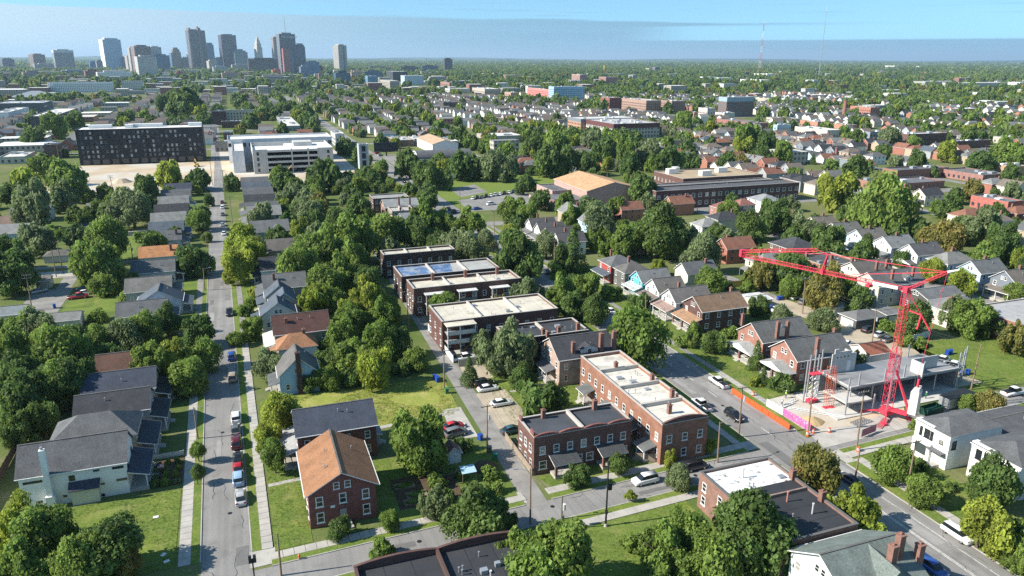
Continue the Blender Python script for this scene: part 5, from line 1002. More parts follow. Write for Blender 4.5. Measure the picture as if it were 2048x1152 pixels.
# ---------------------------------------------------------------- downtown skyline
def tower(z, x0, x1, yt, yb, col, style, label, ratio=0.8, rot=-10, top=None, name='office_tower', cat='skyscraper', roofcol=None, base=None):
    if z in 'ij': yb = max(yb, 800)
    (pa, ya), (pb, _) = T(z, x0, yt), T(z, x1, yt); pyb = T(z, 0, yb)[1]
    # distance from the foot of the tower on the ground, widths from the pixel span at that distance
    X, Y = G((pa+pb)/2, pyb); zc = PX(X, Y)[2]; W = (pb-pa)/F*zc; H = bis(lambda q: PX(X,Y,q)[1], 0, 900, ya)
    ca = abs(math.cos(math.radians(rot)))+ratio*abs(math.sin(math.radians(rot))); w = W/ca; d = w*ratio
    root = thing(name, (X,Y,0), label, cat, rz=math.radians(rot*1.5)-math.atan2(X,Y)); root['plan'] = (X-w,X+w,Y-w,Y+w); excl(X-w/2,X+w/2,Y-d/2-0.05*Y,Y+d/2)
    h0 = H if not top else H*top[0][0]
    link('shaft', MB().box(-w/2,w/2,-d/2,d/2,0,h0,skip='b').mesh('shaft', M[style]), root, color=col)
    if top:
        z0 = h0
        for k, (fr, sc_, c) in enumerate(top):
            z1 = H*(top[k+1][0] if k+1 < len(top) else 1.0); s = sc_
            link('setback', MB().box(-w/2*s,w/2*s,-d/2*s,d/2*s,z0+0.01,z1,skip='b').mesh('setback', M[style]), root, color=c or col); z0 = z1
    else: link('roof_plant', MB().box(-w*0.3,w*0.3,-d*0.3,d*0.3,h0+0.01,h0+5,skip='b').mesh('roof_plant', M['paint']), root, color=roofcol or tuple(c*0.7 for c in col))
    return root, w, d, H
tower('i',372,525,628,735,(0.30,0.22,0.18),'fac_band','brown stepped office block on the far left skyline',1.2,12)
r, w_, d_, H = tower('i',652,860,578,812,(0.60,0.62,0.64),'fac_fins','dark glass tower with white vertical fins on the left skyline',0.6,6)
link('crown', MB().box(-w_/2-0.5,w_/2+0.5,-d_/2-0.5,d_/2+0.5,H-12,H+0.5,skip='b').mesh('crown', M['siding']), r, color=(0.5,0.53,0.56))
r, w_, d_, H = tower('i',1205,1420,455,800,(0.50,0.60,0.70),'fac_blue','tall blue glass and white residential tower on the left skyline',0.55,14)
link('crown', MB().box(-w_*0.35,w_*0.4,-d_*0.3,d_*0.3,H,H+8,skip='b').mesh('crown', M['siding']), r, color=(0.66,0.68,0.7)); link('edge_wall', MB().box(-w_/2-1.5,-w_/2-0.01,-d_/2-0.5,d_/2+0.5,0,H,skip='b').mesh('edge_wall', M['siding']), r, color=(0.75,0.75,0.75))
tower('i',1040,1125,712,805,(0.10,0.22,0.48),'fac_glass','small bright blue tower left of the skyline',0.8,8)
tower('i',1120,1190,700,810,(0.25,0.27,0.3),'fac_grid','grey slab next to the small blue tower',0.8,8)
tower('i',1465,1550,642,820,(0.50,0.44,0.40),'fac_grid','narrow beige tower at the left of the downtown cluster',0.8,18); tower('i',1508,1580,555,835,(0.52,0.47,0.43),'fac_grid','beige shaft beside the brown grid tower',0.8,18)
tower('i',1560,1760,532,850,(0.26,0.19,0.18),'fac_grid','brown grid office tower in the downtown cluster',0.7,12); tower('i',1590,1815,650,882,(0.55,0.53,0.51),'fac_grid','wide beige block in front of the brown grid tower',0.6,10)
tower('i',1745,1882,542,830,(0.62,0.64,0.64),'fac_band','white and black banded tower behind the navy block',0.8,8); tower('i',1792,1962,636,830,(0.10,0.13,0.19),'fac_glass','navy glass block right of the wide beige one',0.7,6); tower('i',1420,1475,665,790,(0.06,0.09,0.13),'fac_glass','small black tower behind the beige shaft',0.8,8)
r, w_, d_, H = tower('i',1145,1512,830,925,(0.66,0.66,0.66),'siding','long white newspaper-style block with dark window band',0.35,4,name='office_block',cat='building'); link('window_band', MB().box(-w_/2-0.1,w_/2+0.1,-d_/2-0.2,-d_/2,H*0.3,H*0.45).mesh('window_band', M['farglass']), r)
tower('i',730,985,812,872,(0.33,0.40,0.42),'fac_fins','low green-grey fluted block below the finned tower',0.5,4,name='office_block',cat='building'); tower('i',990,1150,815,905,(0.26,0.13,0.11),'fac_grid','low red-brown brick block left of the white block',0.6,6,name='office_block',cat='building'); tower('i',410,660,738,808,(0.42,0.42,0.43),'fac_band','long grey low block on the far left',0.5,6,name='office_block',cat='building')
tower('i',30,165,680,790,(0.16,0.17,0.21),'fac_band','dark stepped hospital block at the left edge',0.8,10,name='office_block',cat='building'); tower('i',280,480,830,905,(0.34,0.27,0.25),'fac_grid','low brownish block near the left edge',0.5,6,name='office_block',cat='building')
tower('j',18,130,610,790,(0.12,0.14,0.2),'fac_glass','dark blue block left of the twin-ridged tower',0.9,10); tower('j',35,140,547,760,(0.28,0.20,0.17),'fac_grid','brown ziggurat-topped tower left of the twin-ridged tower',0.9,10,top=[(0.8,0.8,None),(0.92,0.5,None)]); tower('j',150,225,670,770,(0.20,0.18,0.19),'fac_grid','low grey tower behind the twin-ridged tower',0.9,10)
tower('j',215,280,602,780,(0.55,0.48,0.42),'fac_grid','slim beige hotel tower at the foot of the twin-ridged tower',0.9,10)
r, w_, d_, H = tower('j',240,440,350,812,(0.22,0.175,0.165),'fac_fins','tallest brown tower with two raised ridges',0.7,10)
for x, hh, wd in ((-0.42,12,0.1),(0.14,12,0.16)): link('ridge', MB().box(w_*(x-wd/2),w_*(x+wd/2),-d_/2-3,d_*0.3,H*0.05,H+hh,skip='b').mesh('ridge', M['siding']), r, color=(0.21,0.17,0.16))
link('roof_plant', MB().box(w_*0.08,w_*0.2,-d_*0.2,d_*0.2,H+12.01,H+19).mesh('roof_plant', M['paint']), r, color=(0.3,0.28,0.28))
tower('j',430,525,492,740,(0.14,0.26,0.40),'fac_glass','slate-blue glass tower right of the tallest tower',0.9,10,top=[(0.93,0.75,None)])
tower('j',600,788,404,752,(0.15,0.085,0.095),'fac_fins','dark maroon slab tower',0.55,14)
tower('j',715,900,565,755,(0.24,0.33,0.36),'fac_band','green glass tower with stepped pyramid top',0.9,16,top=[(0.85,0.8,(0.25,0.42,0.44)),(0.93,0.5,(0.25,0.42,0.44))])
r, w_, d_, H = tower('j',995,1078,440,672,(0.62,0.58,0.52),'fac_grid','slender cream art deco tower with tapering crown',1.0,20,top=[(0.72,0.82,None),(0.84,0.6,None),(0.93,0.36,None)]); link('spire', MB().tube((0,0,H),(0,0,H+16),w_*0.16,0.3,n=8).mesh('spire', M['siding']), r, color=(0.6,0.57,0.5))
tower('j',1195,1280,432,690,(0.42,0.33,0.30),'fac_band','banded brown and white tower left of the bank tower',0.9,16)
r, w_, d_, H = tower('j',1268,1470,392,880,(0.36,0.35,0.37),'fac_fins','grey bank tower with antenna and rooftop lettering',0.6,12); link('antenna', MB().tube((0,0,H),(0,0,H+62),1.2,0.4,n=6).mesh('antenna', M['paint']), r, color=(0.3,0.3,0.3))
fc = bpy.data.curves.new('roof_sign', 'FONT'); fc.body = 'Huntington'; fc.size = 13; fc.extrude = 0.4; fc.align_x = 'CENTER'; fc.materials.append(M['trim']); fo = bpy.data.objects.new('roof_sign', fc); fme = bpy.data.meshes.new_from_object(fo); bpy.data.objects.remove(fo); so = link('roof_sign', fme, r, (w_*0.12,-d_/2-1.2,H-14)); so.rotation_euler = (math.pi/2,0,0)
link('red_front_block', MB().box(-w_*0.42,w_*0.02,-d_/2-16,-d_/2-0.02,0,H*0.66).mesh('red_front_block', M['fac_grid']), r, color=(0.46,0.19,0.17)); link('glass_shoulder', MB().box(w_*0.0+0.5,w_*0.2,-d_/2-12,-d_/2-0.02,0,H*0.63).mesh('glass_shoulder', M['fac_glass']), r, color=(0.3,0.36,0.42))
tower('j',1455,1575,500,870,(0.26,0.28,0.34),'fac_band','curved-top blue-grey tower right of the bank tower',0.7,6,top=[(0.9,0.85,None),(0.96,0.6,None)])
tower('j',915,1275,678,835,(0.13,0.10,0.085),'fac_band','wide dark brown government block',0.3,4,name='office_block',cat='building'); tower('j',1180,1345,806,880,(0.48,0.15,0.12),'siding','red low theatre block below the bank tower',0.5,6,name='office_block',cat='building')
tower('j',438,545,700,825,(0.50,0.45,0.40),'fac_grid','beige slab right of the tallest tower base',0.8,14); tower('j',500,660,770,840,(0.42,0.46,0.48),'fac_grid','pale low office below the maroon slab',0.5,6,name='office_block',cat='building'); tower('j',535,625,670,770,(0.17,0.18,0.22),'fac_glass','dark block between maroon slab and tallest tower',0.8,6)
tower('j',1498,1615,765,890,(0.30,0.33,0.42),'fac_glass','blue and pink condominium block',0.7,10); tower('j',1578,1725,715,880,(0.26,0.34,0.46),'fac_glass','blue block with green gabled top',0.7,6); tower('j',1715,1770,770,870,(0.34,0.16,0.13),'fac_grid','narrow brick block right of the blue block',0.8,6)
r, w_, d_, H = tower('j',1897,2045,522,835,(0.58,0.54,0.48),'fac_band','lone tall beige apartment tower right of downtown',0.9,24); link('dark_slot', MB().box(w_*0.05,w_*0.2,-d_/2-0.4,-d_/2,0,H*0.98).mesh('dark_slot', M['farglass']), r)
tower('j',1895,2070,838,965,(0.07,0.09,0.12),'fac_glass','dark low block at the foot of the lone beige tower',0.8,8,name='office_block',cat='building')
tower('j',70,165,835,900,(0.42,0.12,0.10),'fac_grid','small red brick block below the tallest tower',0.7,6,name='office_block',cat='building'); tower('j',605,780,840,920,(0.45,0.33,0.28),'fac_grid','pinkish low block below downtown',0.5,4,name='office_block',cat='building'); tower('j',1005,1365,882,960,(0.45,0.43,0.41),'fac_band','long concrete parking deck below downtown',0.3,3,name='office_block',cat='building'); tower('j',720,935,745,830,(0.44,0.44,0.43),'fac_grid','pale low offices below the green tower',0.5,4,name='office_block',cat='building')
tower('a',1132,1238,46,205,(0.075,0.075,0.085),'fac_grid','isolated black office tower right of downtown',0.9,10); tower('a',880,1052,128,205,(0.05,0.06,0.075),'fac_glass','black mid-rise left of the isolated black tower',0.6,6,name='office_block',cat='building'); tower('a',1010,1080,122,205,(0.46,0.38,0.28),'fac_grid','tan block between the black ones',0.6,6,name='office_block',cat='building'); tower('a',640,850,138,200,(0.07,0.075,0.085),'fac_band','long black low block right of downtown',0.4,5,name='office_block',cat='building'); tower('a',225,535,140,182,(0.20,0.16,0.15),'fac_band','long brown low hospital block right of downtown',0.3,5,name='office_block',cat='building')
tower('a',0,70,225,325,(0.28,0.30,0.34),'fac_grid','grey block at the foot of the beige tower',0.7,5,name='office_block',cat='building'); tower('a',70,230,195,265,(0.48,0.36,0.28),'fac_grid','tan brick block right of the beige tower',0.5,5,name='office_block',cat='building'); tower('a',215,425,190,262,(0.14,0.17,0.22),'fac_glass','dark hall with red-roofed attic right of downtown',0.4,5,name='office_block',cat='building')
# ---------------------------------------------------------------- rows of smaller houses in the middle distance
def free(x, y, rad=0.0):
    for a, b, c, d in EXCL:
        if a-rad < x < b+rad and c-rad < y < d+rad: return False
    return True
hp = random.Random(21); PROTO = []
def proto(W, D, ze, zr, kind, win):
    bx = (-W/2, W/2, -D/2, D/2); parts = [('wall', wallmesh(bx, ze, zr, kind, 'siding'), None, 0, 'w'), ('roof', roofmesh(bx, ze, zr, kind, 0.4).mesh('roof', [M['shingle'], M['trim']]), None, 0, 'r')]
    mb = MB().box(-W*0.28, -W*0.28+0.7, 0.4, 1.1, ze, zr+1.0); parts.append(('chimney', mb.mesh('chimney', M['brick']), None, 0, 'c'))
    pm = MB()
    q = [(-W/2-2.4,-D/2+0.3,2.7),(-W/2-0.003,-D/2+0.3,3.4),(-W/2-0.003,D/2-0.3,3.4),(-W/2-2.4,D/2-0.3,2.7)]
    pm.quad(q).quad([(a,b,c-0.15) for a,b,c in q[::-1]]); pm.box(-W/2-2.3,-W/2-2.1,-D/2+0.4,-D/2+0.6,0,2.7).box(-W/2-2.3,-W/2-2.1,D/2-0.6,D/2-0.4,0,2.7)
    parts.append(('porch', pm.mesh('porch', M['shingle']), None, 0, 'r'))
    if win:
        for f in 'fl':
            n = 3 if f == 'f' else 2; Lf = facelen(bx, f)
            for z in ((1.1, 3.9) if ze > 5 else (1.1,)):
                for i in range(n): parts.append(('window', WIN[1], (*facept(bx, f, Lf*(i+0.6)/(n+0.2)), z), FACE[f], 'g'))
    return parts
PROTO = [proto(12,8,5.6,8.6,'gx',1), proto(11,7.5,5.4,8.2,'gx',1), proto(12,8.4,5.6,8.2,'hip',1), proto(13,8,3.8,6.6,'gx',1), proto(9,11,5.4,8.6,'gy',1), proto(14,9,5.8,8.6,'hip',1)]
WCOL = [WHITE,WHITE,CREAM,LBLUE,GREYW,(0.5,0.5,0.48),TAN,(0.33,0.14,0.10),(0.36,0.17,0.12),(0.22,0.25,0.28)]; WNM = ['white','white','cream','pale blue','grey','light grey','tan','brick-red','brick-red','slate']
RCOL = [GREY,(0.16,0.16,0.155),LGREY,DARK,BLUEG,(0.17,0.14,0.115),(0.23,0.105,0.07)]; RNM = ['grey','mid-grey','pale grey','near-black','blue-grey','brown','red']
LM = [('the black block',-60,575),('the parking garage',33,500),('the school gymnasium',170,340),('the red tower crane',120,103),('the park lawn',140,405),('the tan-roofed warehouse',*TG('f',1040,215)),('the maroon-topped apartments',*TG('b',1130,968)),('the orange brick apartments',*TG('b',755,902)),('the blue block',*TG('b',445,525)),('the glass tower',*TG('c',525,602)),('the cream low building',*TG('c',1690,842)),('the dark brick block',*TG('d',665,937)),('the red double',*TG('e',1810,795)),('the brick rowhouses',*TG('e',545,402)),('the tan brick apartments',*TG('b',1505,672)),('the cream office',*TG('h',480,480)),('the arched hall',*TG('f',1060,320)),('the brick church hall',*TG('a',1135,608)),('the white shops',*TG('f',1640,100)),('the left apartments',*TG('g',650,545))]
def near(x, y):
    px, py, _ = PX(x, y); best = None
    for n, a, b in LM:
        qx, qy, _ = PX(a, b); d = math.hypot(px-qx, (py-qy)*2.2)
        if best is None or d < best[0]: best = (d, n, px-qx, py-qy)
    d, n, dx, dy = best
    rel = ('left of ' if dx < 0 else 'right of ') if abs(dx) > 2.2*abs(dy) else ('behind ' if dy < 0 else 'in front of ')
    return rel+n
cand = []
for sx, ya, yb in ((-205,700,1500),(-110,600,1500),(-9,650,1500),(94,570,1500),(190,425,1500),(207,245,305),(250,430,1500),(310,140,1300),(405,150,1300),(500,180,1300),(595,250,1300),(690,330,1300),(785,420,1300),(880,480,1300),(150,180,320),(142,570,1500),(-58,620,1500),(42,660,1500),(357,430,1400),(452,430,1400),(547,430,1400),(642,460,1400),(737,500,1400),(980,560,1300),(1080,640,1300)):
    for side in (-1, 1):
        y = ya+hp.uniform(0,6)
        while y < yb:
            y += hp.uniform(9.8,13.0)
            if hp.random() < 0.24: continue
            x = sx+side*(14.5+hp.uniform(-1.5,1.5)); px, py, zc = PX(x, y)
            if -40 < px < 2090 and py < 1150 and free(x, y, 7.5): cand.append((zc, x, y, side))
            if sx == 150: y += 10
cand.sort()
NEARH = 225
stuffw = {i: MB() for i in range(4)}; stuffr = {i: MB() for i in range(4)}
for k, (zc, x, y, side) in enumerate(cand):
    pi = hp.randrange(len(PROTO)); wi, ri = hp.randrange(len(WCOL)), min(hp.randrange(len(RCOL)+1), 6); rz = 0.0 if side > 0 else math.pi
    if side < 0 and hp.random() < 0.5: rz = math.pi
    excl(x-6, x+6, y-4.5, y+4.5, 0.5)
    if k < NEARH:
        rf = ('gable','gable','hip','shallow','steep','hip')[pi]
        lb = WNM[wi]+' house, '+RNM[ri]+' '+rf+' roof, '+near(x, y)
        root = thing('house', (x, y, 0), lb, 'house', 'houses in the middle distance', rz=rz)
        for nm, me, loc, r_, role in PROTO[pi]:
            c = {'w': WCOL[wi], 'r': RCOL[ri], 'c': (0.25,0.11,0.08), 'g': (0.04,0.045,0.05)}[role]
            link(nm, me, root, loc, r_, color=c)
    else:
        W, D, ze, zr = hp.uniform(10,13)/2, hp.uniform(7.5,9)/2, hp.choice((4.0,5.6,5.8)), 0; zr = ze+hp.uniform(2.2,3.2); mw, mr = stuffw[wi % 4], stuffr[ri % 4]
        mw.box(x-W,x+W,y-D,y+D,0,ze,skip='bt'); 
        for s in (-1,1): mw.quad([(x+s*W,y-D,ze),(x+s*W,y+D,ze),(x+s*W,y,zr)] if s > 0 else [(x-W,y+D,ze),(x-W,y-D,ze),(x-W,y,zr)])
        mr.quad([(x-W-.4,y-D-.4,ze-.2),(x+W+.4,y-D-.4,ze-.2),(x+W+.4,y,zr+.1),(x-W-.4,y,zr+.1)]).quad([(x-W-.4,y,zr+.1),(x+W+.4,y,zr+.1),(x+W+.4,y+D+.4,ze-.2),(x-W-.4,y+D+.4,ze-.2)])
far = MB(); fmats = []
for i in range(4):
    fmats += [surf('far_wall_%d' % i, [(0.70,0.70,0.68),(0.55,0.52,0.45),(0.34,0.17,0.12),(0.36,0.38,0.40)][i], 0.8, 0.1), surf('far_roof_%d' % i, [GREY,LGREY,(0.16,0.13,0.11),DARK][i], 0.9, 0.2)]
    for src, m in ((stuffw[i], 2*i), (stuffr[i], 2*i+1)):
        n = len(far.v); far.v += src.v; far.f += [tuple(n+j for j in f) for f in src.f]; far.m += [m]*len(src.f)
# big far sheds and flat blocks dotted over the plain, too small to tell apart
fr = random.Random(9)
fm_ = [facade('far_facade_%d' % i, 3.5, 3.4, wall=[(0.60,0.59,0.56),(0.42,0.38,0.32),(0.30,0.15,0.11),(0.30,0.32,0.34)][i], wfrac=0.5, hfrac=0.5) for i in range(4)]; fmats += fm_
for k in range(2600):
    big = k < 110; big2 = 110 <= k < 230
    d = math.exp(fr.uniform(math.log(650), math.log(9500))); a = math.radians(fr.uniform(-22, 64) if fr.random() < 0.5 else fr.uniform(-20, 22))
    if big: d, a = fr.uniform(620,1700), math.radians(fr.uniform(-22,-6))
    if big2: d, a = fr.uniform(470,1500), math.radians(fr.uniform(8,62))
    x, y = math.sin(a)*d, math.cos(a)*d
    if not free(x, y, 12): continue
    W, D, H = fr.uniform(6,22)*(0.7+d/6000)*(1.5 if big else 1), fr.uniform(6,15)*(0.7+d/6000)*(1.4 if big else 1), (fr.choice((7,8,10)) if big2 else fr.choice((4.5,5,6,7)) if d < 1500 else fr.choice((5,6,7,9,13,17)))*fr.uniform(0.8,1.15); i = fr.choice((0,1,1,2,2,3))
    far.box(x-W,x+W,y-D,y+D,0,H,8+i,skip='bt'); n = len(far.v); far.v += [(x-W,y-D,H),(x+W,y-D,H),(x+W,y+D,H),(x-W,y+D,H)]; far.f.append((n,n+1,n+2,n+3)); far.m.append(fr.choice((0,0,0,2,3)))
    if big: pass
    EXCL.append((x-W-2,x+W+2,y-D-(10 if d < 1500 else 25),y+D+2))
o = struct('distant_houses', far.mesh('distant_houses', fmats), kind='stuff')

# ---------------------------------------------------------------- trees
def crown_mesh(name, seed, nclump, nleaf, leaf, mat, shape='round'):
    g = np.random.default_rng(seed)
    n = nclump; dirs = g.normal(size=(n,3)); dirs /= np.linalg.norm(dirs,axis=1)[:,None]; dirs[:,2] = np.where(dirs[:,2] < -0.72, -dirs[:,2]*0.4, dirs[:,2])
    if shape == 'cone':
        t = g.uniform(0,1,n); cz = -0.95+2.5*t; rr = (1-t)*0.62; an = g.uniform(0,2*np.pi,n)
        cen = np.stack([rr*np.cos(an), rr*np.sin(an), cz],1); cr = 0.12+0.24*(1-t)
    else:
        nl = g.integers(5,9); ld_ = g.normal(size=(nl,3)); ld_ /= np.linalg.norm(ld_,axis=1)[:,None]; ld_[:,2] = np.abs(ld_[:,2])*0.9-0.25; lc = ld_*g.uniform(0.3,0.62,nl)[:,None]; lr = g.uniform(0.3,0.5,nl)
        lc[0] = (0,0,0.1); lr[0] = 0.55; wh = g.choice(nl, n, p=lr**2/np.sum(lr**2))
        cen = lc[wh]+dirs*(lr[wh]*g.uniform(0.55,1.0,n))[:,None]; cen[:,2] *= 0.9; cr = g.uniform(0.13,0.30,n)
        if shape == 'open': cen *= np.array([1.08,1.08,1.02]); cr *= 0.74
    per = np.maximum(3,(nleaf*cr**2/np.sum(cr**2)).astype(int)); V = []; tone = []
    ctone = g.uniform(0.1,0.8,n); cls = g.uniform(0.72,1.35,n)
    for i in range(n):
        k = per[i]; d = g.normal(size=(k,3)); d /= np.linalg.norm(d,axis=1)[:,None]; d[:,2] = np.where((d[:,2] < -0.3) & (g.random(k) < 0.6), -d[:,2], d[:,2])
        p = cen[i]+d*(cr[i]*g.uniform(0.5,1.24,k))[:,None]
        inside = np.zeros(k,bool)
        for j in range(n):
            if j != i: inside |= (np.linalg.norm(p-cen[j],axis=1) < cr[j]*0.7)
        d = d[~inside]; p = p[~inside]; k = len(p)
        if not k: continue
        nrm = d+g.normal(scale=0.55,size=(k,3)); nrm /= np.linalg.norm(nrm,axis=1)[:,None]
        ref = g.normal(size=(k,3)); u = np.cross(nrm,ref); u /= np.linalg.norm(u,axis=1)[:,None]+1e-9; v = np.cross(nrm,u)
        s = leaf*cls[i]*g.uniform(0.55,1.4,k)[:,None]; asp = g.uniform(0.55,0.9,k)[:,None]
        V.append(np.stack([p-u*s, p-v*s*asp-nrm*s*0.15, p+u*s, p+v*s*asp-nrm*s*0.15],1)); tone.append(np.clip(ctone[i]+g.normal(scale=0.16,size=k),0,1))
    V = np.concatenate(V)
    if shape != 'cone':
        ct = V.mean(1); hr_ = np.percentile(np.hypot(ct[:,0],ct[:,1]),93); zl, zh = np.percentile(ct[:,2],(3,97)); V[:,:,:2] *= 0.95/hr_; V[:,:,2] = (V[:,:,2]-(zl+zh)/2)*(1.56/(zh-zl))
    tone = np.concatenate(tone); k = len(V); me = bpy.data.meshes.new(name)
    me.vertices.add(k*4); me.vertices.foreach_set('co', V.reshape(-1)); me.loops.add(k*4); me.polygons.add(k)
    me.loops.foreach_set('vertex_index', np.arange(k*4,dtype=np.int32)); me.polygons.foreach_set('loop_start', np.arange(0,k*4,4,dtype=np.int32))
    at = me.attributes.new('tone','FLOAT','FACE'); at.data.foreach_set('value', tone.astype(np.float32)); me.materials.append(mat); me.update(); return me
def trunk_mesh(seed):
    g = random.Random(seed); mb = MB(); mb.tube((0,0,0),(0.03,0,0.55),0.075,0.055,n=7); mb.tube((0.03,0,0.55),(0,0.02,1.25),0.055,0.03,n=6)
    for i in range(8):
        a = i*1.26+g.uniform(-0.3,0.3); z = g.uniform(0.5,0.85); mb.tube((0.02,0,z),(0.55*math.cos(a),0.55*math.sin(a),z+g.uniform(0.35,0.7)),0.034,0.012,n=5)
    return mb.mesh('trunk', M['bark'])
TR = [trunk_mesh(i) for i in range(3)]
HI = {t: [crown_mesh('crown', 10*i+ord(t), 80, 21000, 0.043, LEAF[t]) for i in range(3)]+[crown_mesh('crown', 77+ord(t)+k, 64, 14000, 0.043, LEAF[t], 'open') for k in range(2)] for t in LEAF}
MD = {t: [crown_mesh('crown', 5*i+ord(t)+1, 52, 6000, 0.076, LEAF[t]) for i in range(3)] for t in LEAF}
CONE = crown_mesh('crown', 4, 70, 7000, 0.05, LEAF['d'], 'cone')
BUSH = {t: crown_mesh('foliage', 3+ord(t), 26, 3000, 0.085, LEAF[t]) for t in LEAF}
tr_ = random.Random(31); NT = 0
def tree(px, py, r, t, kind='tree', label=None):
    """px,py crown centre and r crown radius in photo pixels: the ray through the crown centre meets the height its own size implies"""
    global NT
    r *= 1.03; zk = {'tree': 1.06, 'tall': 1.75, 'bush': 0.62, 'cone': 1.05, 'sapling': 1.7}[kind]
    d = ray(px, py); D = CH/(-d[2]+zk*r/F); R = r*D/F; x, y = d[0]*D, d[1]*D
    col = LEAFNAME[t]; sz = 'large' if R > 6.2 else ('small' if R < 2.6 else ('broad' if R > 4.6 else 'medium'))
    s = tr_.uniform(0.95,1.08)
    if kind == 'bush':
        root = thing('bush', (x, y, 0), label or (sz.replace('broad','large')+' '+col+' bush '+near(x,y)), 'bush', 'bushes', rz=tr_.uniform(0,6.28), scale=(R*s,R*s,R*0.85)); link('foliage', BUSH[t], root, (0,0,0.62)); link('stem', TR[0], root, scale=(1,1,0.5)); excl(x-R*.3,x+R*.3,y-R*.3,y+R*.3,0); return
    nm = {'cone':'conifer','sapling':'young_tree'}.get(kind,'tree')
    root = thing(nm, (x, y, 0), label or (sz+' '+col+' '+{'cone':'conifer','sapling':'young tree'}.get(kind,'tree')+' '+near(x,y)), 'tree', 'trees', rz=tr_.uniform(0,6.28), scale=(R*s,R*s,R*tr_.uniform(0.88,1.16)*(1.0 if kind != 'tall' else 1.2)))
    cz = {'tree': 1.06, 'tall': 1.4, 'cone': 1.05, 'sapling': 1.7}[kind]
    if kind == 'cone': me = CONE
    else: me = tr_.choice(HI[t]) if D < 330 else tr_.choice(MD[t])
    link('crown', me, root, (0,0,cz)); link('trunk', tr_.choice(TR), root, scale=(1,1,cz*0.95)); NT += 1
    excl(x-R*.5, x+R*.5, y-R*.5, y+R*.5, 0)
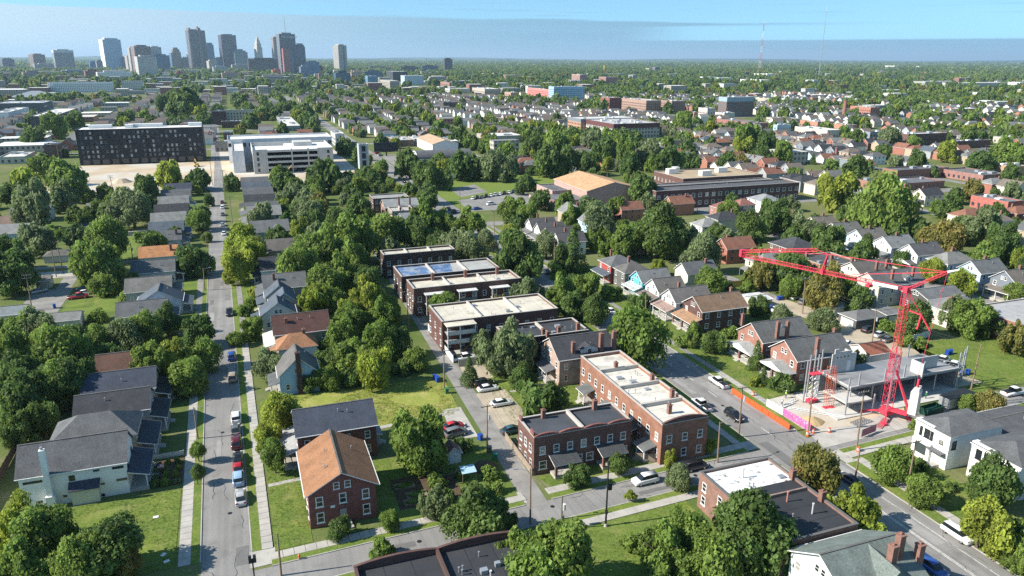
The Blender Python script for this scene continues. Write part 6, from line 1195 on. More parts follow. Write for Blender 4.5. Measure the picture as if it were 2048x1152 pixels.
TREES = {
7: "110,850,150,y 280,900,150,g 620,960,190,d 130,1080,160,g 430,1090,150,g 730,1070,90,a 60,150,160,d 210,70,140,d 410,30,105,d,t 370,100,85,g 90,310,110,d 250,260,100,d 1138,430,42,g,s 1130,560,44,d,s 1590,200,105,y,t 1540,330,75,y,t 1575,440,75,g,t 1960,860,72,d",
8: "460,385,160,g 770,770,190,d 560,740,85,s 970,835,50,d 290,820,60,g 240,1010,82,g,b 1365,565,70,d 1610,505,72,d 1190,130,135,d,b 1900,470,46,y 1950,585,68,s 1675,680,30,y,s 1010,1050,150,g 1310,1040,225,g 1120,1140,225,g 740,1110,80,y 1860,1000,175,g 560,600,55,g,b 610,690,50,d,b 870,560,55,g,b 890,640,50,g,b 700,560,40,g,b 700,400,60,d,b 1700,950,70,g,b",
9: "390,870,235,d 90,930,150,g 230,1060,170,g 560,1010,140,d 800,545,140,a 1040,750,140,y 1240,500,105,g 1470,660,100,g 1850,640,150,d 1770,860,140,y 1960,930,110,g 1690,150,55,g 1830,165,78,a 1390,285,38,g,b 205,405,45,y 40,575,78,s 1430,515,48,d,b 1990,1080,70,g 1600,640,40,d,b",
4: "60,370,105,d 60,490,110,d 200,110,125,s 350,45,75,s 760,95,110,s 570,430,130,g 650,290,115,g 480,400,70,g 590,540,70,g 1140,165,62,g 1115,395,95,d 1390,300,100,y 1380,440,90,y 1460,350,95,y 1740,430,130,g 1880,330,140,g 1950,480,110,g 1780,130,100,s 1720,240,70,y 1820,620,95,y 1930,640,70,g 1450,800,60,g 1360,850,48,g 1560,1000,90,s 1890,980,75,d 1900,1070,75,g 1790,1090,65,d 110,790,110,g 230,800,95,s 60,950,125,g 370,960,140,g 300,850,90,g 560,860,85,g 700,830,100,s 850,780,100,g 960,760,80,d 1130,815,90,d 1000,960,120,y 880,1010,105,g 1100,1040,120,g 1180,960,85,g 650,960,90,d 120,1080,120,d 420,1060,100,d,t 330,1100,100,g,t 560,1010,80,d 250,1060,90,d 730,610,50,g,b 1410,690,48,g,b 1450,590,42,y,b 1440,640,40,g,b 1195,60,32,d 1190,270,30,g 820,270,45,g,b 280,250,60,g,b 250,320,40,d,b 470,130,35,g,b 560,720,60,g,b 1950,180,90,d",
5: "100,90,75,d 80,290,120,g 60,420,105,g 500,60,72,d 290,230,110,g 480,165,100,g 420,250,90,d 600,185,75,g 740,180,90,g 560,290,70,d 740,330,105,s 840,285,65,s 1030,390,130,d 1000,105,80,g 1090,135,75,g 1150,60,55,d 985,235,45,y 1190,320,70,s 1340,370,90,d,c 1290,400,70,d 1490,200,110,s 1640,300,85,g 1820,240,145,d 1330,150,65,g 1450,110,75,s 1600,100,65,g 1265,600,95,g 1420,560,72,g 1450,690,85,d 1340,670,75,d 1730,870,180,g 1740,640,65,d,b 990,920,140,s 745,1060,60,y,c 150,640,125,y 50,720,80,y 250,870,105,g 190,1010,115,y 80,960,110,g 440,970,66,g 340,880,80,d 120,520,70,d 30,840,80,g 1980,870,50,g,b 1560,590,60,g,b 1480,490,35,g,b 1260,470,55,y,b 1330,520,50,d,b 500,400,30,d 900,440,35,g,b 830,760,45,d,b 350,1020,60,d,b 60,1080,70,d,b",
6: "170,370,105,s 340,300,68,s 440,290,68,d 430,205,85,d 250,240,58,d 580,150,100,d 310,125,62,g 760,230,72,s 890,290,85,d 1110,365,75,d 1190,110,185,g 1570,280,105,a 1790,200,115,s 1890,320,100,d 1320,405,48,d 1500,460,75,y 1640,530,75,y 1760,505,48,d 1970,590,60,g 1985,400,55,y 860,570,115,a 1060,640,78,d 860,735,75,s 630,720,50,s,b 1390,740,100,d 1600,690,90,s 1730,730,110,g 1235,780,45,g,b 1970,860,85,a 110,830,65,g 230,870,75,d 320,820,45,g,b 475,980,60,d,c 515,1080,40,d,c 610,1110,70,d,b 660,560,60,g 430,555,45,g,b 600,440,62,d 560,500,45,g,b 290,550,50,g,b 1330,870,45,g,b 1420,880,40,g,b 1850,330,80,g 720,480,60,g,b 460,1100,40,y,b",
2: "400,950,70,d 510,1000,85,d 590,1030,55,d 545,950,60,d 690,960,75,d 770,950,58,d 870,960,75,s 970,970,70,s 1095,900,38,y 1190,930,85,d 1310,930,75,d 1240,850,78,g 1430,940,70,d 1530,880,75,d 1540,950,36,y 1640,900,75,g 1780,880,85,s 1680,960,65,d 1900,930,85,d 1040,1085,36,d 1740,1090,90,d 240,975,58,g 290,1050,32,g 340,1080,22,y 785,1010,24,a 505,1110,62,d 1145,1120,32,d 1440,820,70,s 1550,800,60,g 1340,830,55,y 1120,830,60,d",
3: "940,1085,115,y 690,1000,46,g 590,1090,42,g 420,790,70,g 540,830,70,d 620,880,60,g 400,860,60,y 500,900,55,d 380,930,40,a 330,920,40,a 110,940,60,d 300,940,50,d 1060,800,50,d 1200,870,45,d 1230,790,60,s 1380,830,45,g 1570,870,60,y 1770,930,70,d 1920,890,90,g 1940,1000,50,d 1280,940,50,s 1400,930,55,d 1500,990,30,d 1060,970,80,d 900,960,50,g 60,710,60,g 800,920,25,g,c 1000,800,45,g",
1: "250,980,85,g 380,1050,105,g 150,1060,85,y 60,1120,85,d 850,1080,85,d 980,1010,75,y 1100,1040,40,g 1340,1050,46,d 1610,1050,42,d 1890,1000,95,d 300,730,65,g 440,700,70,d 190,790,65,d 1080,600,90,d 1130,650,50,y 720,690,45,d 990,570,50,d 940,610,50,d 380,885,22,d 1450,690,48,d 1640,620,45,d 1760,640,50,d 120,740,35,g"}
for t_, s_ in TREES.items():
    for rec in s_.split():
        q = rec.split(','); k = {'b':'bush','c':'cone','s':'sapling','t':'tall'}.get(q[4] if len(q) > 4 else '', 'tree')
        tree(*T(t_, float(q[0]), float(q[1])), float(q[2])/2.88, q[3], k)
# woods and street trees beyond, one mass to the horizon
FARM = []
for i, (t, sd) in enumerate((('d',1),('g',2),('s',3),('d',4),('g',5),('a',6),('y',7))):
    FARM.append(bpy.data.objects.new('tree_crown', crown_mesh('far_crown', sd, 24, 700, 0.21, LEAF[t])))
def scatter(name, pts, proto_obj):
    me = bpy.data.meshes.new(name); P = np.array(pts, dtype=np.float32); me.vertices.add(len(P)); me.vertices.foreach_set('co', P[:,:3].reshape(-1))
    a = me.attributes.new('sc','FLOAT','POINT'); a.data.foreach_set('value', P[:,3].copy()); a = me.attributes.new('rt','FLOAT','POINT'); a.data.foreach_set('value', P[:,4].copy()); me.update()
    o = link(name, me); o['kind'] = 'stuff'; m = o.modifiers.new('scatter','NODES'); ng = bpy.data.node_groups.new(name,'GeometryNodeTree'); m.node_group = ng
    ng.interface.new_socket('Geometry', in_out='INPUT', socket_type='NodeSocketGeometry'); ng.interface.new_socket('Geometry', in_out='OUTPUT', socket_type='NodeSocketGeometry')
    gi, go = ng.nodes.new('NodeGroupInput'), ng.nodes.new('NodeGroupOutput'); m2p = ng.nodes.new('GeometryNodeMeshToPoints'); ip = ng.nodes.new('GeometryNodeInstanceOnPoints'); oi = ng.nodes.new('GeometryNodeObjectInfo'); oi.inputs['Object'].default_value = proto_obj; oi.inputs['As Instance'].default_value = True
    def na(n):
        q = ng.nodes.new('GeometryNodeInputNamedAttribute'); q.data_type = 'FLOAT'; q.inputs['Name'].default_value = n; return q.outputs['Attribute']
    cx = ng.nodes.new('ShaderNodeCombineXYZ'); ng.links.new(na('rt'), cx.inputs[2]); cs = ng.nodes.new('ShaderNodeCombineXYZ'); sa = na('sc')
    for i in range(3): ng.links.new(sa, cs.inputs[i])
    ng.links.new(gi.outputs[0], m2p.inputs[0]); ng.links.new(m2p.outputs[0], ip.inputs['Points']); ng.links.new(oi.outputs['Geometry'], ip.inputs['Instance']); ng.links.new(cx.outputs[0], ip.inputs['Rotation']); ng.links.new(cs.outputs[0], ip.inputs['Scale']); ng.links.new(ip.outputs[0], go.inputs[0])
    return o
# fast lookup of occupied ground
CELL = 20.0; OCC = {}
for rct in EXCL:
    if rct[1]-rct[0] > 400 or rct[3]-rct[2] > 700: continue
    for i in range(int(rct[0]//CELL), int(rct[1]//CELL)+1):
        for j in range(int(rct[2]//CELL), int(rct[3]//CELL)+1): OCC.setdefault((i,j), []).append(rct)
BIGR = [r for r in EXCL if r[1]-r[0] > 400 or r[3]-r[2] > 700]
def free2(x, y, m):
    for a, b, c, d in OCC.get((int(x//CELL), int(y//CELL)), ()):
        if a-m < x < b+m and c-m < y < d+m: return False
    for a, b, c, d in BIGR:
        if a-m < x < b+m and c-m < y < d+m: return False
    return True
wr_ = random.Random(77); pts = [[] for _ in FARM]
def wnz(x, y, s): return math.sin(x/s+1.3*math.sin(y/s*0.7))+math.sin(y/s*1.3+1.7*math.sin(x/s*0.6+2))
for d0, d1, step, rr, dens in ((130,460,9.0,4.0,0.42),(460,900,10.0,4.3,0.42),(900,1700,12.5,5.0,0.42),(1700,3300,20,6.6,0.5),(3300,6500,36,11.5,0.78),(6500,13000,78,22,0.8),(13000,23000,170,45,0.8)):
    n = int(0.5*math.radians(96)*(d1*d1-d0*d0)/(step*step))
    for k in range(n):
        d = math.sqrt(wr_.uniform(d0*d0,d1*d1)); a = math.radians(wr_.uniform(-28,68)); x, y = math.sin(a)*d, math.cos(a)*d
        den = dens+0.36*wnz(x,y,90 if d < 3000 else 700)
        px_ = PX(x,y)[0]
        if d < 1700 and 430 < d and px_ < 420: den -= 0.28
        if 1500 < d < 5200 and px_ < 900: den *= 0.42
        if wr_.random() > den: continue
        R = rr*wr_.uniform(0.5,1.5)
        if d < 5000 and not free2(x, y, R*(0.6 if d < 460 else (0.3 if d < 1500 else 0.15))): continue
        h = R*1.05 if d < 3300 else 17-R*0.88
        pts[wr_.choices(range(7), (5,5,3,4,4,1,1))[0]].append((x, y, h, R, wr_.uniform(0,6.28)))
MIDM = [bpy.data.objects.new('tree_crown', MD[t][i % 3]) for i, t in enumerate('dgsdgay')]
nearp = sorted((PX(p[0],p[1])[2], i, p) for i, l in enumerate(pts) for p in l if math.hypot(p[0],p[1]) < 460 and -80 < PX(p[0],p[1])[0] < 2130 and PX(p[0],p[1])[1] < 1200)
taken = set()
for zc, i, p in nearp[:max(0, 300-NT)]:
    t = 'dgsdgay'[i]; R = p[3]; root = thing('tree', (p[0],p[1],0), ('small' if R < 2.8 else 'medium' if R < 4.4 else 'broad')+' '+LEAFNAME[t]+' tree '+near(p[0],p[1]), 'tree', 'trees', rz=p[4], scale=(R,R,R)); taken.add((i,p))
    link('crown', HI[t][int(p[4]*10) % 5] if zc < 250 else MD[t][int(p[4]*10) % 3], root, (0,0,1.06)); link('trunk', TR[0], root)
for i, l in enumerate(pts):
    l = [p for p in l if (i,p) not in taken]; a = [p for p in l if math.hypot(p[0],p[1]) < 520]; b = [p for p in l if math.hypot(p[0],p[1]) >= 520]
    if a: scatter('yard_trees', a, MIDM[i])
    scatter('distant_woods', b, FARM[i])

# short grass standing on the near lawns
tb = MB(); tg = random.Random(2)
for k in range(9):
    a, r = tg.uniform(0,6.28), tg.uniform(0,0.22); x, y = r*math.cos(a), r*math.sin(a); b = tg.uniform(0,6.28); h = tg.uniform(0.06,0.16); dx, dy = 0.02*math.cos(b), 0.02*math.sin(b)
    tb.quad([(x-dx,y-dy,0),(x+dx,y+dy,0),(x+dy*2+0.02,y-dx*2,h)])
TUFT = {m: bpy.data.objects.new('grass_tuft', tb.mesh('grass_tuft', M[m])) for m in ('lawn','meadow')}
for m in ('lawn','meadow'):
    gp = []
    for mm, z, q in GRASSY:
        if mm != m: continue
        A = abs(sum(q[i][0]*q[(i+1)%4][1]-q[(i+1)%4][0]*q[i][1] for i in range(4)))/2
        for k in range(int(A*(7 if m == 'lawn' else 9))):
            u, v = tg.random(), tg.random(); x = (q[0][0]*(1-u)+q[1][0]*u)*(1-v)+(q[3][0]*(1-u)+q[2][0]*u)*v; y = (q[0][1]*(1-u)+q[1][1]*u)*(1-v)+(q[3][1]*(1-u)+q[2][1]*u)*v
            if wnz(x,y,3.1) > -0.9: gp.append((x, y, z, tg.uniform(0.6,1.3)*(1.0 if m == 'lawn' else 1.4), tg.uniform(0,6.28)))
    scatter('grass', gp, TUFT[m])
# ---------------------------------------------------------------- vehicles
def loft(secs, mats_of=None):
    """secs: list of (x, [(y,z),...]) half profiles mirrored in y"""
    mb = MB(); rings = []
    for x, prof in secs:
        n = len(mb.v); full = [(x, y, z) for y, z in prof]+[(x, -y, z) for y, z in prof[::-1]]
        mb.v += full; rings.append((n, len(full)))
    for (a, k), (b, _) in zip(rings, rings[1:]):
        for i in range(k-1): mb.f.append((a+i, b+i, b+i+1, a+i+1)); mb.m.append(0)
        mb.f.append((a+k-1, b+k-1, b, a)); mb.m.append(0)
    a, k = rings[0]; mb.f.append(tuple(a+i for i in range(k))); mb.m.append(0)
    a, k = rings[-1]; mb.f.append(tuple(a+k-1-i for i in range(k))); mb.m.append(0)
    return mb
def lower(L, W, pts): return loft([(x, [(W/2*0.86*k, 0.22), (W/2*k, 0.42), (W/2*k, z-0.18), (W/2*0.93*k, z-0.03), (W/2*0.7*k, z)]) for x, z, k in pts])
CARM = {}
def carmeshes(kind):
    if kind in CARM: return CARM[kind]
    if kind == 'sedan':
        L, W = 4.7, 1.82; low = lower(L, W, [(-2.35,0.62,.82),(-2.25,0.85,.93),(-1.6,0.96,1),(-0.9,0.97,1),(0.9,0.95,1),(1.5,0.88,1),(2.15,0.76,.95),(2.35,0.55,.8)])
        gl = loft([(-1.85,[(0.62,0.94),(0.58,0.98)]),(-1.15,[(0.80,0.94),(0.60,1.40)]),(0.05,[(0.82,0.94),(0.62,1.45)]),(0.45,[(0.82,0.94),(0.60,1.40)]),(1.35,[(0.74,0.90),(0.70,0.93)])])
        rf = loft([(-1.2,[(0.60,1.405),(0.50,1.43)]),(0.05,[(0.63,1.455),(0.5,1.49)]),(0.5,[(0.60,1.405),(0.5,1.43)])]); wb = 1.38
    elif kind == 'suv':
        L, W = 4.75, 1.92; low = lower(L, W, [(-2.37,0.75,.85),(-2.3,1.05,.95),(-1.6,1.12,1),(0.9,1.10,1),(1.4,1.05,1),(2.15,0.95,.95),(2.37,0.7,.82)])
        gl = loft([(-2.25,[(0.74,1.10),(0.70,1.14)]),(-1.95,[(0.84,1.10),(0.68,1.66)]),(0.3,[(0.87,1.10),(0.70,1.70)]),(0.6,[(0.86,1.10),(0.66,1.62)]),(1.35,[(0.78,1.06),(0.74,1.10)])])
        rf = loft([(-2.05,[(0.69,1.665),(0.58,1.70)]),(0.3,[(0.71,1.705),(0.58,1.75)]),(0.65,[(0.66,1.625),(0.55,1.65)])]); wb = 1.42
    else:
        L, W = 5.7, 1.98; low = lower(L, W, [(-2.85,0.75,.9),(-2.78,0.98,.97),(-0.6,1.02,1),(0.4,1.06,1),(1.6,1.08,1),(2.5,1.02,.96),(2.85,0.75,.84)])
        gl = loft([(-0.62,[(0.84,1.02),(0.80,1.06)]),(-0.5,[(0.88,1.02),(0.70,1.74)]),(0.75,[(0.88,1.04),(0.72,1.78)]),(1.0,[(0.87,1.04),(0.68,1.70)]),(1.65,[(0.80,1.08),(0.76,1.12)])])
        rf = loft([(-0.55,[(0.70,1.745),(0.58,1.78)]),(0.75,[(0.73,1.785),(0.58,1.83)]),(1.05,[(0.68,1.705),(0.55,1.73)])]); wb = 1.75
    wheel = MB().tube((0,-0.11,0),(0,0.11,0),0.34,n=14).mesh('wheel', M['tyre'], True); rim = MB().tube((0,-0.125,0),(0,0.125,0),0.2,n=10).mesh('rim', M['chrome'])
    hl = MB().box(L/2-0.22,L/2-0.04,-0.2,0.2,0.62,0.76).mesh('headlight', M['lamp']); tl = MB().box(-L/2+0.03,-L/2+0.14,-0.18,0.18,0.7,0.9).mesh('taillight', M['red_light'])
    bed = MB().box(-2.7,-0.72,-0.75,0.75,1.025,1.035).mesh('bed', M['darkmetal']) if kind == 'pickup' else None
    CARM[kind] = (low.mesh('body', M['carpaint'], True), gl.mesh('windows', M['carglass']), rf.mesh('roof', M['carpaint'], True), wheel, rim, hl, tl, wb, W, bed); return CARM[kind]
CCOL = {'white':(0.78,0.78,0.77),'black':(0.012,0.012,0.014),'silver':(0.42,0.43,0.44),'grey':(0.13,0.135,0.14),'red':(0.42,0.012,0.02),'maroon':(0.10,0.012,0.016),'blue':(0.02,0.07,0.28),'light blue':(0.30,0.45,0.62),'dark blue':(0.012,0.025,0.06),'tan':(0.35,0.29,0.22),'teal':(0.02,0.07,0.08)}
KN = {'sedan':'sedan','suv':'SUV','pickup':'pickup truck'}
def car(x, y, hd, kind, col, label, detail=True, z=0.02):
    body, gl, rf, wheel, rim, hl, tl, wb, W, bed = carmeshes(kind)
    root = thing('pickup_truck' if kind == 'pickup' else 'parked_car', (x, y, z), label, 'truck' if kind == 'pickup' else 'car', 'parked vehicles', rz=math.radians(90-hd))
    c = CCOL[col]; link('body', body, root, color=c); link('windows', gl, root); link('roof', rf, root, color=c)
    for sx in (-1, 1):
        for sy in (-1, 1):
            o = link('wheel', wheel, root, (sx*wb, sy*(W/2-0.12), 0.34))
            if detail: link('rim', rim, o)
    if bed: link('bed', bed, root)
    if detail:
        for sy in (-0.62, 0.62): link('headlight', hl, root, (0, sy, 0.12 if kind != 'sedan' else 0)); link('taillight', tl, root, (0, sy, 0.1 if kind != 'sedan' else 0))
CARS = [ # tile, x, y, heading (deg from +Y clockwise), kind, colour, label
(7,1360,240,0,'suv','white','white SUV parked on the avenue, first of the near line'),(7,1357,312,0,'sedan','grey','grey-green sedan parked behind the white SUV on the avenue'),(7,1362,385,0,'suv','maroon','maroon car parked on the avenue behind the grey sedan'),(7,1371,475,0,'sedan','black','black sedan parked on the avenue behind the maroon car'),(7,1372,530,0,'sedan','red','red car nose to tail with the light blue van on the avenue'),(7,1374,590,0,'suv','light blue','light blue van parked on the avenue behind the red car'),(7,1387,700,0,'sedan','silver','silver sedan parked last on the avenue near the corner'),
(4,1322,705,180,'pickup','black','black pickup driving alone up the avenue'),(4,1340,1080,0,'suv','tan','tan SUV parked on the shaded avenue'),(4,1335,960,0,'suv','blue','blue car parked on the shaded avenue'),(4,1312,525,0,'sedan','black','black car parked on the avenue under the yellow-green trees'),(4,1290,250,0,'sedan','white','white car parked far up the avenue'),(4,1281,200,0,'sedan','silver','silver car parked far up the avenue'),(4,1283,140,0,'sedan','grey','grey car parked far up the avenue'),(4,1282,100,0,'suv','white','white SUV parked far up the avenue'),(4,1280,70,0,'sedan','maroon','maroon car far up the avenue'),
(4,450,615,80,'pickup','red','red pickup parked in the left back lot'),(4,492,592,80,'sedan','white','white car beside the red pickup in the left back lot'),(4,485,570,80,'sedan','dark blue','dark blue car behind the red pickup in the left back lot'),(4,225,582,60,'sedan','silver','silver car at the left alley'),
(8,850,72,88,'sedan','white','white sedan on the gravel beside the black SUV'),(8,928,156,88,'sedan','white','white sedan parked alone on the gravel lot by the alley'),(8,825,42,88,'suv','black','black SUV parked under the small conifer by the alley'),(8,990,312,85,'sedan','teal','dark teal car behind the brown brick double house'),(8,668,328,80,'suv','grey','dark grey car under the tree on the concrete drive'),(8,650,290,80,'sedan','red','red car half hidden by the tree on the concrete drive'),(8,1758,600,-92,'suv','white','white SUV with dark roof parked on the cross street'),(9,120,520,88,'suv','black','black car parked on the cross street by the corner shop'),
(5,716,968,92,'pickup','white','white pickup parked behind the wide brick row'),(5,1555,695,0,'sedan','white','white car parked on the main street beside the houses'),(5,1112,560,90,'pickup','black','black pickup at the end of the brick rows'),(5,1190,470,0,'sedan','grey','dark car on the main street by the big tree'),(5,625,108,0,'sedan','black','black car on the far main street'),(5,655,125,0,'suv','black','dark SUV on the far main street'),
(9,345,232,180,'suv','black','black SUV driving on the main street by the orange barriers'),(9,160,168,0,'pickup','white','white pickup parked in front of the long brick rowhouse'),(9,258,38,0,'pickup','white','white pickup parked across from the long brick rowhouse'),(9,1010,598,0,'sedan','dark blue','dark blue car on the main street behind the round trees'),(9,1632,912,180,'suv','white','white SUV parked at the kerb on the near main street'),(9,1480,1105,180,'suv','blue','blue SUV at the bottom edge of the main street'),(9,1955,95,92,'pickup','white','white pickup parked by the green lot at the right edge'),
(6,1612,1015,70,'pickup','white','white pickup nearest the lawn at the building site'),(6,1545,985,70,'pickup','white','white pickup next to the concrete frame'),(6,1185,832,75,'sedan','silver','silver sedan on the gravel lot by the crane mast'),(6,1232,860,75,'sedan','grey','dark grey sedan beside the silver one near the crane mast'),(6,1120,805,75,'suv','black','dark red-black car behind the utility pole on the gravel lot'),(6,995,885,60,'sedan','white','white car beside the rust-red garage'),(6,703,618,75,'sedan','silver','silver car on the gravel lot under the crane jib'),(6,752,645,75,'suv','grey','grey SUV half under the olive tree'),(6,515,662,75,'suv','silver','silver SUV at the left of the gravel lot'),(6,562,682,75,'sedan','blue','blue car between the silver and white cars'),(6,602,690,75,'suv','white','white SUV at the right of the gravel lot row'),(6,530,535,60,'sedan','maroon','maroon car among the back yards under the jib'),(6,430,498,60,'sedan','blue','blue car among the back yards left of the jib'),(6,90,475,60,'sedan','silver','silver car in the yard right of the silver-leaved tree'),(6,40,435,60,'suv','black','black SUV in the yard by the yellow fence')]
for i in range(10): CARS.append((2,765+i*26,1142-i*4.2,20,('sedan','suv')[i%2],('white','black','grey','black','white','silver','white','black','white','dark blue')[i],('first','second','third','fourth','fifth','sixth','seventh','eighth','ninth','tenth')[i]+' car from the left in the school parking row'))
CARS += [(5,870,80,80,'suv','white','white SUV standing alone in the school parking lot'),(5,790,108,80,'sedan','blue','blue car in the school parking lot by the trees'),(1,480,1145,80,'sedan','dark blue','dark blue car beside the dirt lot'),(1,580,1142,80,'sedan','white','white car beside the dirt lot'),('f',370,208,60,'sedan','red','red car in the lot by the billboard'),('f',405,232,60,'sedan','silver','silver car in the lot by the billboard'),('f',745,188,60,'sedan','black','black car in the far lot'),('f',515,180,60,'pickup','white','white truck in the lot under the billboard'),('f',680,540,0,'sedan','black','black car by the park on the main street'),('f',745,580,0,'sedan','black','second black car by the park on the main street')]
for t_, x_, y_, hd, kd, cl_, lb in CARS:
    X, Y = TG(t_, x_, y_, 0.5); zc = PX(X, Y)[2]; car(X, Y, hd, kd, cl_, lb, zc < 260)
    excl(X-2, X+2, Y-2, Y+2, 0)
# ---------------------------------------------------------------- poles, wires, lamps
POLES = []
insm = MB().tube((0,0,0),(0,0,0.22),0.06,n=6).mesh('insulator', M['steel'])
def pole(t, xb, yb, xt, yt, label, arms=1, lampd=None, trans=False, wood=True, rdir=0.0):
    X, Y = TG(t, xb, yb); H = bis(lambda q: PX(X,Y,q)[1], 0, 40, T(t, xt, yt)[1]); H = max(6.5, min(H, 15.0))
    xt_, yt_ = G(*T(t, xt, yt), H); lean = ((xt_-X), (yt_-Y)); k = min(1.0, 0.9/max(0.01, math.hypot(*lean))); lx, ly = lean[0]*k, lean[1]*k
    root = thing('utility_pole' if wood else 'street_lamp', (X,Y,0), label, 'utility pole' if wood else 'street lamp', 'utility poles and lamps')
    link('shaft', MB().tube((0,0,0),(lx,ly,H),0.17,0.11,n=8).mesh('shaft', M['wood'] if wood else M['steel']), root)
    for a in range(arms):
        z = H-0.35-0.9*a; c = link('crossarm', MB().box(-1.25,1.25,-0.06,0.06,-0.07,0.07).mesh('crossarm', M['wood']), root, (lx*z/H, ly*z/H, z), rdir)
        for s in (-1.1,-0.5,0.5,1.1): link('insulator', insm, c, (s,0,0.07))
    if trans: link('transformer', MB().tube((0.35,0,H-3.1),(0.35,0,H-2.1),0.28,n=10).mesh('transformer', M['paint']), root, color=(0.6,0.6,0.6))
    if lampd:
        c = link('lamp_arm', MB().tube((0,0,0),(lampd[0]*0.9,lampd[1]*0.9,0.35),0.04,n=6).mesh('lamp_arm', M['steel']), root, (lx*0.95,ly*0.95,H*0.95)); link('lamp_head', MB().box(-0.32,0.32,-0.14,0.14,-0.08,0.06).mesh('lamp_head', M['steel']), c, (lampd[0],lampd[1],0.36), math.atan2(lampd[1],lampd[0]))
    POLES.append((X+lx, Y+ly, H, rdir)); return (X+lx, Y+ly, H)
P = {}
P['a1'] = pole(8,1096,852,1098,530,'tall bare pole at the alley mouth with lamp arm',0,(-2.2,0.8)); P['a2'] = pole(8,848,442,848,165,'utility pole beside the alley and garden shed',1,None,True); P['a3'] = pole(5,600,1142,598,920,'utility pole by the gravel lot on the alley',1,None); P['a4'] = pole(5,395,795,383,580,'utility pole on the alley beside the white fence',1,None,True)
P['s1'] = pole(8,1275,882,1280,700,'short pole with white cabinet on the cross street corner',0,None,True)
P['l1'] = pole(7,1140,362,1115,180,'leaning street lamp on the avenue near the white house',0,(2.4,0.2)); P['l2'] = pole(7,1620,1150,1597,905,'bare pole at the bottom corner of the avenue',0)
P['b1'] = pole(4,185,692,150,485,'utility pole with double crossarms at the left edge',2); P['b2'] = pole(4,365,476,325,295,'utility pole among the left back yards',1); P['b3'] = pole(4,325,502,295,340,'thin pole beside the left back yard pole',0); P['b4'] = pole(4,430,362,410,215,'utility pole near the small black garage',1); P['b5'] = pole(4,765,402,753,310,'pole with white box beside the orange roof',0,None,True); P['l3'] = pole(4,1180,578,1170,450,'street lamp pole on the avenue by the green lawns',0,(2.0,0.2)); P['l4'] = pole(4,1345,242,1295,-20,'utility pole beside the avenue trees',1); P['l5'] = pole(4,1192,330,1188,250,'pole by the avenue in front of the white cottage',0,(2.0,0.2))
P['m1'] = pole(5,1237,482,1235,290,'utility pole on the main street near the big dark tree',1); P['m2'] = pole(5,1762,722,1760,580,'utility pole in front of the pale gabled houses',1); P['m0'] = pole(5,890,252,885,120,'utility pole near the school parking lot',1); P['m00'] = pole(5,692,128,690,0,'utility pole on the far main street',1)
P['m3'] = pole(9,372,355,395,60,'utility pole on the main street by the long rowhouse',1,None,True); P['m4'] = pole(9,772,332,805,20,'utility pole at the pink site banner',1,None,True); P['m5'] = pole(9,1050,432,1095,85,'utility pole with pink sign at the site corner',1,None); P['m6'] = pole(9,1340,668,1395,370,'utility pole in front of the new white houses',1); P['m7'] = pole(9,250,498,265,265,'bare leaning pole by the small yellow tree',0,(2.0,0.6)); P['m8'] = pole(9,1040,612,1062,490,'short pole behind the corner tree',0)
P['g1'] = pole(6,455,522,460,420,'utility pole left of the gravel lot',0); P['g2'] = pole(6,740,712,757,505,'utility pole in the gravel lot under the jib',1); P['g3'] = pole(6,1140,882,1165,690,'utility pole with transformer on the gravel lot',0,None,True); P['g4'] = pole(6,1710,1150,1770,890,'thick leaning pole beside the green lot',0)
P['d1'] = pole(1,660,1140,632,1010,'utility pole with crossarms before the dirt lot',2); P['d2'] = pole(1,1225,1070,1215,880,'utility pole at the dirt lot edge',1); P['d3'] = pole(1,1300,1150,1275,800,'tall utility pole on the far avenue',1); P['d4'] = pole(1,280,910,262,800,'utility pole left of the black block',1); P['d5'] = pole(1,340,915,322,770,'second utility pole left of the black block',1)
P['p1'] = pole(2,1540,1030,1537,960,'utility pole behind the tan gymnasium',1); P['p2'] = pole(2,1908,970,1906,925,'far utility pole behind the school wing',1); P['r1'] = pole('e',635,390,655,265,'utility pole among the brick rowhouses',1); P['r2'] = pole('e',1285,470,1318,250,'tall utility pole by the white-cornice rowhouse',1); P['r3'] = pole('e',558,552,575,440,'utility pole before the nearest brick rowhouse',1)
# black lamp standard
X, Y = TG(8,1530,865); root = thing('lamp_standard', (X,Y,0), 'tall black lamp standard on the cross street lawn', 'street lamp'); link('base', MB().tube((0,0,0),(0,0,0.5),0.35,0.25,n=10).mesh('base', M['concrete']), root); link('shaft', MB().tube((0,0,0.5),(0,0,11),0.16,0.1,n=10).mesh('shaft', M['darkmetal']), root); link('collar', MB().tube((0,0,2.3),(0,0,2.9),0.24,n=10).mesh('collar', M['darkmetal']), root); link('lamp_head', MB().tube((0,0,11),(0,0,11.5),0.22,0.12,n=10).mesh('lamp_head', M['darkmetal']), root); link('sign_box', MB().box(0.2,0.75,-0.12,0.12,6.4,7.5).mesh('sign_box', M['darkmetal']), root)
X, Y = TG(7,1470,1200); root = thing('traffic_signal', (X,Y,0), 'black traffic signal at the bottom corner of the avenue', 'traffic signal'); link('post', MB().tube((0,0,0),(0,0,4.2),0.1,n=8).mesh('post', M['darkmetal']), root)
for s in (-0.3,0.3): h = link('signal_head', MB().box(-0.2,0.2,-0.2,0.2,0,1.1).mesh('signal_head', M['darkmetal']), root, (s,0,3.6)); link('visor', MB().box(-0.15,0.15,-0.4,-0.2,0.7,0.95).mesh('visor', M['darkmetal']), h)
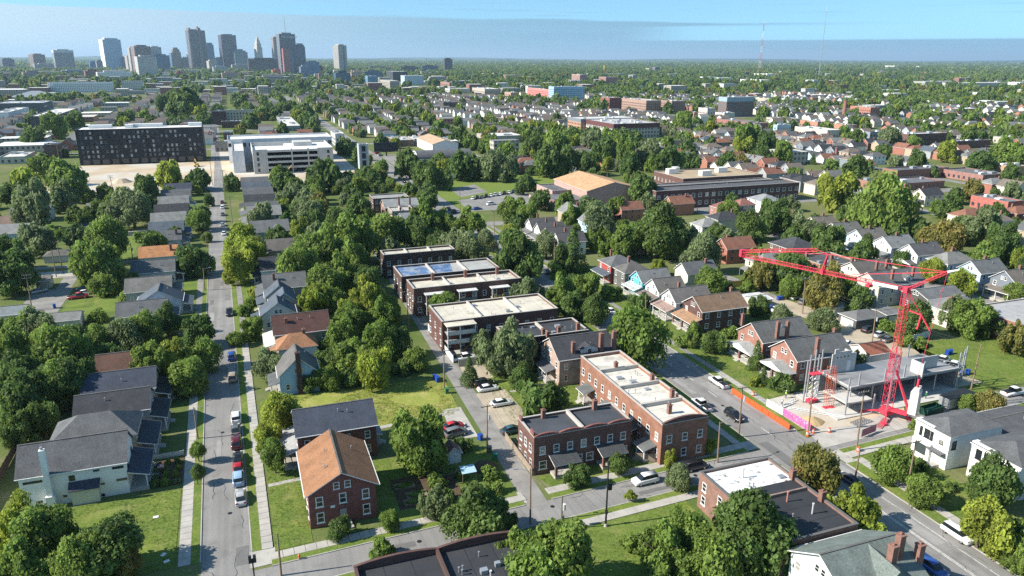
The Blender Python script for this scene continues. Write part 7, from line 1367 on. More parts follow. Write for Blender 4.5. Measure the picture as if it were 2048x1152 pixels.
def wires(names, label, offs=(-1.1,0.5,1.1), sag=0.7, drop=0.25):
    mb = MB(); pl = [P[n] for n in names if P.get(n)]
    o = thing('overhead_wires', (0,0,0), label, 'wires'); 
    for of in offs:
        w1 = MB()
        for a, b in zip(pl, pl[1:]):
            prev = None
            for i in range(9):
                t = i/8; q = Vector((a[0]+(b[0]-a[0])*t+of, a[1]+(b[1]-a[1])*t, a[2]+(b[2]-a[2])*t-drop-sag*4*t*(1-t)))
                if prev is not None: w1.tube(prev, q, 0.018, n=3, caps=False)
                prev = q
        link('wire', w1.mesh('wire', M['wire']), o)
wires(['a1','a2','a3','a4'],'overhead wires along the alley poles'); wires(['m6','m5','m4','m3','m2','m1','m0','m00'],'overhead wires along the main street'); wires(['g1','g2','g3','g4'],'overhead wires over the gravel lot'); wires(['b1','b2','b4'],'overhead wires over the left back yards'); wires(['l3','l4','d2','d3'],'overhead wires along the far avenue',(-0.8,0.8)); wires(['r3','r1','r2'],'overhead wires by the brick rowhouses',(-0.8,0.8)); wires(['s1','a1'],'service wire at the alley mouth',(0.0,)); wires(['m5','g4'],'service wire across the building site',(0.0,),0.9)
# ---------------------------------------------------------------- fences, bins, garden things
def fence(x0, y0, x1, y1, h, col, label, panel=2.4, name='fence', planks=False):
    L = math.hypot(x1-x0, y1-y0); n = max(1, round(L/panel)); a = math.atan2(y1-y0, x1-x0); root = thing(name, (x0,y0,0), label, 'fence', rz=a)
    pl = L/n; me = MB().box(0.06,pl-0.06,-0.03,0.03,0.08,h); me.box(0.06,pl-0.06,0.031,0.07,h*0.25,h*0.25+0.09).box(0.06,pl-0.06,0.031,0.07,h*0.75,h*0.75+0.09); me = me.mesh('panel', M['fence']); pm = MB().box(-0.055,0.055,-0.055,0.055,0,h+0.1).mesh('post', M['fence'])
    for i in range(n): link('panel', me, root, (i*pl,0,0), color=col)
    for i in range(n+1): link('post', pm, root, (i*pl,0,0), color=col)
WD=(0.30,0.24,0.18); WDG=(0.34,0.33,0.31)
fence(43.6,159,43.4,183,1.9,(0.72,0.72,0.70),'white fence along the alley beside the wide brick row'); fence(44.2,156.4,54,157,1.8,WDG,'ivy-grown wooden fence behind the white pickup'); fence(42.9,106,42.9,120,1.5,WD,'wooden fence beside the brown brick double'); fence(51.4,117,51.4,131,1.7,WDG,'grey fence left of the low dark tree'); fence(62.4,104.2,65.6,102.6,1.7,WD,'wooden fence between the brick doubles and the rowhouse'); fence(-52,206,-38,206,1.8,WD,'brown fence behind the pale garage'); fence(-48,330.4,-38,330.4,1.8,WDG,'pale fence beside the left driveway'); fence(-58,320,-46,320,1.8,(0.45,0.42,0.36),'tan fence among the left yards'); fence(-50,262,-37,262,1.8,WD,'brown fence by the orange-roofed cottage'); fence(-44,124,-44,150,1.9,(0.10,0.075,0.06),'dark fence at the far left of the white house'); fence(137,189,150,189,2.0,(0.55,0.38,0.12),'yellow wooden fence in the back yards'); fence(124,180,140,180,1.9,(0.42,0.33,0.24),'tan fence in the back yards'); fence(167,134,158,132.4,1.9,(0.66,0.66,0.64),'white fence by the trees right of the crane mast'); fence(-21.5,134.2,-14.8,134.2,1.0,(0.62,0.62,0.6),'low white rail between two front yards',1.6); fence(128,150,138,150,1.9,(0.12,0.10,0.085),'dark fence behind the matching brick houses')
def bins(lst):
    bm = MB().prism([(-0.3,-0.35),(0.3,-0.35),(0.3,0.35),(-0.3,0.35)],0.05,1.0).mesh('bin_body', M['plastic']); lm = MB().box(-0.34,0.34,-0.4,0.4,1.0,1.09).mesh('lid', M['plastic']); wm_ = MB().tube((-0.28,0.36,0.12),(0.28,0.36,0.12),0.12,n=8).mesh('wheel', M['tyre'])
    for t, x, y, col, s, lb in lst:
        X, Y = TG(t, x, y); o = thing('wheelie_bin', (X,Y,0), lb, 'bin', 'wheelie bins', rz=rnd.uniform(-0.6,0.6), scale=(min(s,1.15),)*3); c = {'blue':(0.02,0.07,0.35),'green':(0.02,0.17,0.10),'grey':(0.12,0.12,0.12)}[col]; link('bin_body', bm, o, color=c); link('lid', lm, o, color=c); link('wheel', wm_, o)
bins([(8,617,100,'green',1.5,'green bin beside the alley lawn'),(8,545,20,'blue',1.2,'blue bin at the edge of the meadow'),(8,562,35,'blue',1.2,'second blue bin at the edge of the meadow'),(8,807,368,'blue',1.2,'blue bin by the concrete drive'),(8,893,480,'green',1.6,'open green bin at the garden corner'),(8,862,440,'grey',1.2,'grey bin beside the alley pole'),(6,1570,950,'blue',1.4,'blue bin behind the site pickups'),(6,1592,945,'blue',1.4,'second blue bin behind the site pickups'),(6,1655,1070,'blue',1.4,'blue bin beside the site wall'),(6,1690,1062,'blue',1.4,'second blue bin beside the site wall'),(6,600,635,'blue',1.3,'blue bin by the gravel lot'),(6,618,632,'blue',1.3,'second blue bin by the gravel lot'),(4,315,680,'blue',1.5,'blue bin in the left back lot'),(4,255,755,'green',1.5,'green bin beside the pale garage'),(5,365,790,'green',1.5,'green bin by the alley pole'),(5,560,1100,'blue',1.3,'blue bin on the meadow verge')])
X, Y = TG(8,830,530); root = thing('compost_heap', (X,Y,0), 'dark brown compost heap in the garden', 'compost heap'); mb = MB(); pr = None
for i in range(6):
    rr = 2.4*(1-i/6)**0.8; ring_ = [(rr*(1+0.15*math.sin(3*k+i))*math.cos(k*math.pi/6), rr*(1+0.12*math.cos(2*k+i))*math.sin(k*math.pi/6), 1.5*(i/6)**0.8) for k in range(12)]
    if pr:
        for k in range(12): mb.quad([pr[k], pr[(k+1)%12], ring_[(k+1)%12], ring_[k]])
    pr = ring_
mb.quad(pr); link('heap', mb.mesh('heap', M['mulch'], True), root)
X, Y = TG(8,738,600); root = thing('garden_canopy', (X,Y,0), 'pale blue canopy roof in the garden', 'canopy'); link('roof', MB().quad([(-1.3,-1,2.0),(1.3,-1,2.0),(1.3,1,2.4),(-1.3,1,2.4)]).quad([(-1.3,1,2.36),(1.3,1,2.36),(1.3,-1,1.96),(-1.3,-1,1.96)]).mesh('roof', M['plastic']), root, color=(0.36,0.52,0.6))
for x in (-1.2,1.2):
    for y in (-0.9,0.9): link('post', MB().box(x-0.05,x+0.05,y-0.05,y+0.05,0,2.0).mesh('post', M['wood']), root)
for k, (tx, ty) in enumerate(((370,640),(440,690),(430,730),(620,560))):
    X, Y = TG(8,tx,ty); root = thing('raised_bed', (X,Y,0.05), ['first','second','third','fourth'][k]+' raised vegetable bed in the garden', 'garden bed', 'raised garden beds'); link('frame', MB().box(-1.8,1.8,-0.9,0.9,0,0.3).mesh('frame', M['fence']), root, color=(0.2,0.15,0.1)); link('planting', BUSH['g'], root, (0,0,0.35), scale=(1.7,0.8,0.35))
for k in range(12):
    x, y = -19+(k%3)*1.7, 124.6+(k//3)*2.3; R = tr_.uniform(0.5,0.95); t = tr_.choice('dgsy')
    root = thing('shrub', (x,y,0.05), ('front','second','third','last')[k//3]+' row '+('left','middle','right')[k%3]+' shrub in the front garden of the white house', 'shrub', rz=k, scale=(R,R,R)); link('foliage', BUSH[t], root, (0,0,0.6)); link('stem', TR[0], root, scale=(1,1,0.4))
root = thing('flag', (-19.0,127.6,0), 'striped flag on the porch of the white house', 'flag'); link('pole', MB().tube((0,0,2.2),(0.9,-0.3,3.2),0.03,n=6).mesh('pole', M['trim']), root)
for i in range(7): link('stripe', MB().quad([(0.5+0.0,-0.2-0.17*0,2.65-0.11*i),(1.6,-0.5,2.75-0.11*i),(1.6,-0.5,2.64-0.11*i),(0.5,-0.2,2.54-0.11*i)]).mesh('stripe', M['paint']), root, color=(0.55,0.03,0.05) if i % 2 == 0 else (0.75,0.75,0.75))
link('canton', MB().quad([(0.5,-0.205,2.66),(0.95,-0.325,2.70),(0.95,-0.325,2.30),(0.5,-0.205,2.26)]).mesh('canton', M['paint']), root, color=(0.02,0.04,0.2))
for t, x, y, lb in ((7,898,815,'white yard sign on the corner lawn'),(7,942,1032,'white board lying on the corner lawn'),(7,960,1070,'second white board on the corner lawn')):
    X, Y = TG(t,x,y); o = thing('yard_sign', (X,Y,0.06), lb, 'sign', rz=rnd.uniform(0,3)); link('board', MB().box(-0.4,0.4,-0.3,0.3,0.02,0.07).mesh('board', M['trim']), o)
X, Y = TG(7,1724,1055); o = thing('fire_hydrant', (X,Y,0.1), 'small orange hydrant on the corner verge', 'hydrant'); link('barrel', MB().tube((0,0,0),(0,0,0.6),0.16,n=10).tube((0,0,0.6),(0,0,0.8),0.2,0.05,n=10).mesh('barrel', M['plastic']), o, color=(0.6,0.2,0.1)); link('nozzle', MB().tube((-0.25,0,0.45),(0.25,0,0.45),0.07,n=8).mesh('nozzle', M['plastic']), o, color=(0.6,0.2,0.1))
X, Y = TG('f',1245,545); o = thing('basketball_hoop', (X,Y,0), 'white basketball backboard on the park court', 'basketball hoop'); link('post', MB().tube((0,0,0),(0,0,3.4),0.12,n=8).mesh('post', M['steel']), o); link('backboard', MB().box(-1.6,1.6,-0.08,0.08,3.0,5.0).mesh('backboard', M['trim']), o)
# ---------------------------------------------------------------- building site
SX0, SX1, SY0, SY1 = 114.4, 144.6, 107.4, 116.8
root = thing('unfinished_building', (SX0,SY0,0), 'unfinished concrete building frame with open deck behind the crane', 'construction'); W, D = SX1-SX0, SY1-SY0
link('deck', MB().box(0,W,0,D,4.6,5.0).mesh('deck', M['deck']), root); link('upstand', MB().box(0,W,0,0.25,5.002,5.25).box(0,0.25,0.251,D,5.002,5.25).mesh('upstand', M['newconcrete']), root)
link('low_slab', MB().box(-2.4,4.2,-2.0,4.8,2.5,2.85).mesh('low_slab', M['newconcrete']), root); link('ground_slab', MB().box(-5.5,W,-3.0,D,0.05,0.25).mesh('ground_slab', M['newconcrete']), root); link('back_wall', MB().box(0,W,D-0.25,D,0.252,4.598).box(W*0.3,W*0.3+0.25,0.5,D-0.26,0.252,4.598).box(W-0.25,W,0.3,D-0.26,0.252,4.598).mesh('back_wall', M['deck']), root)
colm = MB().box(-0.11,0.11,-0.11,0.11,0.25,4.6).mesh('column', M['steel'])
for x in np.arange(0.6,W,5.9):
    for y in (0.5,D/2): link('column', colm, root, (x,y,0))
tall = MB().box(-0.12,0.12,-0.12,0.12,0,1).mesh('steel_post', M['steel'])
for x, y, z0, h in ((-2.6,-1.9,0.25,8.2),(4.0,-2.6,0.25,4.0),(2.2,0.2,5,3.0),(9.2,0.3,5,3.0),(14.6,0.3,5,3.0),(20.2,0.4,5,3.0),(8.0,D-0.3,5,2.8),(25,D-0.5,5,3.0),(W+0.4,0.4,0.25,8.4),(W+2.6,1.2,0.25,8.6),(W+4.2,2.0,0.25,8.8)): link('steel_post', tall, root, (x,y,z0), scale=(1,1,h))
for a, b in (((W+0.4,0.4,4.6),(W+4.2,2.0,4.6)),((W+0.4,0.4,7.4),(W+4.2,2.0,7.4)),((W+4.2,2.0,4.6),(W+0.3,8.0,4.6))): link('steel_beam', MB().bar(a,b,0.16).mesh('steel_beam', M['steel']), root)
p1 = MB(); ps = [(0,0),(6.6,0),(6.6,4.2),(5.2,4.2),(5.2,4.9),(1.6,4.9),(1.6,5.6),(0.6,5.6),(0.6,4.6),(0,4.6)]
n = len(ps); p1.v = [(a,0,b) for a,b in ps]+[(a,0.22,b) for a,b in ps]; p1.f = [tuple(range(n)), tuple(range(2*n-1,n-1,-1))]+[(i,n+i,n+(i+1)%n,(i+1)%n) for i in range(n)]; p1.m = [0]*len(p1.f)
link('precast_panel', p1.mesh('precast_panel', M['newconcrete']), root, (1.2,D-2.2,5.0)); link('panel_opening', MB().box(4.2,5.2,-0.05,-0.003,0.1,2.6).mesh('panel_opening', M['trim']), root, (1.2,D-2.2,5.0)); link('precast_return', MB().box(7.8,8.05,D-2.0,D+1.2,5.0,8.8).mesh('precast_return', M['newconcrete']), root)
for u in (1.4,2.4,3.4,4.4): link('panel_slot', MB().box(u-0.15,u+0.15,-0.03,-0.003,3.5,3.8).mesh('panel_slot', M['darkmetal']), root, (1.2,D-2.2,5.0))
link('precast_panel', MB().box(19.0,19.25,-0.4,2.8,4.4,7.8).mesh('precast_panel', M['newconcrete']), root, color=None); link('precast_panel', MB().box(19.26,26.6,2.55,2.8,4.4,7.8).mesh('precast_panel', M['newconcrete']), root)
# two frames of steel posts with red stair tower
root = thing('scissor_lift', (109.6,112.6,0.05), 'raised white scissor lift with red platform beside the brick house', 'scissor lift'); mb = MB()
for k in range(5):
    z0, z1 = 1.0+k*1.15, 1.0+(k+1)*1.15
    for y in (-0.5,0.5): mb.bar((-0.8,y,z0),(0.8,y,z1),0.09); mb.bar((0.8,y,z0),(-0.8,y,z1),0.09)
link('scissor_arms', mb.mesh('scissor_arms', M['trim']), root); link('chassis', MB().box(-1.1,1.1,-0.6,0.6,0.3,1.0).mesh('chassis', M['crane']), root); link('platform', MB().box(-1.2,1.2,-0.7,0.7,6.75,6.95).box(-1.2,1.2,-0.7,-0.65,7.7,7.8).box(-1.2,1.2,0.65,0.7,7.7,7.8).box(-1.2,-1.1,-0.7,-0.6,6.95,7.7).box(1.1,1.2,-0.7,-0.6,6.95,7.7).mesh('platform', M['crane']), root)
for x in (-0.8,0.8):
    for y in (-0.6,0.6): link('wheel', MB().tube((x,y-0.12,0.3),(x,y+0.12,0.3),0.3,n=12).mesh('wheel', M['tyre']), root)
for k, (x, y) in enumerate(((108.2,113.6),(110.4,115.2),(111.8,114.4),(112.6,116.2),(113.4,115.2))):
    root = thing('steel_post', (x,y,0), ('first','second','third','fourth','fifth')[k]+' tall bare steel post beside the scissor lift from left', 'steel post', 'steel posts'); link('shaft', MB().box(-0.12,0.12,-0.12,0.12,0,9.6+0.3*k).mesh('shaft', M['steel']), root); link('base_plate', MB().box(-0.3,0.3,-0.3,0.3,0,0.06).mesh('base_plate', M['steel']), root)
def ladderlift(x, y, label, dx):
    root = thing('access_mast', (x,y,0), label, 'access mast'); mb = MB(); a, b = Vector((0,0,0.3)), Vector((2.2,2.6,8.4))
    for o in (-0.3,0.3):
        for q in (-0.3,0.3): mb.bar(a+Vector((o,q,0)), b+Vector((o,q,0)), 0.06)
    for k in range(16):
        p, q = a.lerp(b,k/16), a.lerp(b,(k+1)/16); mb.bar(p+Vector((-0.3,-0.3,0)), q+Vector((0.3,-0.3,0)), 0.045); mb.bar(p+Vector((-0.3,0.3,0)), q+Vector((-0.3,-0.3,0)), 0.045)
    link('lattice', mb.mesh('lattice', surf('lift_orange'+label[:3], (0.60,0.12,0.05), 0.5)), root); link('foot', MB().box(-0.6,0.6,-0.6,0.6,0,0.3).mesh('foot', M['crane']), root)
ladderlift(110.6,109.6,'left orange-red access mast leaning on the concrete frame',0); ladderlift(111.9,109.4,'right orange-red access mast leaning on the concrete frame',0)
# tower crane
CX, CY_, CZ = 119.7, 102.6, 27.4
root = thing('tower_crane', (CX,CY_,0), 'red self-erecting tower crane with folded jib over the building site', 'tower crane')
def lattice(mb, a, b, w, h, n, tri=False):
    """square lattice girder from a to b"""
    a, b = Vector(a), Vector(b); d = (b-a).normalized(); s = d.cross(Vector((0,0,1))); s = s.normalized() if s.length > 0.1 else Vector((1,0,0)); u = s.cross(d).normalized()
    cs = [s*(-w)+u*(-h), s*w+u*(-h), s*w+u*h, s*(-w)+u*h] if not tri else [s*(-w)+u*(-h), s*w+u*(-h), u*h]
    k = len(cs)
    for c in cs: mb.bar(a+c, b+c, 0.09)
    for i in range(n):
        p, q = a.lerp(b,i/n), a.lerp(b,(i+1)/n)
        for j in range(k): mb.bar(p+cs[j], q+cs[(j+1)%k], 0.045); mb.bar(p+cs[j], p+cs[(j+1)%k], 0.045)
    return mb
link('mast', lattice(MB(), (0,0,9.6), (0,0,CZ-0.6), 0.55, 0.55, 13).mesh('mast', M['crane']), root); link('lower_mast', lattice(MB(), (0,0,1.6), (0,0,14.5), 0.72, 0.72, 8).mesh('lower_mast', M['crane']), root)
link('base_frame', MB().box(-1.0,1.0,-1.0,1.0,0.7,1.6).mesh('base_frame', M['crane']), root)
for sx, sy in ((-1,-1),(1,-1),(1,1),(-1,1)): lg = link('outrigger', MB().bar((sx*1.0,sy*1.0,1.1),(sx*3.0,sy*2.6,0.7),0.26).mesh('outrigger', M['crane']), root); link('foot', MB().box(sx*3.4-0.5,sx*3.4+0.5,sy*2.9-0.5,sy*2.9+0.5,0.05,0.5).mesh('foot', M['crane']), lg)
link('slewing_frame', MB().box(-1.0,3.9,-0.7,0.7,1.65,2.1).mesh('slewing_frame', M['crane']), root, rz=math.radians(-62)); link('back_strut', MB().bar((0.3,-0.5,10.2),(2.0,-3.4,2.3),0.28).bar((0.9,0.1,10.2),(2.6,-3.0,2.3),0.28).mesh('back_strut', M['crane']), root)
link('counterweight', MB().prism([(1.7,-5.3),(4.1,-4.0),(3.4,-2.7),(1.0,-4.0)],2.32,7.2).prism([(1.95,-5.0),(3.9,-3.9),(3.5,-3.1),(1.5,-4.2)],7.2,7.9).mesh('counterweight', surf('counterweight_concrete', (0.66,0.62,0.54), 0.9, 0.12, 0.5)), root); link('counterweight_lug', MB().box(2.4,2.75,-4.2,-3.85,7.9,9.6).mesh('counterweight_lug', M['crane']), root)
lm = MB()
for x in (-1.25,-0.85): lm.bar((x,-0.95,1.8),(x+0.25,-0.95,14.4),0.06)
for k in range(34): lm.bar((-1.25+0.25*k/34,-0.95,1.9+k*0.37),(-0.85+0.25*k/34,-0.95,1.9+k*0.37),0.05)
link('ladder', lm.mesh('ladder', M['steel']), root)
tipx, tipy = 105.6-CX, 135.4-CY_; JL = math.hypot(tipx, tipy); jd = Vector((tipx,tipy,0))/JL; jt = Vector((tipx,tipy,CZ))
link('jib', lattice(MB(), Vector((0,0,CZ))+jd*0.8, jt, 0.30, 0.36, 30, True).mesh('jib', M['crane']), root)
fold = jd*(JL*0.52)+Vector((0,0,CZ+4.4)); link('folded_jib', lattice(MB(), jt+Vector((0,0,0.9)), fold, 0.27, 0.32, 16, True).mesh('folded_jib', M['crane']), root); link('hinge', MB().box(-0.4,0.4,-0.4,0.4,-0.4,1.2).mesh('hinge', M['crane']), root, tuple(jt))
kp = jd*(JL*0.47)+Vector((0,0,CZ)); kt = kp+Vector((0,0,3.9))-jd*0.6; link('king_post', MB().bar(kp+Vector((0.4,0,0)),kt,0.22).bar(kp-Vector((0.4,0,0)),kt,0.22).mesh('king_post', M['crane']), root); link('jib_joint', MB().box(-0.45,0.45,-0.45,0.45,-0.5,0.5).mesh('jib_joint', M['crane']), root, tuple(kp))
tail = Vector((122.9-CX, 97.2-CY_, 32.0)); link('tail_boom', lattice(MB(), (0,0,CZ), tail, 0.2, 0.22, 10).mesh('tail_boom', M['crane']), root); link('tail_tip', MB().tube(tail, tail+Vector((0.9,-1.6,0.8)), 0.25, 0.12, n=8).mesh('tail_tip', M['trim']), root); link('head', MB().box(-0.5,0.5,-0.5,0.5,CZ-0.7,CZ+0.5).mesh('head', M['crane']), root)
for a, b, wd in ((tail,kt,0.11),(kt,fold,0.11),(kt,jt+Vector((0,0,1)),0.09),(tail,jd*(JL*0.3)+Vector((0,0,CZ+0.7)),0.12)): link('tie_bar', MB().bar(a,b,wd).mesh('tie_bar', M['crane']), root)
link('tie_rope', MB().bar(tail,Vector((2.6,-3.6,9.6)),0.05).mesh('tie_rope', M['crane']), root); pt = Vector((1.6,-2.8,CZ-4.6)); link('pulley_frame', MB().bar((0.6,-0.4,CZ-4.2),pt,0.24).bar(pt,(2.6,-4.4,CZ-7.4),0.2).bar(pt,(1.4,-2.6,CZ-7.6),0.26).bar(pt,(0,0,CZ),0.1).mesh('pulley_frame', M['crane']), root)
cab = link('trolley', MB().box(-0.5,0.5,-0.5,0.5,-1.1,-0.6).mesh('trolley', M['crane']), root, tuple(jd*(JL*0.2)+Vector((0,0,CZ)))); link('jib_panel', MB().box(-0.1,0.1,-2.4,2.4,-0.3,0.3).mesh('jib_panel', M['trim']), root, tuple(jd*3.6+Vector((-0.7,0,CZ))), math.atan2(jd[1],jd[0])-math.pi/2)
# barriers, banners, materials
def line_of(n, x0, y0, x1, y1): return [((x0+(x1-x0)*(i+0.5)/n), (y0+(y1-y0)*(i+0.5)/n)) for i in range(n)]
brm = MB().prism([(-0.22,-1.0),(0.22,-1.0),(0.22,1.0),(-0.22,1.0)],0,0.25).prism([(-0.13,-1.0),(0.13,-1.0),(0.13,1.0),(-0.13,1.0)],0.25,1.05).mesh('shell', M['plastic']); slot = MB().box(-0.235,0.235,-0.5,-0.3,0.05,0.18).box(-0.235,0.235,0.3,0.5,0.05,0.18).mesh('fork_slot', M['darkmetal'])
NTH = ['first','second','third','fourth','fifth','sixth','seventh','eighth','ninth','tenth','eleventh']
for i, (x, y) in enumerate(line_of(9, 96.8,122.8, 97.2,104.6)):
    o = thing('water_barrier', (x,y,0.02), NTH[i]+' orange water-filled barrier from the far end of the roadside line', 'barrier', 'orange barriers', rz=rnd.uniform(-0.05,0.05)); link('shell', brm, o, color=(0.78,0.115,0.035)); link('fork_slot', slot, o)
root = thing('site_fence', (99.2,117,0), 'site fence with white and pink banners along the pavement', 'fence'); fx0, fy0, fx1, fy1 = 0,0,1.1,-14.6; mb = MB()
for i in range(6):
    t0, t1 = i/6, (i+1)/6; a = (fx0+(fx1-fx0)*t0, fy0+(fy1-fy0)*t0); b = (fx0+(fx1-fx0)*t1, fy0+(fy1-fy0)*t1)
    link('fence_post', MB().tube((a[0],a[1],0),(a[0],a[1],1.95),0.04,n=6).mesh('fence_post', M['steel']), root)
    o = link('banner', MB().quad([(a[0]-0.03,a[1]-0.08,0.2),(a[0]-0.03,a[1]-0.08,1.85),(b[0]-0.03,b[1]+0.08,1.85),(b[0]-0.03,b[1]+0.08,0.2)]).mesh('banner', surf('banner_cloth_%d' % i, (0.72,0.72,0.73) if i in (1,2) else (0.66,0.14,0.36), 0.7, 0.1, 1.0, 4, 0.05, stain=(0.75,0.55,0.66) if i > 2 else (0.25,0.28,0.32), stain_scale=1.6, stain_lo=0.58, stain_hi=0.66)), root) if i != 0 else None
root = thing('site_fence', (110.2,97.6,0), 'short fence with faded pink banner by the corner lawn', 'fence', rz=0.2)
for x in (-2.4,0,2.4): link('fence_post', MB().tube((x,0,0),(x,0,1.95),0.04,n=6).mesh('fence_post', M['steel']), root)
link('banner', MB().quad([(-2.3,-0.03,0.2),(2.3,-0.03,0.2),(2.3,-0.03,1.8),(-2.3,-0.03,1.8)]).mesh('banner', surf('faded_banner', (0.40,0.16,0.20), 0.8, 0.2, 1.5)), root)
drm = MB().tube((0,0,0),(0,0,0.12),0.36,n=12).tube((0,0,0.12),(0,0,1.0),0.28,0.24,n=12).mesh('drum', M['plastic']); bnd = MB().tube((0,0,0.4),(0,0,0.52),0.29,n=12).tube((0,0,0.66),(0,0,0.78),0.28,n=12).mesh('band', M['trim'])
for t, x, y, lb in ((9,800,330,'orange traffic drum beside the site gate'),(9,893,325,'orange traffic drum at the gravel corner'),(9,768,345,'orange traffic drum at the foot of the banner pole'),(9,455,115,'orange traffic drum on the verge by the small hedge'),(9,1060,438,'red traffic drum at the foot of the sign pole')):
    X, Y = TG(t,x,y); o = thing('traffic_drum', (X,Y,0.03), lb, 'traffic drum', 'traffic drums'); link('drum', drm, o, color=(0.75,0.13,0.05)); link('band', bnd, o)
X, Y = TG(9,790,265); root = thing('sand_pile', (X,Y,0), 'pile of yellow sand inside the site fence', 'sand pile'); mb = MB(); pr = None
for i in range(6):
    rr = 2.2*(1-i/6); rg = [(rr*1.3*(1+0.1*math.sin(3*k))*math.cos(k*math.pi/7), rr*math.sin(k*math.pi/7), 1.4*(i/6)**0.9) for k in range(14)]
    if pr:
        for k in range(14): mb.quad([pr[k], pr[(k+1)%14], rg[(k+1)%14], rg[k]])
    pr = rg
mb.quad(pr); link('heap', mb.mesh('heap', surf('sand', (0.50,0.36,0.19), 0.95, 0.15, 1.0, 6, 0.15), True), root)
for k, (t, x, y, L, rz, lb) in enumerate(((9,820,215,11,-0.75,'long galvanised truss lying across the site yard'),(9,640,175,6,0.25,'galvanised truss lying by the fence'),(9,660,160,6,0.35,'second galvanised truss lying by the fence'),(9,1090,275,5,0.15,'steel beam bundle near the crane base'),(9,1060,262,4.5,0.2,'second steel beam bundle near the crane base'))):
    X, Y = TG(t,x,y); o = thing('steel_truss', (X,Y,0.08), lb, 'steel truss', 'steel on the ground', rz=rz); mb = MB()
    for q in (-0.35,0.35): mb.bar((-L/2,q,0.15),(L/2,q,0.15),0.12)
    for i in range(int(L*1.4)): mb.bar((-L/2+i/1.4,-0.35,0.15),(-L/2+(i+1)/1.4,0.35,0.15),0.08)
    link('truss', mb.mesh('truss', M['trim'] if k < 3 else M['steel']), o)
X, Y = TG(9,1200,275); o = thing('red_ramp', (X,Y,0.06), 'faded red steel ramp lying by the crane base', 'ramp', rz=0.5); link('plate', MB().box(-2.6,2.6,-0.6,0.6,0,0.12).mesh('plate', surf('faded_red', (0.36,0.13,0.13), 0.8)), o)
X, Y = TG(9,1600,170); o = thing('skip_container', (X+1,Y,0.03), 'grey flatbed container beside the site trees', 'container', rz=0.1); link('shell', MB().box(-4,4,-1.2,1.2,0.3,2.5).mesh('shell', M['steel']), o); link('lid', MB().box(-4.1,4.1,-1.3,1.3,2.502,2.6).mesh('lid', M['darkmetal']), o)
X, Y = TG(9,1480,215); o = thing('dumpster', (X,Y,0.03), 'dark green dumpster in front of the site', 'dumpster', rz=0.1); link('shell', MB().box(-2.4,2.4,-1,1,0.1,1.6,skip='t').box(-2.3,2.3,-0.9,0.9,0.12,0.9).mesh('shell', M['plastic']), o, color=(0.012,0.06,0.04)); link('rail', MB().box(-2.5,2.5,-1.1,-1.0,1.45,1.62).box(-2.5,2.5,1.0,1.1,1.45,1.62).mesh('rail', M['plastic']), o, color=(0.02,0.08,0.05))
# site workers
def person(x, y, z, rz, vest, label):
    root = thing('person', (x,y,z), label, 'person', rz=rz)
    vs = [(0,0,0.95),(0,0,1.2),(0,0,1.42),(0,0,1.52),(0,0,1.66),(0.11,0,0.9),(0.13,0.05,0.5),(0.13,0,0.06),(-0.11,0,0.9),(-0.13,-0.04,0.5),(-0.13,-0.02,0.06),(0.2,0,1.38),(0.27,0.03,1.1),(0.24,0.16,0.9),(-0.2,0,1.38),(-0.27,0.02,1.1),(-0.25,0.14,0.9),(0.13,0.14,0.04),(-0.13,0.12,0.04)]
    es = [(0,1),(1,2),(2,3),(3,4),(0,5),(5,6),(6,7),(0,8),(8,9),(9,10),(2,11),(11,12),(12,13),(2,14),(14,15),(15,16),(7,17),(10,18)]
    rad = [0.15,0.16,0.17,0.06,0.105,0.10,0.075,0.05,0.10,0.075,0.05,0.075,0.05,0.04,0.075,0.05,0.04,0.05,0.05]
    me = bpy.data.meshes.new('body'); me.from_pydata(vs, es, []); o = link('body', me, root); sk = o.modifiers.new('skin','SKIN'); 
    if not me.skin_vertices: bpy.context.view_layer.objects.active = o
    for i, sv in enumerate(me.skin_vertices[0].data): sv.radius = (rad[i], rad[i]*0.85); sv.use_root = (i == 0)
    o.modifiers.new('sub','SUBSURF').levels = 1; o.modifiers['sub'].render_levels = 1; m, t, b = mk('work_clothes'); b.inputs['Base Color'].default_value = (0.05,0.06,0.09,1); me.materials.append(m)
    link('vest', MB().tube((0,0,1.0),(0,0,1.44),0.215,0.2,n=10).mesh('vest', M['plastic']), root, color=vest, scale=(1,0.85,1)); link('hard_hat', MB().tube((0,0,1.70),(0,0,1.80),0.14,0.07,n=10).tube((0,0,1.68),(0,0,1.70),0.18,n=10).mesh('hard_hat', M['plastic']), root, color=(0.75,0.75,0.72))
for t, x, y, vc, lb in ((9,643,128,(0.45,0.65,0.05),'site worker in lime vest beside the dark hedge'),(9,955,155,(0.5,0.62,0.05),'site worker in yellow-green vest on the slab edge'),(9,620,172,(0.7,0.7,0.7),'site worker in white bending at the steel trusses'),(9,1448,135,(0.05,0.5,0.10),'site worker in green vest under the deck')):
    X, Y = TG(t,x,y); person(X, Y, 0.05, rnd.uniform(0,6), vc, lb)
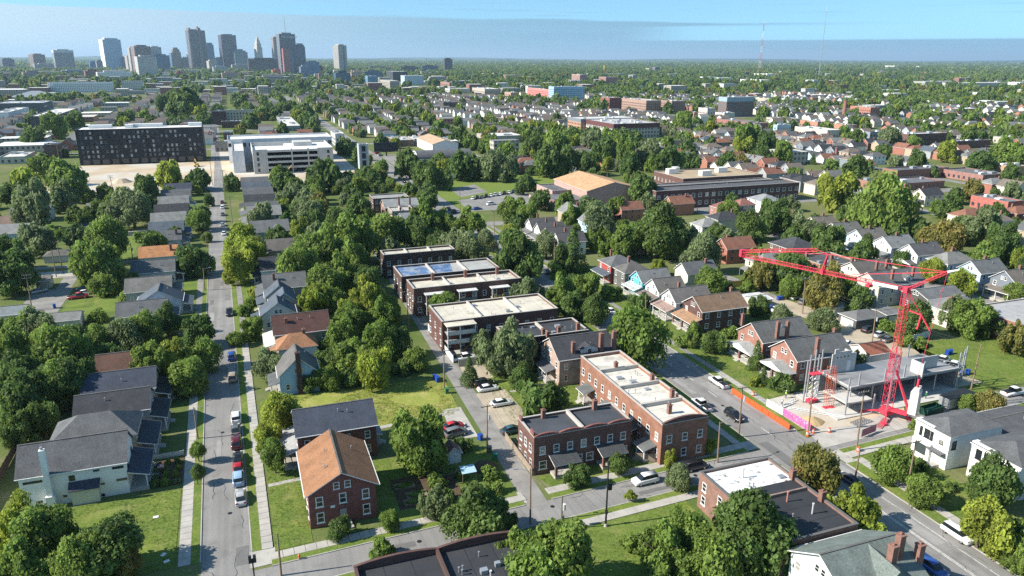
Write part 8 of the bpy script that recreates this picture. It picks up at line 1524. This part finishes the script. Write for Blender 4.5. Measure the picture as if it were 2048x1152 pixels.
# excavator by the parking garage and another at the dirt lot
def excavator(X, Y, rz, label):
    root = thing('excavator', (X,Y,0.05), label, 'excavator', rz=rz); Yc = (0.5,0.33,0.08)
    for s in (-1,1): link('track', MB().box(-1.9,1.9,s*1.2-0.3,s*1.2+0.3,0.05,0.9).mesh('track', M['tyre']), root)
    link('house', MB().box(-1.6,1.4,-1.3,1.3,1.0,2.2).mesh('house', M['paint']), root, color=Yc); link('cab', MB().box(0.2,1.6,0.3,1.3,2.201,3.3).mesh('cab', M['carglass']), root); link('boom', MB().bar((1.2,-0.2,1.8),(4.6,-0.2,4.8),0.4).bar((4.6,-0.2,4.8),(7.0,-0.2,3.0),0.32).mesh('boom', M['paint']), root, color=Yc); link('bucket', MB().box(6.6,7.6,-0.8,0.4,1.9,2.9).mesh('bucket', M['darkmetal']), root)
excavator(*TG('h',1330,1080), 0.4, 'tan excavator in front of the parking garage'); excavator(*TG('h',310,1000), 1.8, 'excavator at the edge of the dirt lot'); X, Y = TG(1,700,1050); o = thing('rubble_heap', (X,Y,0.04), 'rubble heap in the middle of the dirt lot', 'rubble'); link('heap', MB().tube((0,0,0),(0,0,2.2),6,2.2,n=9).mesh('heap', M['dirt']), o)
# ---------------------------------------------------------------- labels that single things out
from collections import defaultdict
bpy.context.view_layer.update()
by = defaultdict(list)
for o in THINGS: by[o['label']].append(o)
NUM = ['first','second','third','fourth','fifth','sixth','seventh','eighth','ninth','tenth','eleventh','twelfth','thirteenth','fourteenth','fifteenth','sixteenth']
for lb, os_ in by.items():
    if len(os_) < 2: continue
    os_.sort(key=lambda o: PX(o.location.x, o.location.y, 2)[0])
    n = len(os_)
    for i, o in enumerate(os_):
        o['label'] = lb+', '+(('left one' if i == 0 else 'right one') if n == 2 else ('leftmost' if i == 0 else 'rightmost' if i == n-1 else NUM[min(i,15)]+' from left'))
for o in THINGS:
    for k in ('plan',):
        if k in o.keys(): del o[k]
# ---------------------------------------------------------------- air
hz = bpy.data.meshes.new('haze'); hb = MB().box(-52000,52000,-2500,52000,-1.0,350.0); hzm = bpy.data.materials.new('haze'); hzm.use_nodes = True; t = hzm.node_tree; t.nodes.clear()
ou = t.nodes.new('ShaderNodeOutputMaterial'); pv = t.nodes.new('ShaderNodeVolumePrincipled'); pv.inputs['Color'].default_value = (0.58,0.79,1.0,1); pv.inputs['Density'].default_value = 4.6e-5; pv.inputs['Anisotropy'].default_value = 0.2; t.links.new(pv.outputs[0], ou.inputs['Volume'])
struct('haze', hb.mesh('haze', hzm), kind='stuff')
